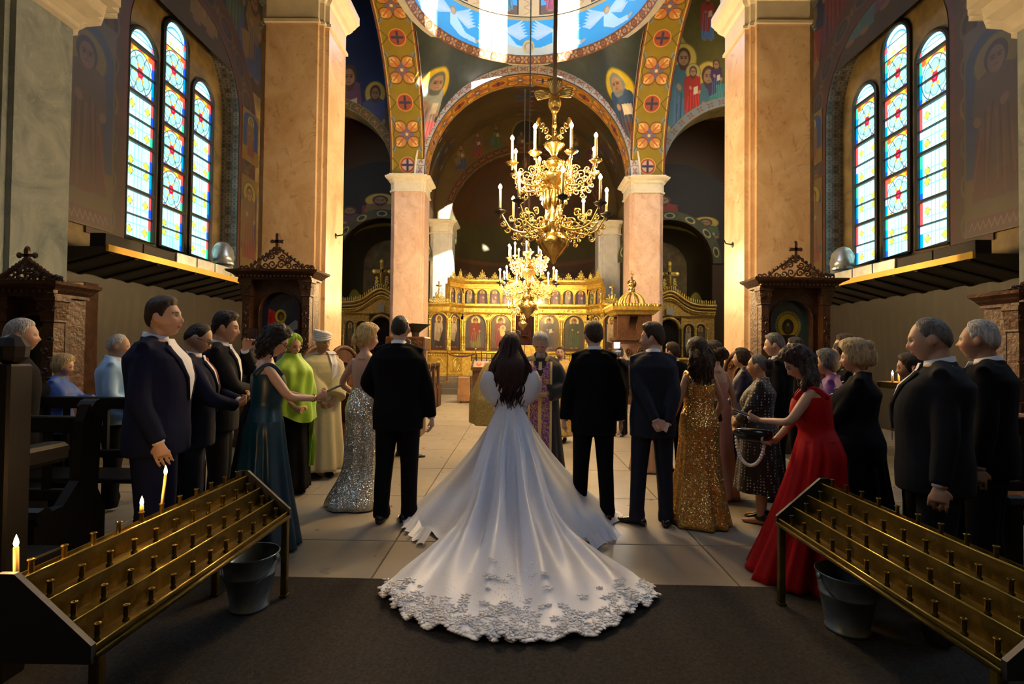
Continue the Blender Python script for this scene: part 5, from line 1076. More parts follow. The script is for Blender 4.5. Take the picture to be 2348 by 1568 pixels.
o = build('wooden_crate', [bbox(-1.98, -1.62, 14.7, 15.1, .06, .75, .01), box(-1.95, -1.9, 14.75, 15.05, 0, .07), box(-1.7, -1.65, 14.75, 15.05, 0, .07)], mat('orange wood', (.38, .20, .09), .5, var=.2)); tag(o, 'plain light-brown box left of the icon stand', 'box')
# rope posts on the altar steps
prev = None
for x, nm in ((-2.75, 'left'), (-1.75, 'right')):
    o = empty('rope_post', (x, 18.12, .38), 0, 'thin brass rope post on the altar step, %s one' % nm, 'post')
    build('base', lathe([(.15, 0), (.15, .02), (.05, .05), (.02, .07)], 14), BRASS, o); build('pole', lathe([(.02, .05), (.02, 1.15), (.04, 1.17), (.035, 1.22), (.0, 1.25)], 8), BRASS, o, True)
o = build('barrier_rope', tube([(-2.75+1.0*t, 18.08, 1.42-.5*t*(1-t)) for t in [i/10 for i in range(11)]], .02, 6), mat('dark red cord', (.10, .02, .015), .7), None, True); tag(o, 'sagging dark red rope between the brass posts', 'rope')
# thick candle with tray on the right
o = empty('candle_stand', (3.12, 4.5, 0), 0, 'brass sand-tray candle stand glowing behind the blonde lady at right', 'candle stand')
build('base', lathe([(.18, 0), (.18, .03), (.06, .07), (.025, .1)], 16), DBRASS, o, True); build('pole', lathe([(.022, .08), (.022, .6), (.04, .62), (.022, .65), (.022, 1.22)], 10), DBRASS, o, True)
build('tray', lathe([(.03, 1.2), (.2, 1.22), (.2, 1.27), (.19, 1.27), (.18, 1.24), (0, 1.24)], 20), DBRASS, o)
FLAM = mat('candle flame', (1, .7, .3), .4, emis=(1, .62, .22), es=16)
WAX = mat('beeswax', (.62, .40, .12), .5)
def taper(label, x, y, z, h, tilt=(0, 0), watt=2.0, r=.006, group=None):
    o = empty('lit_candle', (x, y, z), 0, label, 'candle', group); t = (tilt[0]*h, tilt[1]*h, h)
    wx = build('wax', tube([(0, 0, 0), t], r, 8), WAX, o, True)
    build('flame', lathe([(0, -.004), (.006, .004), (.008, .014), (.006, .026), (.002, .038), (0, .044)], 8, t), FLAM, o, True)
    build('wick', tube([t, (t[0], t[1], t[2]+.01)], .0012, 4), DARKM, wx)
    light('POINT', 'candle_glow', (x+t[0], y+t[1], z+t[2]+.05), watt, (1, .55, .18), shadow_soft_size=.015)
for k, (dx, dy, nm) in enumerate(((-.13, -.03, 'left'), (0, -.1, 'middle'), (.02, .1, 'rear'), (.13, 0, 'right'))): taper('short burning candle in the sand tray at right, %s one' % nm, 3.12+dx, 4.5+dy, 1.24, .09, watt=1.2, r=.008)
# ------------------------------------------------------------ tiered brass candle stands
HOLD = MB().add(lathe([(.012, 0), (.012, .006), (.007, .012), (.009, .02), (.008, .05), (.012, .054), (.012, .058), (.007, .058), (.006, .04)], 10)).mesh('holder', DBRASS, True)
def rack(sg, label):
    o = empty('tiered_candle_stand', (sg*0, 0, 0), 0, label, 'candle stand')
    xf_, xr_ = (-1.65, -1.93) if sg < 0 else (1.34, 1.62)     # front edge and ridge
    ya, yb = 1.70, 3.14
    D = xr_-xf_; prof = [(xf_, .47)]; rows = []
    for i in range(3):
        x0 = xf_+D*(i/3.3); z0 = .49+.072*i; x1 = xf_+D*((i+1)/3.3)
        prof += [(x0, z0+.012), (x0+D*.02, z0+.012), (x0+D*.02, z0), (x1, z0)]; rows.append(((x0+x1)/2, z0))
    x0 = x1; z0 = .49+.216; prof += [(x0, z0+.012), (x0+D*.02, z0+.012), (x0+D*.02, z0), (xr_+D*.09, z0)]; rows.append((xr_, z0))
    prof += [(xr_+D*.09, z0+.012), (xr_+D*.11, z0+.012)]
    for i in (2, 1, 0): x1 = xr_+D*(.11+.13*(3-i)); prof += [(x1-D*.12, .49+.072*i), (x1, .49+.072*i)]
    prof += [(x1, .47)]
    if sg > 0: prof = prof[::-1]
    build('stepped_tray', prism(prof, yb-ya, 'xz', ya), DBRASS, o)
    x1 = xr_+D*.5
    P = [(xf_-D*.04, .46), (xf_-D*.04, .52), (xr_-D*.1, .75), (xr_+D*.1, .75), (x1+D*.04, .52), (x1+D*.04, .46)]
    for y in (ya-.02, yb): build('end_plate', prism(P, .02, 'xz', y), mat('smoked black steel', (.012, .012, .012), .5), o)
    for y, x in ((ya+.02, xf_), (yb-.03, xf_), (ya+.02, x1), (yb-.03, x1)):
        build('leg', [bbox(x-.018, x+.018, y-.018, y+.018, 0, .48, .004), bbox(x-.024, x+.024, y-.024, y+.024, 0, .02, .004)], DBRASS, o)
    build('front_rail', tube([(xf_-D*.03, ya, .475), (xf_-D*.03, yb, .475)], .012, 8), DBRASS, o, True)
    for ri, (x, z) in enumerate(rows):
        for k in range(11): link('candle_socket', HOLD, o, (x, ya+.07+(yb-ya-.14)*k/10, z), 0)
    for i in range(4): build('trough_lip', tube([(xf_+D*(i/3.3), ya, .505+.072*i), (xf_+D*(i/3.3), yb, .505+.072*i)], .0045, 6), mat('rubbed brass edge', (.60, .42, .08), .3, .9), o, True)
    for k in range(11): link('candle_socket', HOLD, o, (xr_+D*.18, ya+.07+(yb-ya-.14)*k/10, .49+.144), 0)
    return rows
rows = rack(-1, 'tiered brass candle stand at the lower left with burning tapers'); rack(1, 'tiered brass candle stand at the lower right, unlit')
def sock(k): return 1.70+.07+1.30*k/10
for k, h, tl, nm in ((2, .05, (0, 0), 'stubby burning taper in the ridge of the left candle stand'), (4, .05, (0, 0), 'short burning taper, middle of the left stand ridge')): pass
taper('tall leaning burning taper on the left candle stand', -1.93, sock(5), .75, .15, (.10, .0), 3)
taper('short burning taper on the left stand, nearer than the leaning one', -1.93, sock(4), .757, .035, (0, 0), 3, .008)
taper('burning taper near the dark end of the left candle stand', -1.99, 1.78, .64, .16, (-.03, 0), 3, .008)
taper('burning taper cut by the left edge of the picture', -2.04, 1.73, .57, .15, (0, 0), 2, .008)
# buckets
def bucket(label, x, y):
    o = empty('metal_bucket', (x, y, 0), 0, label, 'bucket'); m = mat('galvanised steel', (.22, .28, .32), .35, .8, bump=.15, bscale=12, var=.3, vscale=6)
    build('body', lathe([(.0, .004), (.105, .004), (.108, .02), (.102, .025), (.135, .2), (.14, .205), (.137, .21), (.152, .31), (.158, .315), (.155, .32), (.148, .318), (.100, .03), (.0, .028)], 28), m, o, True)
    build('handle', tube([(.155*cos(a), .05, .30-.10*sin(a)) if 0 else (.157*cos(a), -.157*sin(a)*.75, .30-.14*sin(a)) for a in [pi*i/14 for i in range(15)]], .004, 5), m, o, True)
    for s in (-1, 1): build('ear', ellip((s*.155, 0, .295), (.01, .022, .022), 8, 5), m, o, True)
bucket('galvanised bucket under the left candle stand', -1.79, 2.98); bucket('galvanised bucket in shadow under the right candle stand', 1.56, 2.84)
# ------------------------------------------------------------ people
def nv(v): v = np.asarray(v, float); return v/(np.linalg.norm(v)+1e-9)
def sstep(a, b, x): t = np.clip((x-a)/(b-a+1e-9), 0, 1); return t*t*(3-2*t)
SK = {'l': (.60, .36, .25), 'm': (.50, .29, .19), 'd': (.34, .18, .11), 't': (.55, .33, .20)}
def skinmat():
    if 'skin' in _mc: return _mc['skin']
    m = bpy.data.materials.new('skin'); m.use_nodes = True; N, L = nt(m); b = N['Principled BSDF']
    v = N.new('ShaderNodeVertexColor'); v.layer_name = 'tone'; L.new(v.outputs[0], b.inputs['Base Color']); b.inputs['Roughness'].default_value = .5
    b.inputs['Subsurface Weight'].default_value = 0.0; _mc['skin'] = m; return m
HR = np.array((.074, .094, .118))
def headpts(V, jaw=1.0, nose=1.0, fem=0):
    "shape unit-sphere directions into a head (local metres, y forward, eyes at z=0)"
    x, y, z = V[:, 0], V[:, 1], V[:, 2]; P = V*HR; fr = sstep(0, .5, y); lo = sstep(.05, 1.0, -z)
    P[:, 0] *= 1-(.30+.08*fem)*lo*jaw; P[:, 0] *= 1+.04*sstep(.1, .8, z)
    fl = np.sqrt(np.clip((1-np.minimum(1, np.abs(z))**4)/(1.0001-z**2), 1, 1.95)); P[:, 1] = np.where(y < 0, P[:, 1]*(1-.36*lo), P[:, 1]*np.where(z < 0, fl, 1)*(1-.09*lo))
    g = lambda cx, cz, sx, sz: np.exp(-((x-cx)/sx)**2-((z-cz)/sz)**2)*fr
    d = .006*g(0, .20, .5, .10)-.013*(g(.36, .02, .17, .11)+g(-.36, .02, .17, .11))+.005*(g(.42, -.25, .2, .2)+g(-.42, -.25, .2, .2))
    prof = np.clip((.14-z)/.42, 0, 1)**1.2*(1-sstep(-.28, -.42, z)); d += .029*nose*np.exp(-(x/(.10+.07*prof))**2)*prof*fr
    d += .008*g(0, -.50, .24, .05)+.008*g(0, -.61, .22, .05)-.007*g(0, -.555, .25, .025)+.012*g(0, -.88, .26, .13)-.008*g(0, -.73, .25, .06)
    P[:, 1] += d; return P
def uvs(n, m):
    e = ellip((0, 0, 0), (1, 1, 1), n, m); return e[0], e[1]
class Rig:
    def __init__(s, h, rz, head=(0, 0), armL=None, armR=None, lean=0, fem=0, fat=1.0, twist=0, hunch=0, armsw=1.0):
        s.k = h/1.75; s.fem = fem; s.fat = fat; s.lean = lean; s.head = head; s.arm = {-1: armL, 1: armR}; s.hunch = hunch; s.armsw = armsw
        s.sh = (.185 if not fem else .160)*(.5+.5*fat); s.hc = np.array((0, .032+hunch, 1.625-hunch*.5)); s.hy, s.hp = head[0], head[1]
        s.HM = np.array(Matrix.Rotation(R(head[0]), 3, 'Z') @ Matrix.Rotation(R(head[1]), 3, 'X') @ Matrix.Rotation(R(head[2] if len(head) > 2 else 0), 3, 'Y'))
        if fem: s.prof = [(.80, .165, .12, -.005), (.93, .178, .125, -.01), (1.0, .165, .115, -.0), (1.12, .122, .092, .005), (1.25, .145, .115, .018), (1.34, .150, .106, .01), (1.415, .132, .080, 0), (1.46, .080, .060, -.008), (1.50, .046, .048, -.004)]
        else: s.prof = [(.80, .165, .115, 0), (.93, .172, .12, 0), (1.0, .165, .115, 0), (1.12, .158, .112, .008), (1.26, .178, .122, .008), (1.37, .186, .116, .0), (1.435, .165, .092, -.008), (1.475, .105, .070, -.012), (1.51, .056, .058, -.004)]
        if fat != 1: s.prof = [(z, a*(1+(fat-1)*.8), b*(1+(fat-1)*1.5*(1 if z < 1.4 else .3)), c+(fat-1)*.10*(z < 1.3)) for z, a, b, c in s.prof]
    def xfm(s, v):
        "lean the trunk forward about the hips, then scale"
        v = np.array(v, float); one = v.ndim == 1; v = np.atleast_2d(v).copy()
        t = sstep(.92, 1.25, v[:, 2])*R(s.lean); dz = v[:, 2]-.95; c, n = np.cos(t), np.sin(t)
        y = v[:, 1]; v[:, 1] = np.where(dz > 0, y*c+dz*n, y); v[:, 2] = np.where(dz > 0, .95+dz*c-y*n, v[:, 2]); v *= s.k
        return v[0] if one else v
    def T(s, shp): return (s.xfm(shp[0]),)+tuple(shp[1:])
    def sec(s, z):
        P = s.prof; zs = [p[0] for p in P]; return [np.interp(z, zs, [p[i] for p in P]) for i in (1, 2, 3)]
    def torso(s, z0, z1, off=0, n=28, m=14, flare=0, e=2.4, open_=False):
        rings = []
        for i in range(m+1):
            z = z0+(z1-z0)*i/m; a, b, c = s.sec(z); k = 1+flare*(1-i/m)**2; o = off*(1 if z < 1.42 else .6)
            ring = []
            for j in range(n):
                t = 2*pi*j/n; q = abs(cos(t))**e+abs(sin(t))**e; q = q**(-1/e); ring.append(((a+o)*k*q*cos(t), c+(b+o)*k*q*sin(t), z))
            rings.append(ring)
        return loftr(rings, not open_)
    def surf(s, t, z, off, e=2.4):
        a, b, c = s.sec(z); q = (abs(cos(t))**e+abs(sin(t))**e)**(-1/e); return ((a+off)*q*cos(t), c+(b+off)*q*sin(t), z)
    def joints(s, sd):
        A = s.arm[sd] or dict(w=(sd*.25*s.fat**.6, .0, .86)); S = np.array((sd*s.sh, -.005, 1.415)); w = np.array(A['w'], float); l1, l2 = .285, .255
        d = w-S; L = np.linalg.norm(d); L2 = min(L, (l1+l2)*.995); d = d/L; w = S+d*L2
        a = (l1*l1-l2*l2+L2*L2)/(2*L2); hh = sqrt(max(0, l1*l1-a*a)); pole = np.array(A.get('p', (sd*.35, -1, -.3)), float); pole = pole-d*pole.dot(d); pole = nv(pole)
        return S, S+d*a+pole*hh, w
    def armtube(s, sd, r0, r1, r2, n=12, end=1.0, start=0.0):
        S, E, Wt = s.joints(sd); s0 = S+np.array((-sd*.05, 0, -.005)); P = []; r = []
        for t in np.linspace(0, 1, 7): P.append(s0*(1-t)+E*t); r.append(r0+(r1-r0)*t)
        for t in np.linspace(0, 1, 7)[1:]:
            if t > end+.01: break
            P.append(E*(1-t)+Wt*t); r.append(r1+(r2-r1)*t)
        r[0] *= .75; P[1] = P[1]+np.array((0, 0, .0)); 
        P = np.array(P); P[6] = P[5]*.25+P[6]*.5+P[7]*.25
        if start: k = int(start*6); P = P[k:]; r = r[k:]
        return tube(P, r, n)
    def hand(s, sd):
        S, E, Wt = s.joints(sd); A = s.arm[sd] or {}; d = nv(A.get('hd', nv(Wt-E)*.7+np.array((0, .0, -.35)))); nrm = np.array(A.get('hn', (-sd, 0, 0)), float); nrm = nv(nrm-d*nrm.dot(d)); u = np.cross(d, nrm)*sd; curl = A.get('curl', .35)
        o = [tube([Wt-d*.02, Wt+d*.02, Wt+d*.05, Wt+d*.085], [.025, .029, .037, .037], 10)]
        v = o[0][0]; v -= np.outer((v-Wt) @ nrm, nrm)*.45
        for q, (off, L) in enumerate(((-.036, .074), (-.012, .084), (.013, .079), (.036, .062))):
            b = Wt+d*.08+u*off; P = [b-d*.02]; a = 0; p = b
            for seg in range(3):
                a += curl*(.9+.1*q); dd = d*cos(a)+nrm*sin(a); p = p+dd*L/3; P.append(p)
            o.append(tube(np.array([P[0], b, *P[1:]]), [.0088, .0088, .0085, .0078, .006], 7))
        tb = Wt+d*.03-u*.026; td = nv(d*.6-u*.7+nrm*.35); t2 = nv(d*.8-u*.2+nrm*.6)
        o.append(tube([tb+u*.01, tb, tb+td*.03, tb+td*.03+t2*.03], [.012, .013, .0105, .007], 7)); return o
    def headmesh(s, n=40, m=30, **k):
        V, f = uvs(n, m); P = headpts(V, fem=s.fem, **k); return P @ s.HM.T+s.hc, f
    def earshapes(s):
        o = []
        for sd in (-1, 1):
            e = ellip((sd*.076, -.006, -.005), (.011, .020, .031), 8, 8); e[0][:, 0] += sd*.35*np.maximum(0, -.0+e[0][:, 1]*-1)*1.0; o.append((e[0] @ s.HM.T+s.hc, e[1]))
        return o
def body(r, parent, tone='l', hairc=(.04, .025, .015), vox=.008, deci=.6, legs=True, stubble=0, lips=(.42, .14, .11), brow=1, armskin=.0, jaw=1.0, nose=1.0, bust=True, glow=0):
    sh = [r.headmesh(jaw=jaw, nose=nose)]+r.earshapes()
    nk = r.hc+r.HM @ np.array((0, -.025, -.05)); sh.append(tube([(0, -.01, 1.42), (0, -.008, 1.49), tuple(nk+np.array((0, 0, -.02))), tuple(nk+np.array((0, 0, .03)))], [.075, .052-.006*r.fem, .05-.006*r.fem, .05], 14))
    sh.append(r.torso(.88, 1.49, -.012))
    for sd in (-1, 1):
        sh.append(r.armtube(sd, .050-.006*r.fem, .037-.004*r.fem, .025, 12)); sh += r.hand(sd)
        if legs: sh.append(tube([(sd*.09, 0, .92), (sd*.095, .01, .7), (sd*.095, .01, .48), (sd*.10, -.01, .28), (sd*.10, -.01, .09), (sd*.10, 0, .05)], [.08, .075, .05, .05, .034, .03], 10)); sh.append(tube([(sd*.10, -.05, .035), (sd*.11, .05, .035), (sd*.12, .16, .02)], [.03, .035, .02], 8))
    sh = [r.T(x) for x in sh]; v, f = fuse(sh, vox, 2, deci, .4)
    me = bpy.data.meshes.new('body'); me.from_pydata(v.tolist(), [], f); me.materials.append(skinmat()); me.polygons.foreach_set('use_smooth', [True]*len(f))
    # tone: undo scale, back to head-local direction
    C = np.tile(np.array(SK[tone]), (len(v), 1)); hc = r.xfm(r.hc); loc = v/1.0-hc
    Rl = np.array(Matrix.Rotation(-R(r.lean), 3, 'X')); q = (loc/r.k) @ Rl.T.T if 0 else (loc/r.k)
    q = q @ np.linalg.inv(Rl @ r.HM).T if r.lean else q @ r.HM
    d = q/HR; x, y, z = d[:, 0], d[:, 1], d[:, 2]; near = (np.abs(z) < 1.15) & (np.abs(x) < 1.2) & (np.abs(y) < 1.5); fr = near & (y > .35)
    def mixm(m, col, a=1.0): C[m] = C[m]*(1-a)+np.array(col)*a
    mixm(fr & (np.abs(np.abs(x)-.42) < .25) & (np.abs(z+.28) < .2), (SK[tone][0]*1.12, SK[tone][1]*.85, SK[tone][2]*.8), .5)
    if stubble: mixm(near & (y > -.1) & (z < -.38) & (z > -1.0), tuple(.5*a+.5*b for a, b in zip(SK[tone], hairc)), stubble)
    mixm(fr & (np.abs(x) < .24) & (np.abs(z+.555) < .075), lips, .9); mixm(fr & (np.abs(x) < .2) & (np.abs(z+.555) < .02), (.1, .03, .03), .9)
    mixm(fr & (np.abs(np.abs(x)-.38) < .17) & (np.abs(z-.02) < .065), (.12, .07, .05), .8); mixm(fr & (np.abs(np.abs(x)-.38) < .11) & (np.abs(z-.01) < .03), (.02, .015, .012), 1)
    mixm(fr & (np.abs(np.abs(x)-.40) < .24) & (np.abs(z-.20+.12*np.abs(np.abs(x)-.35)) < .04), hairc, .85*brow)
    ca = me.color_attributes.new('tone', 'FLOAT_COLOR', 'POINT'); buf = np.ones((len(v), 4), np.float32); buf[:, :3] = C; ca.data.foreach_set('color', buf.ravel())
    return link('body', me, parent)
def hairmat(nm, c): return mat('hair '+nm, c, .45, 0, bump=.9, bscale=55, var=.45, vscale=30, stretch=(3, 3, .4), spec=.35)
def hairline(az, kn): return np.interp(az, [k[0] for k in kn], [k[1] for k in kn])
HL_M = [(0, .56), (.7, .50), (1.05, .30), (1.35, -.12), (1.6, .10), (1.9, -.10), (2.3, -.42), (pi, -.66)]
HL_R = [(0, .78), (.5, .72), (.9, .55), (1.3, .0), (1.6, .10), (1.9, -.10), (2.3, -.42), (pi, -.66)]
HL_F = [(0, .60), (.6, .48), (1.0, .15), (1.3, -.45), (1.6, -.5), (2.2, -.8), (pi, -.95)]
def haircap(r, parent, m, kn=HL_M, th=.014, top=.0, rough=.0, seed=0, name='hair', fade=True):
    V, f = uvs(56, 40); P = headpts(V, fem=r.fem); az = np.abs(np.arctan2(V[:, 0], V[:, 1])); mk = V[:, 2]-hairline(az, kn)
    nz = np.array([mnoise.noise(Vector(p*7)+Vector((seed, 0, 0))) for p in V]); g = sstep(0, .22 if fade else .1, mk+.03*nz)
    o = -.004+g*(th+top*sstep(.2, .9, V[:, 2])*(1+.8*sstep(0, .8, V[:, 1]))+rough*nz)
    P = P+V*o[:, None]; keep = mk > -.06
    fs = [q for q in f if all(keep[i] for i in q)]
    used = sorted({i for q in fs for i in q}); ix = {a: b for b, a in enumerate(used)}
    v = P[used] @ r.HM.T+r.hc; return build(name, [(r.xfm(v), [tuple(ix[i] for i in q) for q in fs])], m, parent, True)
def H(r, pts): return np.array([r.HM @ np.array(p)+r.hc for p in pts])
def locks(r, parent, m, n, spread, zend, wave=.012, rad=.014, seed=0, x0=.085, name='hair_locks', fwd=.0, curl=9, xc=0, core=True, back=-.06):
    rr = random.Random(seed); S = []
    for i in range(n):
        u = -1+2*(i+rr.random())/n; a = u*1.75; x = sin(a)*x0*(.8+.3*rr.random()); y = -cos(a)*.1*(.7+.4*rr.random())-.005; z = .02+.06*rr.random()-abs(u)*.03
        z1 = zend+.10*rr.random()+.05*abs(u); ph = rr.random()*6; P = []; top = H(r, [(x*.5, y*.6, z+.05), (x, y, z-.02)])
        for t in np.linspace(0, 1, 22):
            zz = (top[1][2])*(1-t)+z1*t; sp = 1+spread*sstep(0, .45, t)-.25*spread*sstep(.6, 1, t)
            xx = top[1][0]*sp+xc*t; yy = top[1][1]*(1-t*.1)+back*sstep(.0, .35, t)+fwd*t
            w = wave*sstep(.15, .6, t); P.append((xx+w*sin(curl*t*2+ph), yy+w*cos(curl*t*2+ph*1.3), zz))
        rad_ = [rad*(.6+.5*sstep(0, .1, t))*(1-sstep(.55, 1.0, t)*.8) for t in np.linspace(0, 1, 23)]
        S.append(r.T(tube(np.array([tuple(top[0])]+P), rad_, 6)))
    if core:
        C = H(r, [(0, -.05, .03)])[0]; rings = []
        for t in np.linspace(0, 1, 12):
            z = C[2]*(1-t)+(zend+.13)*t; w = (.07+.0*t)*(1+spread*sstep(0, .45, t))*(1-.5*sstep(.6, 1, t)); rings.append([(C[0]*(1-t)+xc*t+w*cos(2*pi*j/14), C[1]+back*sstep(0, .35, t)-.01+w*.55*sin(2*pi*j/14), z) for j in range(14)])
        S.append(r.T(loftr(rings)))
    o = build(name, S, m, parent, True); o['kind'] = 'stuff'; return o
def shoes(r, parent, m, L=.28, heel=0, spread=.10, pos=None, turn=(8, -8)):
    for i, sd in enumerate((-1, 1)):
        p = (pos[i] if pos else (sd*spread, 0)); a = R(turn[i]) if not pos or len(p) < 3 else R(p[2])
        rings = []
        for y, w, h0, h1 in ((-.085, .026, 0, .05), (-.07, .036, 0, .075), (-.02, .037, .004, .085), (.04, .038, .004, .07), (.10, .046, 0, .05), (.15, .044, 0, .04), (.185, .030, .004, .03), (.20, .012, .008, .02)):
            rings.append([(w*cos(t), y*L/.28, (h0+h1)/2+heel*sstep(.1, -.08, y)+(h1-h0)/2*sin(t)) for t in [2*pi*j/12 for j in range(12)]])
        s_ = loftr(rings); s_[0][:, 2] = np.maximum(s_[0][:, 2], .001); build('shoe', xf((s_[0]*r.k, s_[1]), (p[0]*r.k, p[1]*r.k, 0), -a), m, parent, True)
def trousers(r, parent, m, legs=None, wd=1.0, vox=.012, hem=.035, brk=1.0, top=.98):
    legs = legs or [(-.105, 0), (.105, 0)]; sh = [r.torso(.84, top, .012, m=5)]
    for i, sd in enumerate((-1, 1)):
        fx, fy = legs[i][:2]; hx = sd*.088*r.fat**.5; w = wd*r.fat**.4
        P = [(hx, 0, .93), (hx*1.02, 0, .82), (hx*.7+fx*.3, .008+fy*.3, .66), (hx*.45+fx*.55, .015+fy*.5, .48), (hx*.2+fx*.8, fy*.8, .30), (fx, fy-.005, .14), (fx+.003, fy+.004, .085), (fx, fy, .045), (fx, fy+.0, hem)]
        sh.append(tube(P, [.092*w, .092*w, .083*w, .072*w, .067*w, .064*w, .071*w, .066*w, .068*w], 16))
    v, f = fuse([r.T(x) for x in sh], vox, 3, .6); return build('trousers', (v, f), m, parent, True)
def jacket(r, parent, m, z0=.80, off=.022, sl=(.072, .060, .046), vox=.012, flare=.03, end=1.0, name='jacket', vent=False, deci=.6, sm=3, e=2.5, nk=True):
    sh = [r.torso(z0, 1.475, off, flare=flare, e=e)]
    for sd in (-1, 1):
        a, b, c = sl; sh.append(r.armtube(sd, a*r.armsw, b*r.armsw, c*r.armsw, 14, end)); S = np.array((sd*(r.sh-.02), -.005, 1.415)); sh.append(ellip(S-np.array((sd*.02, 0, .012)), (.062, .062, .05), 12, 8))
        sh.append(tube([(0, -.012, 1.475), (sd*.09, -.012, 1.462), (sd*(r.sh+.01), -.008, 1.435)], [.052, .046, .036], 10))
    if nk: sh.append(tube([(.068*sin(a), -.006-.066*cos(a), 1.494-.022*(1-cos(a))/2*2+.004) for a in np.linspace(-2.2, 2.2, 15)], .016, 8))
    v, f = fuse([r.T(x) for x in sh], vox, sm, deci); return build(name, (v, f), m, parent, True)
def collar(r, parent, m, z=1.492, h=.030, rr=.062, name='shirt_collar', y=-.008):
    rings = [[((rr+o)*cos(2*pi*j/20)*.95, y+(rr+o)*1.02*sin(2*pi*j/20), z+zz-.014*sin(2*pi*j/20)) for j in range(20)] for o, zz in ((.012, -.02), (.003, h), (-.004, h), (-.004, h-.02))]
    return build(name, r.T(loftr(rings, False)), m, parent, True)
def patch(r, parent, m, name, z0, z1, w0, w1, off=.03, tc=pi/2, nz=12, nt_=6, th=.004, dx=0, curve=0):
    "cloth panel lying on the trunk: half-widths (rad) w0 at the bottom, w1 at the top"
    def fn(o): return lambda a, b: r.surf(tc+dx+(b-.5)*2*(w0+(w1-w0)*a), z0+(z1-z0)*a, off*(1 if z0+(z1-z0)*a < 1.42 else .8)+o+curve*sin(pi*b))
    s1 = sheet(fn(0), nz, nt_); s2 = sheet(fn(th), nz, nt_); return build(name, [r.T(s1), r.T(s2)], m, parent, True)
def lapels(r, parent, m, zb=1.12, off=.028):
    for sd in (-1, 1):
        def fn(a, b): z = zb+(1.455-zb)*a; w = .07+.40*a; return r.surf(pi/2-sd*(w+(.05+.20*a)*b), z, off+.008*sin(pi*b))
        build('lapel', r.T(sheet(fn, 12, 4)), m, parent, True)
def cuffs(r, parent, m, rad=.034, L=.03):
    for sd in (-1, 1):
        S, E, Wt = r.joints(sd); d = nv(Wt-E); build('cuff', r.T(tube([Wt-d*.035, Wt-d*.01, Wt+d*.012], [rad, rad, rad*.94], 14)), m, parent, True)
def gown(r, parent, m, z0, z1, rad0, n=14, amp=.03, seed=0, name='dress_skirt', yo=0, prof=None, xo=0, rx=1.0, m_=26, ns=96, top_off=.012, wob=.0):
    rr = random.Random(seed); ph = [rr.random()*6 for _ in range(4)]; rings = []
    for i in range(m_+1):
        t = i/m_; z = z1+(z0-z1)*t; a, b, c = r.sec(z); k = prof(t) if prof else t**1.3
        ring = []
        for j in range(ns):
            th = 2*pi*j/ns; fold = amp*(t**.8)*(sin(n*th+ph[0]+1.2*sin(2*th+ph[1]))+.5*sin((n*2-3)*th+ph[2]))
            x = ((a+top_off)*(1-k)+rad0*rx*k+fold)*cos(th); y = ((b+top_off)*(1-k)+rad0*k+fold)*sin(th)
            ring.append((x+xo*k, c*(1-k)+y+yo*k, z+(wob*sin(5*th+ph[3]) if i == m_ else 0)))
        rings.append(ring)
    s_ = loftr(rings, False); inner = [[(p[0]*.985, p[1]*.985, p[2]) for p in rg] for rg in rings[::-1]]
    return build(name, r.T(loftr(rings[0:]+inner[:2], False)), m, parent, True)
def bodice(r, parent, m, z0, z1, off=.012, straps=True, name='bodice', shp=None):
    rings = []
    for i in range(13):
        z = z0+(z1-z0)*i/12; a, b, c = r.sec(z); ring = []
        for j in range(40):
            th = 2*pi*j/40; zz = z if i < 12 else z+(shp(th) if shp else 0); q = (abs(cos(th))**2.3+abs(sin(th))**2.3)**(-1/2.3); ring.append(((a+off)*q*cos(th), c+(b+off)*q*sin(th), zz))
        rings.append(ring)
    build(name, r.T(loftr(rings, False)), m, parent, True)
    if straps:
        for sd in (-1, 1):
            a_, b_ = r.surf(pi/2-sd*.75, z1-.01, off), r.surf(-pi/2+sd*.75, z1-.02, off); P = [tuple(a_[i]*(1-t)+b_[i]*t+(0, 0, .085*sin(pi*t)**.8)[i]+(sd*.012*sin(pi*t), 0, 0)[i] for i in range(3)) for t in np.linspace(0, 1, 13)]
            build('strap', r.T(tube(P, .020, 8, flat=.35)), m, parent, True)
SUITN = mat('navy suit wool', (.006, .009, .034), .85, bump=.5, bscale=5, spec=.15, detail=2)
SUITK = mat('black suit wool', (.004, .004, .006), .85, bump=.5, bscale=5, spec=.12, detail=2)
SUITB = mat('midnight suit cloth', (.006, .009, .020), .65, bump=.7, bscale=7, spec=.25, detail=2)
SUITG = mat('charcoal suit wool', (.012, .013, .017), .85, bump=.5, bscale=5, spec=.15, detail=2)
SHIRT = mat('white shirt cotton', (.75, .76, .82), .7); SHIRTB = mat('pale blue shirt', (.34, .55, .85), .7, bump=.4, bscale=10)
SHOE = mat('black shoe leather', (.010, .010, .011), .25)
HBK = hairmat('black', (.012, .009, .008)); HBR = hairmat('dark brown', (.035, .018, .010)); HGR = hairmat('grey', (.42, .42, .42)); HWH = hairmat('silver', (.55, .54, .52)); HBL = hairmat('blonde', (.75, .50, .20)); HBD = hairmat('wine brown', (.030, .010, .010)); HSP = hairmat('salt and pepper', (.16, .15, .14)); HLB = hairmat('ash blonde', (.50, .38, .20))
def who(label, px, Y, rz, h, head=(0, 0), **k):
    X = at(px, 800, Y)[0]; o = empty('person', (X, Y, 0), R(rz), label, 'person'); return o, Rig(h, rz, head, **k)
PH = mat('phone body', (.02, .02, .025), .3)
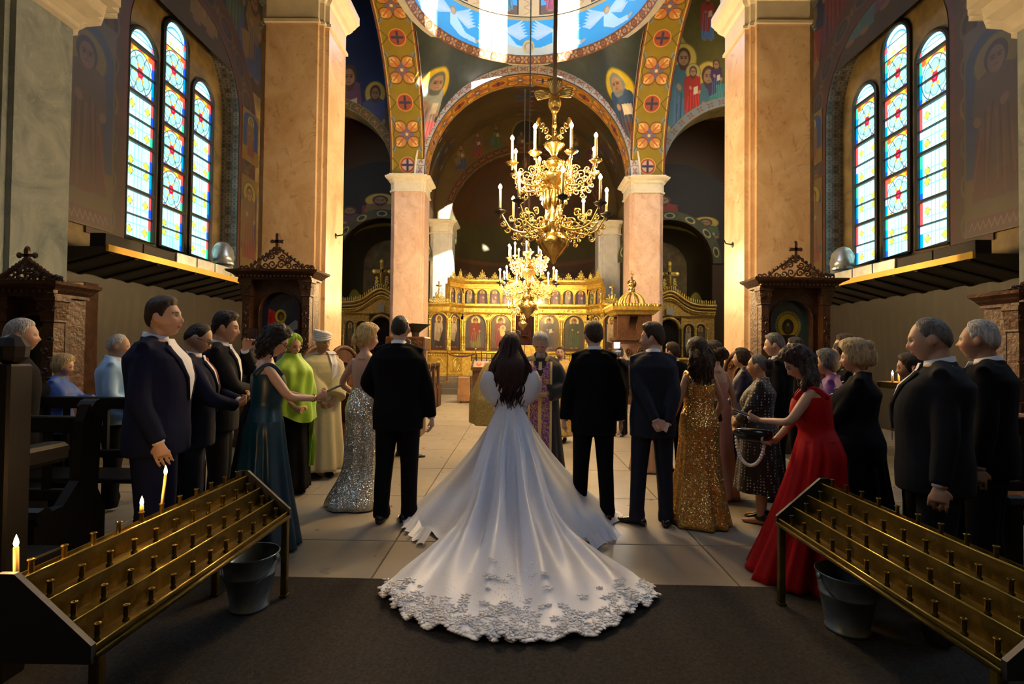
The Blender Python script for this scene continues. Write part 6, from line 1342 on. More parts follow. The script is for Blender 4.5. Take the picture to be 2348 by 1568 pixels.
def phone(label, o, r, c, d, u, sc=1.0, screen=None):
    "phone held in a hand: c centre, d long axis, u width axis in the person's local metres"
    d = nv(d); u = nv(np.array(u)-d*np.dot(u, d)); n = np.cross(d, u); M = np.array([u, d, n]).T; Mo = np.array(Matrix.Rotation(o.rotation_euler[2], 3, 'Z')); cw = Mo @ r.xfm(np.array(c, float))+np.array(o.location)
    e = empty('phone', tuple(cw), 0, label, 'phone'); B = bbox(-.037*sc, .037*sc, -.075*sc, .075*sc, -.004, .004, .003); build('case', (np.array(B[0]) @ M.T @ Mo.T, B[1]), PH, e)
    S = box(-.033*sc, .033*sc, -.068*sc, .068*sc, .0041, .0048); build('screen', (np.array(S[0]) @ M.T @ Mo.T, S[1]), screen or mat('dark screen', (.01, .012, .02), .1), e); return e
def suitman(label, px, Y, rz, h, head=(0, 0), suit=SUITK, hair=HBK, kn=HL_M, tone='m', front=True, tie=None, th=.013, top=.01, vox=.009, legs=None, hairc=(.03, .02, .015), stub=.25, shirt=None, lapel=True, jz=.80, feet=True, tr=None, rough=.003, jaw=1, nose=1, jend=1.0, **k):
    o, r = who(label, px, Y, rz, h, head, **k); sh = shirt or SHIRT
    body(r, o, tone, hairc, vox, .5, False, stub, jaw=jaw, nose=nose); haircap(r, o, hair, kn, th, top, rough, seed=int(px))
    collar(r, o, sh); jk = jacket(r, o, suit, jz, end=jend); trousers(r, o, tr or suit, legs); cuffs(r, jk, sh)
    if feet: shoes(r, o, SHOE, pos=legs)
    if front:
        patch(r, jk, sh, 'shirt_front', 1.12, 1.495, .06, .55, .026)
        if lapel: lapels(r, jk, suit)
        if tie: tn = patch(r, o, tie, 'tie', 1.05, 1.45, .11, .07, .034); build('tie_knot', r.T(ellip(r.surf(pi/2, 1.455, .02), (.02, .015, .022), 8, 6)), tie, tn, True)
    return o, r
# ---- the wedding party (backs to the viewer) ----
o, r = suitman('broad man in a black suit, back turned, left of the bride', 915, 4.5, 0, 1.815, (0, 0), hair=hairmat('cropped', (.030, .020, .014)), th=.006, top=.002, tone='l', fat=1.12, armR=dict(w=(.285, .03, .84), curl=.5), armL=dict(w=(-.18, .22, 1.0), p=(-1, -.6, -.2)), legs=[(-.13, 0, 0), (.10, .02, 55)], front=False, jz=.78, vox=.008)
o, r = suitman('groom in a black suit, back turned, right of the bride', 1362, 4.65, 0, 1.775, (8, 0), hair=HBR, th=.017, top=.012, tone='l', fat=1.03, armL=dict(w=(-.265, .0, .84), curl=.6), armR=dict(w=(.25, .02, .85)), legs=[(-.12, 0, -5), (.12, -.03, 5)], front=False, jz=.76)
o, r = suitman('groomsman in midnight suit, hands clasped behind, face turned left', 1497, 4.5, -6, 1.755, (72, 0), suit=SUITB, hair=HBR, th=.020, top=.016, rough=.006, tone='l', armL=dict(w=(.0, -.17, .93), p=(-1, -.5, .1), hd=(.8, -.1, -.5), hn=(0, -1, 0), curl=.5), armR=dict(w=(.10, -.16, .90), p=(1, -.5, .1), hd=(-.8, -.1, -.3), hn=(0, 1, 0), curl=.5), legs=[(-.13, 0, -55), (.12, .02, 10)], front=False, jz=.77, stub=.3, nose=1.2)
# ---- bride ----
DRESSM = mat('white satin tulle', (.78, .82, .92), .42, bump=.10, bscale=60)
BX = at(1172, 800, 4.75)[0]; BY = 4.75
br = empty('person', (BX, BY, 0), 0, 'bride with long dark wavy hair and tiara in a white gown with long train', 'person')
r = Rig(1.66, 0, (-4, 8), fem=1, armL=dict(w=(-.10, .25, 1.0), p=(-1, -.5, -.2)), armR=dict(w=(.10, .26, 1.0), p=(1, -.5, -.2)))
body(r, br, 'l', (.03, .015, .012), .008, .5, True); haircap(r, br, HBD, HL_F, .03, .006, .006, 3, fade=False)
locks(r, br, HBD, 120, 1.15, 1.02, .016, .013, 5, curl=8)
bodice(r, br, DRESSM, 1.0, 1.30, .012, False)
def sleeve():
    S = []
    for sd in (-1, 1):
        def fn(a, b):
            t = 2*pi*b; z = 1.385-.30*a; w = .085+.045*sin(pi*a*.9)-.03*a; cx = sd*(.17+.035*sin(pi*a)-.07*a*a); return (cx+w*cos(t)*(1 if a < .9 else .8), .0+w*1.1*sin(t)-.02*a, z-.07*a*abs(cos(t))*0-.05*cos(t)*sd*(a-.2))
        build('puffed_sleeve', r.T(sheet(fn, 16, 24)), DRESSM, br, True)
    def band(a, b): t = pi+pi*b; z = 1.33-.16*a*sin(pi*b)**.7+.04*(1-sin(pi*b)); e = .225; return (e*cos(t)*(1-.12*a), .02+.145*sin(t)*(1+.10*sin(pi*a)), z)
    build('draped_neckline', r.T(sheet(band, 8, 32)), DRESSM, br, True)
sleeve()
T = [xf(q, (0, 0, 0)) for q in [tube([(.078*sin(a), .055*cos(a)+.02, .0) for a in np.linspace(-1.5, 1.5, 15)], .003, 5)]+[tube([(.078*sin(a), .055*cos(a)+.02, 0), (.078*sin(a+.06), .055*cos(a+.06)+.02, .018+.018*cos(a)), (.078*sin(a+.12), .055*cos(a+.12)+.02, 0)], .0025, 4) for a in np.linspace(-1.3, 1.2, 14)]+[ellip((.078*sin(a), .055*cos(a)+.02, .024+.018*cos(a)), (.005, .005, .005), 6, 4) for a in np.linspace(-1.25, 1.25, 14)]]
build('tiara', [r.T((x[0] @ r.HM.T+r.HM @ np.array((.012, .0, .118))+r.hc, x[1])) for x in T], mat('silver crystals', (.9, .9, .92), .12, 1), br, True)
# skirt and train
def pl(P, u): P = np.array(P); n = len(P)-1; u = np.clip(u, 0, 1)*n; i = np.minimum(u.astype(int) if hasattr(u, 'astype') else int(u), n-1); f = u-i; return P[i]*(1-f)+P[i+1]*f
def hemray(a):
    "hem point of the underskirt for angle a (0 = towards viewer, +-pi = far side)"
    kn = np.array([-pi, -2.4, -1.9, -1.45, -1.0, -.5, 0, .5, 1.0, 1.45, 1.9, 2.4, pi])
    rd = np.array([.62, .72, .95, 1.03, .98, .95, .95, .95, 1.0, 1.12, 1.0, .72, .62]); return np.interp(a, kn, rd)
def under(a, b):
    th = (a*2-1)*pi; t = b; Rr = hemray(th); k = .55*t+.45*t**2.2
    fold = .050*t*(sin(8*th+1.5*sin(2*th))+.4*sin(17*th+1))
    rad = (.115*(1-k)+Rr*.93*k)+fold; z = .985-.985*t; z = max(z+.0, .02+.012*sin(13*th)*(t > .9))
    return (rad*sin(th), -rad*cos(th)*(.95)-.02*k, z)
build('underskirt', sheet(under, 160, 40), DRESSM, br, True)
# train sheet: s across (-1..1), t from waist to hem
def train(s, t, lift=0.0):
    key = np.array([0, .08, .25, .42, .52, .62, .74, .88, 1.0])
    yk = np.array([-.10, -.17, -.42, -.72, -.92, -1.12, -1.42, -1.78, -2.10]); zk = np.array([1.0, .93, .66, .38, .24, .14, .075, .04, .02]); wk = np.array([.105, .15, .24, .33, .40, .50, .64, .78, .86])
    y = np.interp(t, key, yk); z = np.interp(t, key, zk); w = np.interp(t, key, wk)
    back = .52*abs(s)**2.3*sstep(.3, 1, t)
    x = w*s*(1+.0*t)+.07*sstep(.3, 1, t)
    # long radial ridges with their own depth and reach
    f = 0
    for c0, am, wd, t0, t1, dr in ((-.62, .15, .11, .30, .92, -.05), (-.22, .19, .09, .2, .95, .03), (.06, -.07, .10, .5, 1.0, 0), (.30, .20, .09, .15, .94, .05), (.60, .13, .10, .3, .9, .10), (.84, .09, .07, .5, 1.1, .02), (-.86, .08, .07, .5, 1.0, 0), (-.42, -.05, .07, .3, .9, 0)):
        cc = c0+dr*sin(5*t); f += am*exp(-((s-cc)/wd)**2)*sstep(t0-.2, t0+.2, t)*(1-sstep(t1-.35, t1+.05, t))
    f += .018*sin(16*s+3*t)*sstep(.15, .5, t)*(1-.4*t)
    hem = .020*sin(40*s+2*sin(7*s))*sstep(.93, 1, t)
    return np.array((x+.02*sin(9*s+4*t)*t, y+back-.012*sin(44*s)*sstep(.93, 1, t), max(.018, z+.85*f+hem+.018*abs(sin(23*s))*sstep(.9, 1, t))+lift))
NS, NT = 170, 110
build('train', sheet(lambda a, b: train(a*2-1, b**.9), NS, NT), DRESSM, br, True)
# lace and beads near the hem
LACE = mat('beaded lace', (.78, .78, .82), .45); BEAD = mat('crystal bead', (.95, .95, 1), .06, .0, spec=1)
L1, L2 = MB(), MB(); rr = random.Random(11)
for i in range(330):
    s = rr.uniform(-1, 1); t = 1-abs(rr.gauss(0, .045 if abs(s) > .28 else .10))
    if t < .55: continue
    n6 = 5+i % 2; R6 = .012+.014*rr.random(); a0 = rr.random()*6
    for k in range(n6):
        a = a0+2*pi*k/n6; c0 = train(s, t, .0); c1 = train(min(1, max(-1, s+.03)), t, 0); nz = c1[2]-c0[2]
        L1.add(ellip(c0+np.array((cos(a)*R6, sin(a)*R6, .004+nz*cos(a)*R6/.03)), (R6*.75, R6*.42, .003), 6, 3, np.array(Matrix.Rotation(a, 3, 'Z'))))
    L2.add(ellip(train(s, t, .008), (.005, .005, .005), 6, 4))
for i in range(420):
    t = rr.random()**.7*.85; s = rr.gauss(0, .25)*(1-.2*t); p = train(s, t**.9, .005); L2.add(ellip(p, (.0028, .0028, .0028), 5, 3))
for k in range(120):
    s = -1+2*k/119; p = train(s, 1, .002); L1.add(ellip(p+np.array((0, -.008, 0)), (.018, .016, .006), 7, 4))
L1.build('lace_applique', LACE, br, True)['kind'] = 'stuff'; L2.build('beading', BEAD, br, True)['kind'] = 'stuff'
# ruffles where the underskirt bunches at the sides
for sg, nm in ((-1, 'l'), (1, 'r')):
    def rf(a, b):
        u = a; x = sg*(.60+.26*u+.0*b); y = (-.72+.45*u if sg < 0 else -.74+.30*u)-.02*b; am = .03; w = sin(u*34)*am*b
        return (x+w*.6+(.05*b*sg), y-.12*b+w*.5, .012+.09*(1-b)*(.8+.3*sin(u*12))+.02*abs(sin(u*21))*b)
    build('side_ruffle', sheet(rf, 90, 8), DRESSM, br, True)
# ---- priests ----
BLKR = mat('black cassock', (.008, .008, .012), .75, sheen=.1); 
def brocade(name, base, pat, sc=26):
    m = mat(name, base, .45, .2, bump=.3, bscale=60); N, L = nt(m); b = N['Principled BSDF']; tc = N.new('ShaderNodeTexCoord'); v = N.new('ShaderNodeTexNoise'); v.inputs['Scale'].default_value = sc; v.inputs['Distortion'].default_value = 3; v.inputs['Detail'].default_value = 1
    L.new(tc.outputs['Object'], v.inputs[0]); c = N.new('ShaderNodeValToRGB'); L.new(v.outputs[0], c.inputs[0]); e = c.color_ramp.elements; e[0].position = .50; e[0].color = (*base, 1); e[1].position = .54; e[1].color = (*pat, 1); L.new(c.outputs[0], b.inputs['Base Color']); return m
PURP = brocade('purple gold brocade', (.16, .03, .30), (.48, .30, .13)); GBRO = brocade('gold brocade', (.50, .34, .09), (.62, .46, .16), 14); GTRIM = mat('gold braid', (.72, .52, .20), .4, .4, bump=.5, bscale=90)
o, r = who('grey-bearded priest in black cassock and purple-gold stole, facing the viewer', 1240, 5.45, 176, 1.70, (-6, -22), fat=1.05, armL=dict(w=(-.05, .20, 1.10), p=(-1, -.3, -.4), hd=(.8, .4, .1), hn=(0, .3, -1), curl=.9), armR=dict(w=(.09, .20, 1.08), p=(1, -.3, -.4), hd=(-.8, .4, .1), hn=(0, .3, -1), curl=.9))
body(r, o, 'm', (.45, .43, .40), .008, .55, False, .55); haircap(r, o, HWH, HL_M, .022, .012, .004, 4)
build('beard', [r.T((ellip((0, .075, -.095), (.045, .028, .038), 14, 10)[0] @ r.HM.T+r.hc, ellip((0, 0, 0), (1, 1, 1), 14, 10)[1]))], HGR, o, True)
jacket(r, o, BLKR, .9, .03, (.085, .085, .095), end=.93, name='cassock_top'); gown(r, o, BLKR, .03, 1.0, .30, 9, .015, 1, 'cassock_skirt', top_off=.03); collar(r, o, SHIRT, 1.49, .02, .06)
def stole(o, r, m, trim):
    for sd in (-1, 1):
        def fn(off, w0, w1): return lambda a, b: (lambda z, w: ((sd*(w0+(w1-w0)*b)+sd*.0), max(r.sec(max(z, .95))[1], .12)+r.sec(max(z, .95))[2]+.045+off+(.05*(1-z) if z < 1 else 0)-(.0 if z < 1.36 else (z-1.36)*.75), z))(.25+1.19*a, 0)
        build('stole_panel', r.T(sheet(fn(0, .012, .115), 30, 4)), m, o, True)
        for w0, w1 in ((.0, .018), (.105, .128)): build('stole_braid', r.T(sheet(fn(.004, w0, w1), 30, 2)), trim, o, True)
        P = [(sd*.065, r.sec(1.44)[1]+.0, 1.44), (sd*.085, .03, 1.49), (sd*.07, -.03, 1.515), (0, -.07, 1.52)]; build('stole_neck', r.T(tube(P, .035, 8, flat=.5)), trim, o, True)
    build('stole_v', r.T(patch_v(r)), BLKR, o, True)
def patch_v(r): return sheet(lambda a, b: (((b-.5)*.14*a), r.sec(1.25+.2*a)[1]+r.sec(1.25+.2*a)[2]+.050-(.0 if a < .5 else (a-.5)*.13), 1.24+.22*a), 8, 4)
stole(o, r, PURP, GTRIM)
bk = build('prayer_book', [xf(bbox(-.075, .075, -.05, .05, -.008, .008, .004), (0, 0, 0), 0, 1, R(-25))], mat('worn book', (.40, .32, .22), .6)); Mo = Matrix.Rotation(R(176), 3, 'Z'); bk.location = Mo @ Vector(r.xfm(np.array((.0, .33, 1.10))))+o.location; tag(bk, 'small open prayer book in the priest hands', 'book')
o, r = who('priest in a wide gold brocade cape, mostly hidden by the bride', 1160, 6.6, 170, 1.66, (-5, -20), armL=dict(w=(-.3, .1, 1.05)), armR=dict(w=(.3, .1, 1.05)))
body(r, o, 'm', (.10, .06, .04), .011, .5, False, .6); haircap(r, o, HBR, HL_M, .02, .01); gown(r, o, GBRO, .62, 1.46, .46, 8, .02, 3, 'gold_cape', prof=lambda t: min(1, t*1.6)**.6, rx=1.05, top_off=.03); gown(r, o, GBRO, .04, 1.0, .26, 8, .015, 4, 'gold_robe'); shoes(r, o, SHOE)
o, r = who('attendant in a gold robe glimpsed behind the priest in purple', 1284, 8.6, 175, 1.60, (0, 0)); body(r, o, 'm', (.1, .06, .04), .014, .5, False, .3); haircap(r, o, HBR); gown(r, o, GBRO, .12, 1.46, .24, 8, .015, 5, 'gold_robe', top_off=.03); jacket(r, o, GBRO, .95, .03, name='gold_sleeves'); shoes(r, o, SHOE)
# ---- left of the aisle ----
o, r = suitman('large young man in a navy suit, face in profile to the right', 360, 3.25, -72, 1.825, (-8, 6), suit=SUITN, hair=HBR, th=.013, top=.012, tone='l', fat=1.13, armR=dict(w=(.235, .09, .90), p=(.6, -1, 0), curl=.2), armL=dict(w=(-.27, .05, .88)), shirt=SHIRT, vox=.0065, stub=.4, legs=[(-.12, 0, 0), (.12, 0, 0)], jz=.80)
o, r = suitman('man with black glasses and red striped tie looking down at his phone', 442, 3.82, -62, 1.695, (-8, -24), suit=SUITN, hair=HBK, kn=HL_R, th=.008, top=.004, tone='t', fat=1.08, tie=mat('red striped tie', (.45, .02, .05), .5), armL=dict(w=(-.02, .32, 1.13), p=(-1, -.2, -.6), hd=(.3, .8, .3), hn=(.6, -.2, .9), curl=.7), armR=dict(w=(.10, .30, 1.10), p=(1, -.2, -.6), hd=(-.3, .8, .35), hn=(-.6, -.2, .9), curl=.7), vox=.007, feet=False)
def glasses(r, o, m):
    S = []
    for sd in (-1, 1): S.append(tube([(sd*(.034+.024*cos(a)), .098, .002+.018*sin(a)) for a in np.linspace(0, 2*pi, 15)], .0028, 5)); S.append(tube([(sd*.058, .095, .006), (sd*.076, .04, .008), (sd*.078, -.01, .004)], .0025, 4))
    S.append(tube([(-.01, .1, .006), (.01, .1, .006)], .0025, 4)); build('glasses', [r.T((x[0] @ r.HM.T+r.hc, x[1])) for x in S], m, o, True)
glasses(r, o, DARKM); phone('dark phone held low by the man with glasses', o, r, (.03, .40, 1.17), (0, .9, .45), (1, 0, 0))
o, r = suitman('man with black crew cut in charcoal suit photographing with raised phone', 505, 4.25, -68, 1.80, (-4, -4), suit=SUITG, hair=HBK, th=.012, top=.022, rough=.006, tone='m', fat=1.0, armL=dict(w=(-.10, .17, 1.44), p=(-1, .2, -1), hd=(.1, .25, .95), hn=(1, .3, 0), curl=.6), armR=dict(w=(-.04, .22, 1.12), p=(1, .1, -1), hd=(-.9, .2, .2), hn=(0, 1, 0), curl=.5), vox=.007, stub=.0, jaw=.8)
build('red_pocket_square', r.T(xf(prism([(-.02, 0), (-.012, .03), (0, .015), (.01, .035), (.022, 0)], .006), (-.11, .135, 1.30))), mat('crimson silk', (.40, .01, .04), .5), o)
phone('white-edged phone raised by the man in the charcoal suit', o, r, (-.09, .22, 1.56), (.1, .1, 1), (.3, 1, 0), screen=mat('pale screen edge', (.6, .6, .62), .3))
# teal gown
TEAL = mat('teal satin', (.001, .030, .055), .38, bump=.1, bscale=8)
o, r = who('woman in a long teal gown reading her phone, black curly hair and glasses', 610, 3.85, -62, 1.69, (-2, -26), fem=1, lean=1, hunch=.015, armR=dict(w=(.07, .36, 1.17), p=(1, -.2, -1), hd=(-.2, .9, .3), hn=(-.8, 0, .6), curl=.7), armL=dict(w=(-.08, .36, 1.15), p=(-1, -.2, -1), hd=(.2, .9, .3), hn=(.8, 0, .6), curl=.7), fat=1.02)
body(r, o, 'l', (.02, .015, .012), .007, .55, False, 0); haircap(r, o, HBK, HL_F, .026, .010, .014, 6, fade=False)
locks(r, o, HBK, 46, .05, 1.43, .014, .016, 8, curl=7, x0=.082, back=-.02); bodice(r, o, TEAL, 1.0, 1.36, .014); gown(r, o, TEAL, .02, 1.06, .27, 9, .03, 2, 'satin_skirt'); glasses(r, o, DARKM)
phone('phone held in front of the teal-gowned woman', o, r, (.0, .50, 1.24), (0, .9, .4), (1, 0, 0)); S_, E_, W_2 = r.joints(1); d_ = nv(W_2-E_); build('bracelet', r.T(tube([W_2-d_*.03, W_2-d_*.01], [.031, .030], 12)), BRASS, o, True)
# hidden fair-haired guest behind
o, r = who('fair-haired guest almost hidden behind the raised phone', 590, 4.9, -60, 1.60, (-10, -10), fem=1); body(r, o, 'l', (.3, .2, .1), .012, .5, False); haircap(r, o, HLB, HL_F, .025, fade=False); locks(r, o, HLB, 26, .2, 1.42, .006, .018, 3); bodice(r, o, SUITK, 1.0, 1.36); gown(r, o, SUITK, .05, 1.02, .28, 9, .02, 3)
# green scarf
GRN = mat('lime green shawl', (.30, .52, .02), .6, bump=.3, bscale=14, sheen=.2, var=.1)
o, r = who('woman with lime green headscarf and shawl over dark clothes', 668, 5.35, -150 if 0 else -128, 1.655, (4, -14), fem=1, fat=1.08, armL=dict(w=(-.10, .20, .98), p=(-1, -.3, -.4), hd=(.7, .4, -.4), hn=(0, -1, 0), curl=.6), armR=dict(w=(.08, .22, .98), p=(1, -.3, -.4), hd=(-.7, .4, -.4), hn=(0, -1, 0), curl=.6))
body(r, o, 't', (.05, .03, .02), .007, .55, False, 0, lips=(.45, .10, .10)); haircap(r, o, HBR, [(0, .66), (.7, .45), (1.2, 0), (pi, -.3)], .006)
haircap(r, o, GRN, [(0, .74), (.55, .66), (.95, .3), (1.25, -.5), (1.6, -1.1), (pi, -1.2)], .022, .01, .003, 2, 'headscarf')
def shawl(a, b):
    th = 2*pi*a; t = b; z = 1.545-.62*t-.12*t*max(0, sin(th-.4)); R0 = .082*(1-sstep(0, .3, t))+(.205+.06*t)*sstep(0, .3, t); f = .012*sin(11*th+6*t)*sstep(.05, .4, t)+.010*sin(5*th-9*t)
    return ((R0+f)*cos(th)*1.03, .02+(R0*.80+f+.03*t)*sin(th), z+.02*sin(3*th)*t)
build('shawl', r.T(sheet(shawl, 72, 34)), GRN, o, True)
build('shawl_tail', r.T(sheet(lambda a, b: (-.17-.07*a+.0*b, .10+.04*sin(a*9+b*7)-.02*b, 1.0-.72*b), 10, 24)), GRN, o, True)
gown(r, o, SUITK, .06, 1.0, .22, 8, .012, 6, 'dark_trousers'); shoes(r, o, SHOE, .24)
# turban man
ROBE = mat('sand cotton robe', (.46, .40, .22), .75, bump=.4, bscale=10, sheen=.15); WHC = mat('white cotton cloth', (.74, .70, .72), .75, bump=.3, bscale=30)
o, r = who('smiling man in white turban and long sand-coloured robe with folded scarf', 738, 6.1, -138, 1.70, (10, -3), fat=1.15, armL=dict(w=(-.06, .23, .90), p=(-1, -.3, -.5), hd=(.6, .3, -.5), hn=(0, -1, 0), curl=.8), armR=dict(w=(.07, .22, .90), p=(1, -.3, -.5), hd=(-.6, .3, -.5), hn=(0, -1, 0), curl=.8), armsw=1.35)
body(r, o, 'd', (.08, .06, .05), .008, .55, False, .3)
TB = [(lambda e: (e[0] @ r.HM.T+r.hc, e[1]))(ellip((0, -.012, .085), (.098, .112, .068), 20, 12))]
for k in range(7): a = .18*k-.5; TB.append((lambda q: (q[0] @ r.HM.T+r.hc, q[1]))(tube([(.092*cos(t), -.012+.108*sin(t), .055+.012*k+.022*sin(t+a*4)) for t in np.linspace(0, 2*pi, 25)], .017, 6)))
build('turban', [r.T(x) for x in TB], WHC, o, True)
jacket(r, o, ROBE, .9, .035, (.085, .09, .105), end=.95, name='robe_top', vox=.011); gown(r, o, ROBE, .10, 1.05, .30, 8, .022, 7, 'robe_skirt', top_off=.04, rx=1.0)
def sc(a, b): z = 1.50-.50*a; return (-.05-.115*b*(.7+.3*a), max(r.sec(z)[1], .13)*1.0+.055+.006*sin(a*12+b*9)-(0 if z < 1.38 else (z-1.38)*.95), z)
build('folded_scarf', [r.T(sheet(sc, 20, 6)), r.T(sheet(lambda a, b: (-.05-.10*b, .10-.26*a, 1.49+.04*sin(pi*a)), 10, 4))], WHC, o, True); shoes(r, o, SHOE)
# silver sequin
SEQ = sequin('silver sequins', (.72, .68, .58)); GSEQ = sequin('gold sequins', (.62, .36, .10))
o, r = who('blonde woman with an updo in a backless silver sequin gown', 838, 5.0, -14, 1.74, (-52, -4), fem=1, armL=dict(w=(-.16, .20, 1.02), p=(-1, -.6, -.3)), armR=dict(w=(.2, .16, .95)))
body(r, o, 'l', (.3, .2, .1), .008, .55, False); haircap(r, o, HBL, HL_F, .034, .014, .006, 9, fade=False)
B_ = []
rr = random.Random(4)
for k in range(22):
    a = rr.random()*6.28; q = rr.random(); B_.append((lambda s_: (s_[0] @ r.HM.T+r.hc, s_[1]))(tube(spiral((.05*cos(a)*q, -.115-.02*rr.random(), -.02+.05*sin(a)*q), .034, .012, a, .9, 10), .014, 6)))
B_.append((ellip((0, -.105, -.01), (.06, .045, .055), 12, 8)[0] @ r.HM.T+r.hc, ellip((0, 0, 0), (1, 1, 1), 12, 8)[1]))
build('curled_updo', [r.T(x) for x in B_], HBL, o, True)['kind'] = 'stuff'
bodice(r, o, SEQ, .98, 1.14, .010, False, shp=lambda th: .14*max(0, sin(th))); gown(r, o, SEQ, .015, 1.0, .28, 7, .018, 8, 'sequin_skirt', prof=lambda t: .05*t+.95*sstep(.5, 1.05, t)**1.6, yo=-.06, xo=-.05)
build('earring', r.T((ellip((-.08, 0, -.05), (.006, .006, .014), 6, 5)[0] @ r.HM.T+r.hc, ellip((0, 0, 0), (1, 1, 1), 6, 5)[1])), BRASS, o, True)
suitman('guest hidden behind the broad man, one dark shoe showing', 925, 7.2, -60, 1.66, (0, 0), vox=.014, legs=[(-.1, .02, 0), (.1, .12, 5)])
# elderly man in blue shirt and seated woman at far left
o, r = who('elderly white-haired man in a pale blue shirt behind the pews', 262, 4.75, -55, 1.63, (-10, -6), fat=1.1, armL=dict(w=(-.2, .2, 1.0)), armR=dict(w=(.2, .2, 1.0))); body(r, o, 'm', (.4, .4, .4), .009, .5, False); haircap(r, o, HWH, HL_R, .01, 0); jacket(r, o, SHIRTB, .85, .02, name='shirt'); trousers(r, o, SUITK); collar(r, o, SHIRTB)
o, r = who('guest with grey hair behind the tall stall at the left edge', 34, 3.58, -50, 1.70, (-10, 0)); body(r, o, 'm', (.3, .3, .3), .010, .5, False); haircap(r, o, HGR, HL_M, .012, .004); jacket(r, o, SUITK); trousers(r, o, SUITK)
o, r = who('guest in a blue blouse between the pews at far left', 138, 4.8, -70, 1.42, (0, -12), fem=1, armR=dict(w=(.05, .3, 1.25), p=(1, 0, -1)), armL=dict(w=(-.05, .3, 1.25), p=(-1, 0, -1))); body(r, o, 'l', (.3, .22, .12), .010, .5, False); haircap(r, o, HLB, HL_F, .028, .01, .006); jacket(r, o, mat('royal blue blouse', (.03, .10, .42), .6), .85, .02, name='blouse'); gown(r, o, SUITK, .05, 1.0, .26)
# ---- right of the aisle ----
o, r = who('woman with long dark hair in a V-back gold sequin gown', 1603, 4.6, 6, 1.63, (18, -4), fem=1, armL=dict(w=(-.18, .18, .98)), armR=dict(w=(.21, .14, .92), p=(1, -.6, 0)))
body(r, o, 't', (.03, .02, .015), .009, .5, False); haircap(r, o, HBR, HL_F, .028, .01, .006, 5, fade=False); locks(r, o, HBR, 50, .30, 1.30, .010, .018, 9, xc=-.01); bodice(r, o, GSEQ, .98, 1.36, .012, True, shp=lambda th: -.16*max(0, -sin(th))**6); gown(r, o, GSEQ, .015, 1.0, .29, 8, .02, 10, 'sequin_skirt', prof=lambda t: .22*t+.8*t**2.2)
cl = build('clutch_bag', bbox(-.075, .075, -.02, .02, -.10, .10, .01), mat('black satin', (.01, .01, .012), .4)); cl.location = at(1633, 945, 4.75); cl.rotation_euler = (0, R(-14), 0); tag(cl, 'black clutch bag beside the gold sequin gown', 'bag')
CORAL = mat('coral satin', (.52, .22, .15), .45, sheen=.2)
o, r = who('bare-shouldered woman in a coral gown behind the gold sequin gown', 1640, 5.4, 12, 1.62, (25, -6), fem=1); body(r, o, 't', (.03, .02, .015), .010, .5, False); haircap(r, o, HBR, HL_F, .03, .01, .008, 5); locks(r, o, HBR, 26, .1, 1.52, .012, .018, 3); bodice(r, o, CORAL, .98, 1.30, .012, False); gown(r, o, CORAL, .03, 1.0, .25, 9, .025, 12, 'satin_skirt')
o, r = who('guest in a champagne dress seen between the groomsmen legs', 1492, 6.6, 10, 1.50, (0, 0), fem=1); body(r, o, 't', (.03, .02, .015), .013, .5, False); haircap(r, o, HBR, HL_F, .02); bodice(r, o, CORAL, .98, 1.34); gown(r, o, mat('champagne satin', (.55, .36, .22), .4), .02, 1.0, .30, 8, .03, 2, 'satin_skirt')
suitman('dark-haired man glimpsed between groomsman and gold sequin gown', 1545, 6.4, 20, 1.63, (20, 0), hair=HBR, th=.018, top=.01, vox=.010)
# photographer
o, r = suitman('photographer in black raising a camera beside the pulpit', 1420, 9.3, 160, 1.60, (5, 0), hair=HBR, kn=HL_F, th=.02, shirt=SUITK, armL=dict(w=(-.09, .22, 1.50), p=(-1, 0, -.8), hd=(.3, .2, .9), hn=(1, 0, 0), curl=.8), armR=dict(w=(.09, .22, 1.48), p=(1, 0, -.8), hd=(-.3, .2, .9), hn=(-1, 0, 0), curl=.8), vox=.011)
Mo = Matrix.Rotation(R(160), 3, 'Z'); cpos = Mo @ Vector(r.xfm(np.array((0, .24, 1.62))))+o.location
e = empty('camera_with_flash', cpos, R(160), 'black camera with a glaring flash held by the photographer', 'camera'); build('camera_body', bbox(-.08, .08, -.03, .04, -.055, .055, .01), PH, e); build('lens', xf(lathe([(.035, 0), (.038, .09), (.03, .09), (0, .08)], 14), (0, .03, 0), rx=-pi/2), PH, e, True); build('flash_mount', box(-.02, .02, -.02, .02, .055, .11), PH, e)
build('flash_head', bbox(-.04, .04, -.05, .05, .11, .19, .008), PH, e); build('flash_tube', box(-.05, .05, .051, .055, .10, .20), mat('flash light', (1, .95, .85), .3, emis=(1, .9, .75), es=30), e); light('POINT', 'flash_glow', cpos+Vector((-.05, -.2, .2)), 10, (1, .9, .7), shadow_soft_size=.05)
# right crowd
o, r = suitman('grey-haired man in black suit with his face turned left, at right', 1784, 5.3, 58, 1.715, (2, -4), hair=HSP, th=.014, top=.008, tone='l', vox=.008, hairc=(.2, .2, .2), fat=1.1)
suitman('dark-haired man half hidden behind the grey-haired man', 1830, 6.1, 55, 1.70, (5, 0), hair=HBR, vox=.012)
NAVY = mat('navy dress', (.008, .010, .04), .6)
o, r = who('short-haired woman in navy near the front at right', 1706, 6.0, 62, 1.555, (0, 4), fem=1, armL=dict(w=(-.05, .25, 1.0)), armR=dict(w=(.05, .25, 1.0))); body(r, o, 't', (.03, .02, .015), .009, .5, False, nose=1.2); haircap(r, o, HBR, HL_F, .026, .01, .008, 5); jacket(r, o, NAVY, .85, .015, (.058, .05, .04), name='top'); gown(r, o, SUITK, .04, 1.0, .26)
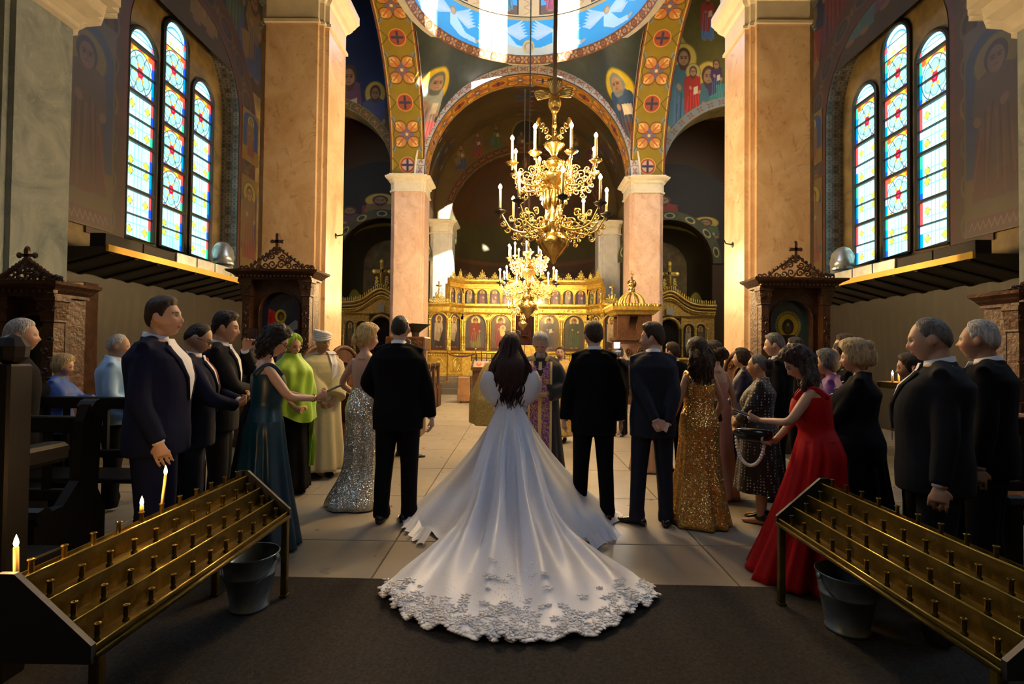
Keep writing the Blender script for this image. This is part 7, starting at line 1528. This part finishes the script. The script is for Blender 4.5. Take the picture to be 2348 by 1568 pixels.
# polka dot
def dots():
    m = mat('black polka dot cloth', (.008, .008, .010), .6, sheen=.1); N, L = nt(m); b = N['Principled BSDF']; tc = N.new('ShaderNodeTexCoord'); v = N.new('ShaderNodeTexVoronoi'); v.inputs['Scale'].default_value = 38; v.inputs['Randomness'].default_value = .25; L.new(tc.outputs['Object'], v.inputs[0])
    c = N.new('ShaderNodeValToRGB'); L.new(v.outputs['Distance'], c.inputs[0]); e = c.color_ramp.elements; e[0].position = .22; e[0].color = (.55, .52, .45, 1); e[1].position = .27; e[1].color = (.008, .008, .010, 1); L.new(c.outputs[0], b.inputs['Base Color']); return m
DOT = dots()
o, r = who('older woman with grey hair tied back in a black polka-dot dress', 1745, 4.65, 58, 1.50, (-4, 0), fem=1, fat=1.2, armL=dict(w=(-.05, .24, 1.02), p=(-1, -.3, -.4), hd=(.6, .3, .2), hn=(0, -1, 0), curl=.8), armR=dict(w=(.06, .24, 1.0), p=(1, -.3, -.4), hd=(-.6, .3, .2), hn=(0, -1, 0), curl=.8)); body(r, o, 't', (.15, .13, .12), .008, .55, True, nose=1.2); haircap(r, o, HSP, HL_R, .010, .004)
build('hair_bun', [r.T((ellip((0, -.115, .02), (.05, .05, .055), 12, 8)[0] @ r.HM.T+r.hc, ellip((0, 0, 0), (1, 1, 1), 12, 8)[1]))], HBK, o, True); jacket(r, o, DOT, .86, .02, (.065, .055, .05), end=.75, name='dotted_top'); gown(r, o, DOT, .33, 1.0, .27, 7, .012, 3, 'dotted_skirt', top_off=.022, prof=lambda t: .5*t+.3*t*t); shoes(r, o, SHOE, .24, heel=.03)
# red dress
RED = mat('scarlet chiffon', (.40, .002, .004), .6, spec=.2)
o, r = who('woman in a long scarlet dress with dark curls, looking at her phone', 1880, 3.45, 62, 1.58, (10, -26), fem=1, lean=7, hunch=.02, fat=1.08, armL=dict(w=(-.06, .36, 1.20), p=(-1, -.3, -.8), hd=(.2, .9, .35), hn=(.8, 0, .6), curl=.6), armR=dict(w=(.0, .30, 1.0), p=(1, -.4, -.6), hd=(-.3, .9, .1), hn=(-.8, 0, .6), curl=.7))
body(r, o, 'm', (.03, .015, .012), .0075, .55, True); haircap(r, o, HBD, HL_F, .036, .012, .010, 7, fade=False); locks(r, o, HBR, 54, .35, 1.22, .018, .019, 12, curl=6, x0=.095, back=-.01)
bodice(r, o, RED, 1.04, 1.36, .014); gown(r, o, RED, .012, 1.10, .34, 11, .035, 14, 'chiffon_skirt', prof=lambda t: .25*t+.8*t**1.5, wob=.01, yo=.13)
phone('white phone showing a red mark held by the woman in scarlet', o, r, (-.03, .47, 1.26), (-.25, .95, .35), (1, .2, .1), 1.15, screen=mat('bright phone screen', (.7, .72, .8), .3, emis=(.75, .8, 1), es=.9))
Mo = Matrix.Rotation(R(62), 3, 'Z'); e = empty('evening_bag', Mo @ Vector(r.xfm(np.array((-.02, .44, 1.06))))+o.location, R(62), 'black bag with a looped pearl strap under the scarlet lady phone', 'bag')
build('pouch', loftr([[(.05*a*cos(t), .13*a*sin(t), z) for t in [2*pi*j/16 for j in range(16)]] for a, z in ((.2, -.05), (.8, -.035), (1, 0), (.95, .03), (.6, .04), (.2, .042))]), mat('black patent', (.01, .01, .012), .15), e, True)
b_ = MB()
for k in range(26): a = pi*k/25; b_.add(ellip((.0, .09*cos(a)+.02, -.03-.19*sin(a)), (.013, .013, .013), 7, 5))
b_.build('pearl_strap', mat('pearl', (.75, .66, .55), .25), e, True)['kind'] = 'stuff'
# purple jacket, short grey hair
o, r = who('person with short grey hair and purple jacket behind the scarlet dress', 1905, 4.6, 55, 1.535, (5, -4), fem=1, fat=1.1); body(r, o, 't', (.2, .18, .16), .010, .5, False); haircap(r, o, HSP, HL_F, .03, .012, .006, 2); jacket(r, o, mat('violet jacket', (.12, .03, .22), .6), .85, .02); gown(r, o, SUITK, .05, 1.0, .26)
o, r = suitman('dark-haired man at the back right, tallest of the pair under the mural', 1946, 5.2, 60, 1.71, (0, 2), hair=HBR, vox=.012); o, r = suitman('young man with dark hair just in front of the back pair', 1940, 4.75, 62, 1.61, (0, 0), hair=HBR, vox=.012, shirt=SUITK)
# blonde older lady
o, r = who('older blonde woman with swept-up hair and jewelled black jacket', 1972, 3.85, 52, 1.595, (0, -4), fem=1, fat=1.25, armL=dict(w=(-.08, .26, .97), p=(-1, -.3, -.4), hd=(.6, .5, 0), hn=(0, -1, 0), curl=.5), armR=dict(w=(.06, .26, .96), p=(1, -.3, -.4), hd=(-.6, .5, 0), hn=(0, -1, 0), curl=.5)); body(r, o, 't', (.3, .25, .15), .008, .55, False); haircap(r, o, HLB, HL_F, .034, .02, .008, 6, fade=False)
build('hair_twist', [r.T((ellip((0, -.09, .09), (.05, .05, .05), 12, 8)[0] @ r.HM.T+r.hc, ellip((0, 0, 0), (1, 1, 1), 12, 8)[1])), r.T((ellip((0, -.11, .0), (.045, .045, .08), 12, 8)[0] @ r.HM.T+r.hc, ellip((0, 0, 0), (1, 1, 1), 12, 8)[1]))], HLB, o, True)
jacket(r, o, SUITK, .80, .02, (.066, .056, .046)); gown(r, o, SUITK, .05, 1.0, .28); J = [r.T(ellip(r.surf(pi/2+sg*(.18+.05*k), 1.42-.055*k, .035), (.012, .006, .012), 6, 4)) for sg in (-1, 1) for k in range(6)]; build('jewelled_trim', J, BRASS, o, True)['kind'] = 'stuff'
# big man right
o, r = suitman('heavy grey-haired man in dark suit, nearest of the right-hand guests', 2150, 2.78, 52, 1.71, (4, -8), suit=SUITG, hair=HSP, kn=HL_R, th=.010, top=.002, tone='m', fat=1.18, hairc=(.2, .2, .2), tie=mat('dull red tie', (.16, .02, .02), .6), vox=.007, feet=False)
o, r = suitman('white-haired man behind the heavy man at the right edge', 2262, 3.15, 40, 1.72, (0, 0), suit=SUITK, hair=HWH, kn=HL_R, th=.010, tone='d', fat=1.08, hairc=(.4, .4, .4), vox=.008, feet=False)
o, r = suitman('guest whose face shows between the blonde lady and the heavy man', 2098, 3.95, 60, 1.52, (0, -8), hair=HBR, kn=HL_F, fem=1, vox=.011, shirt=SUITK)
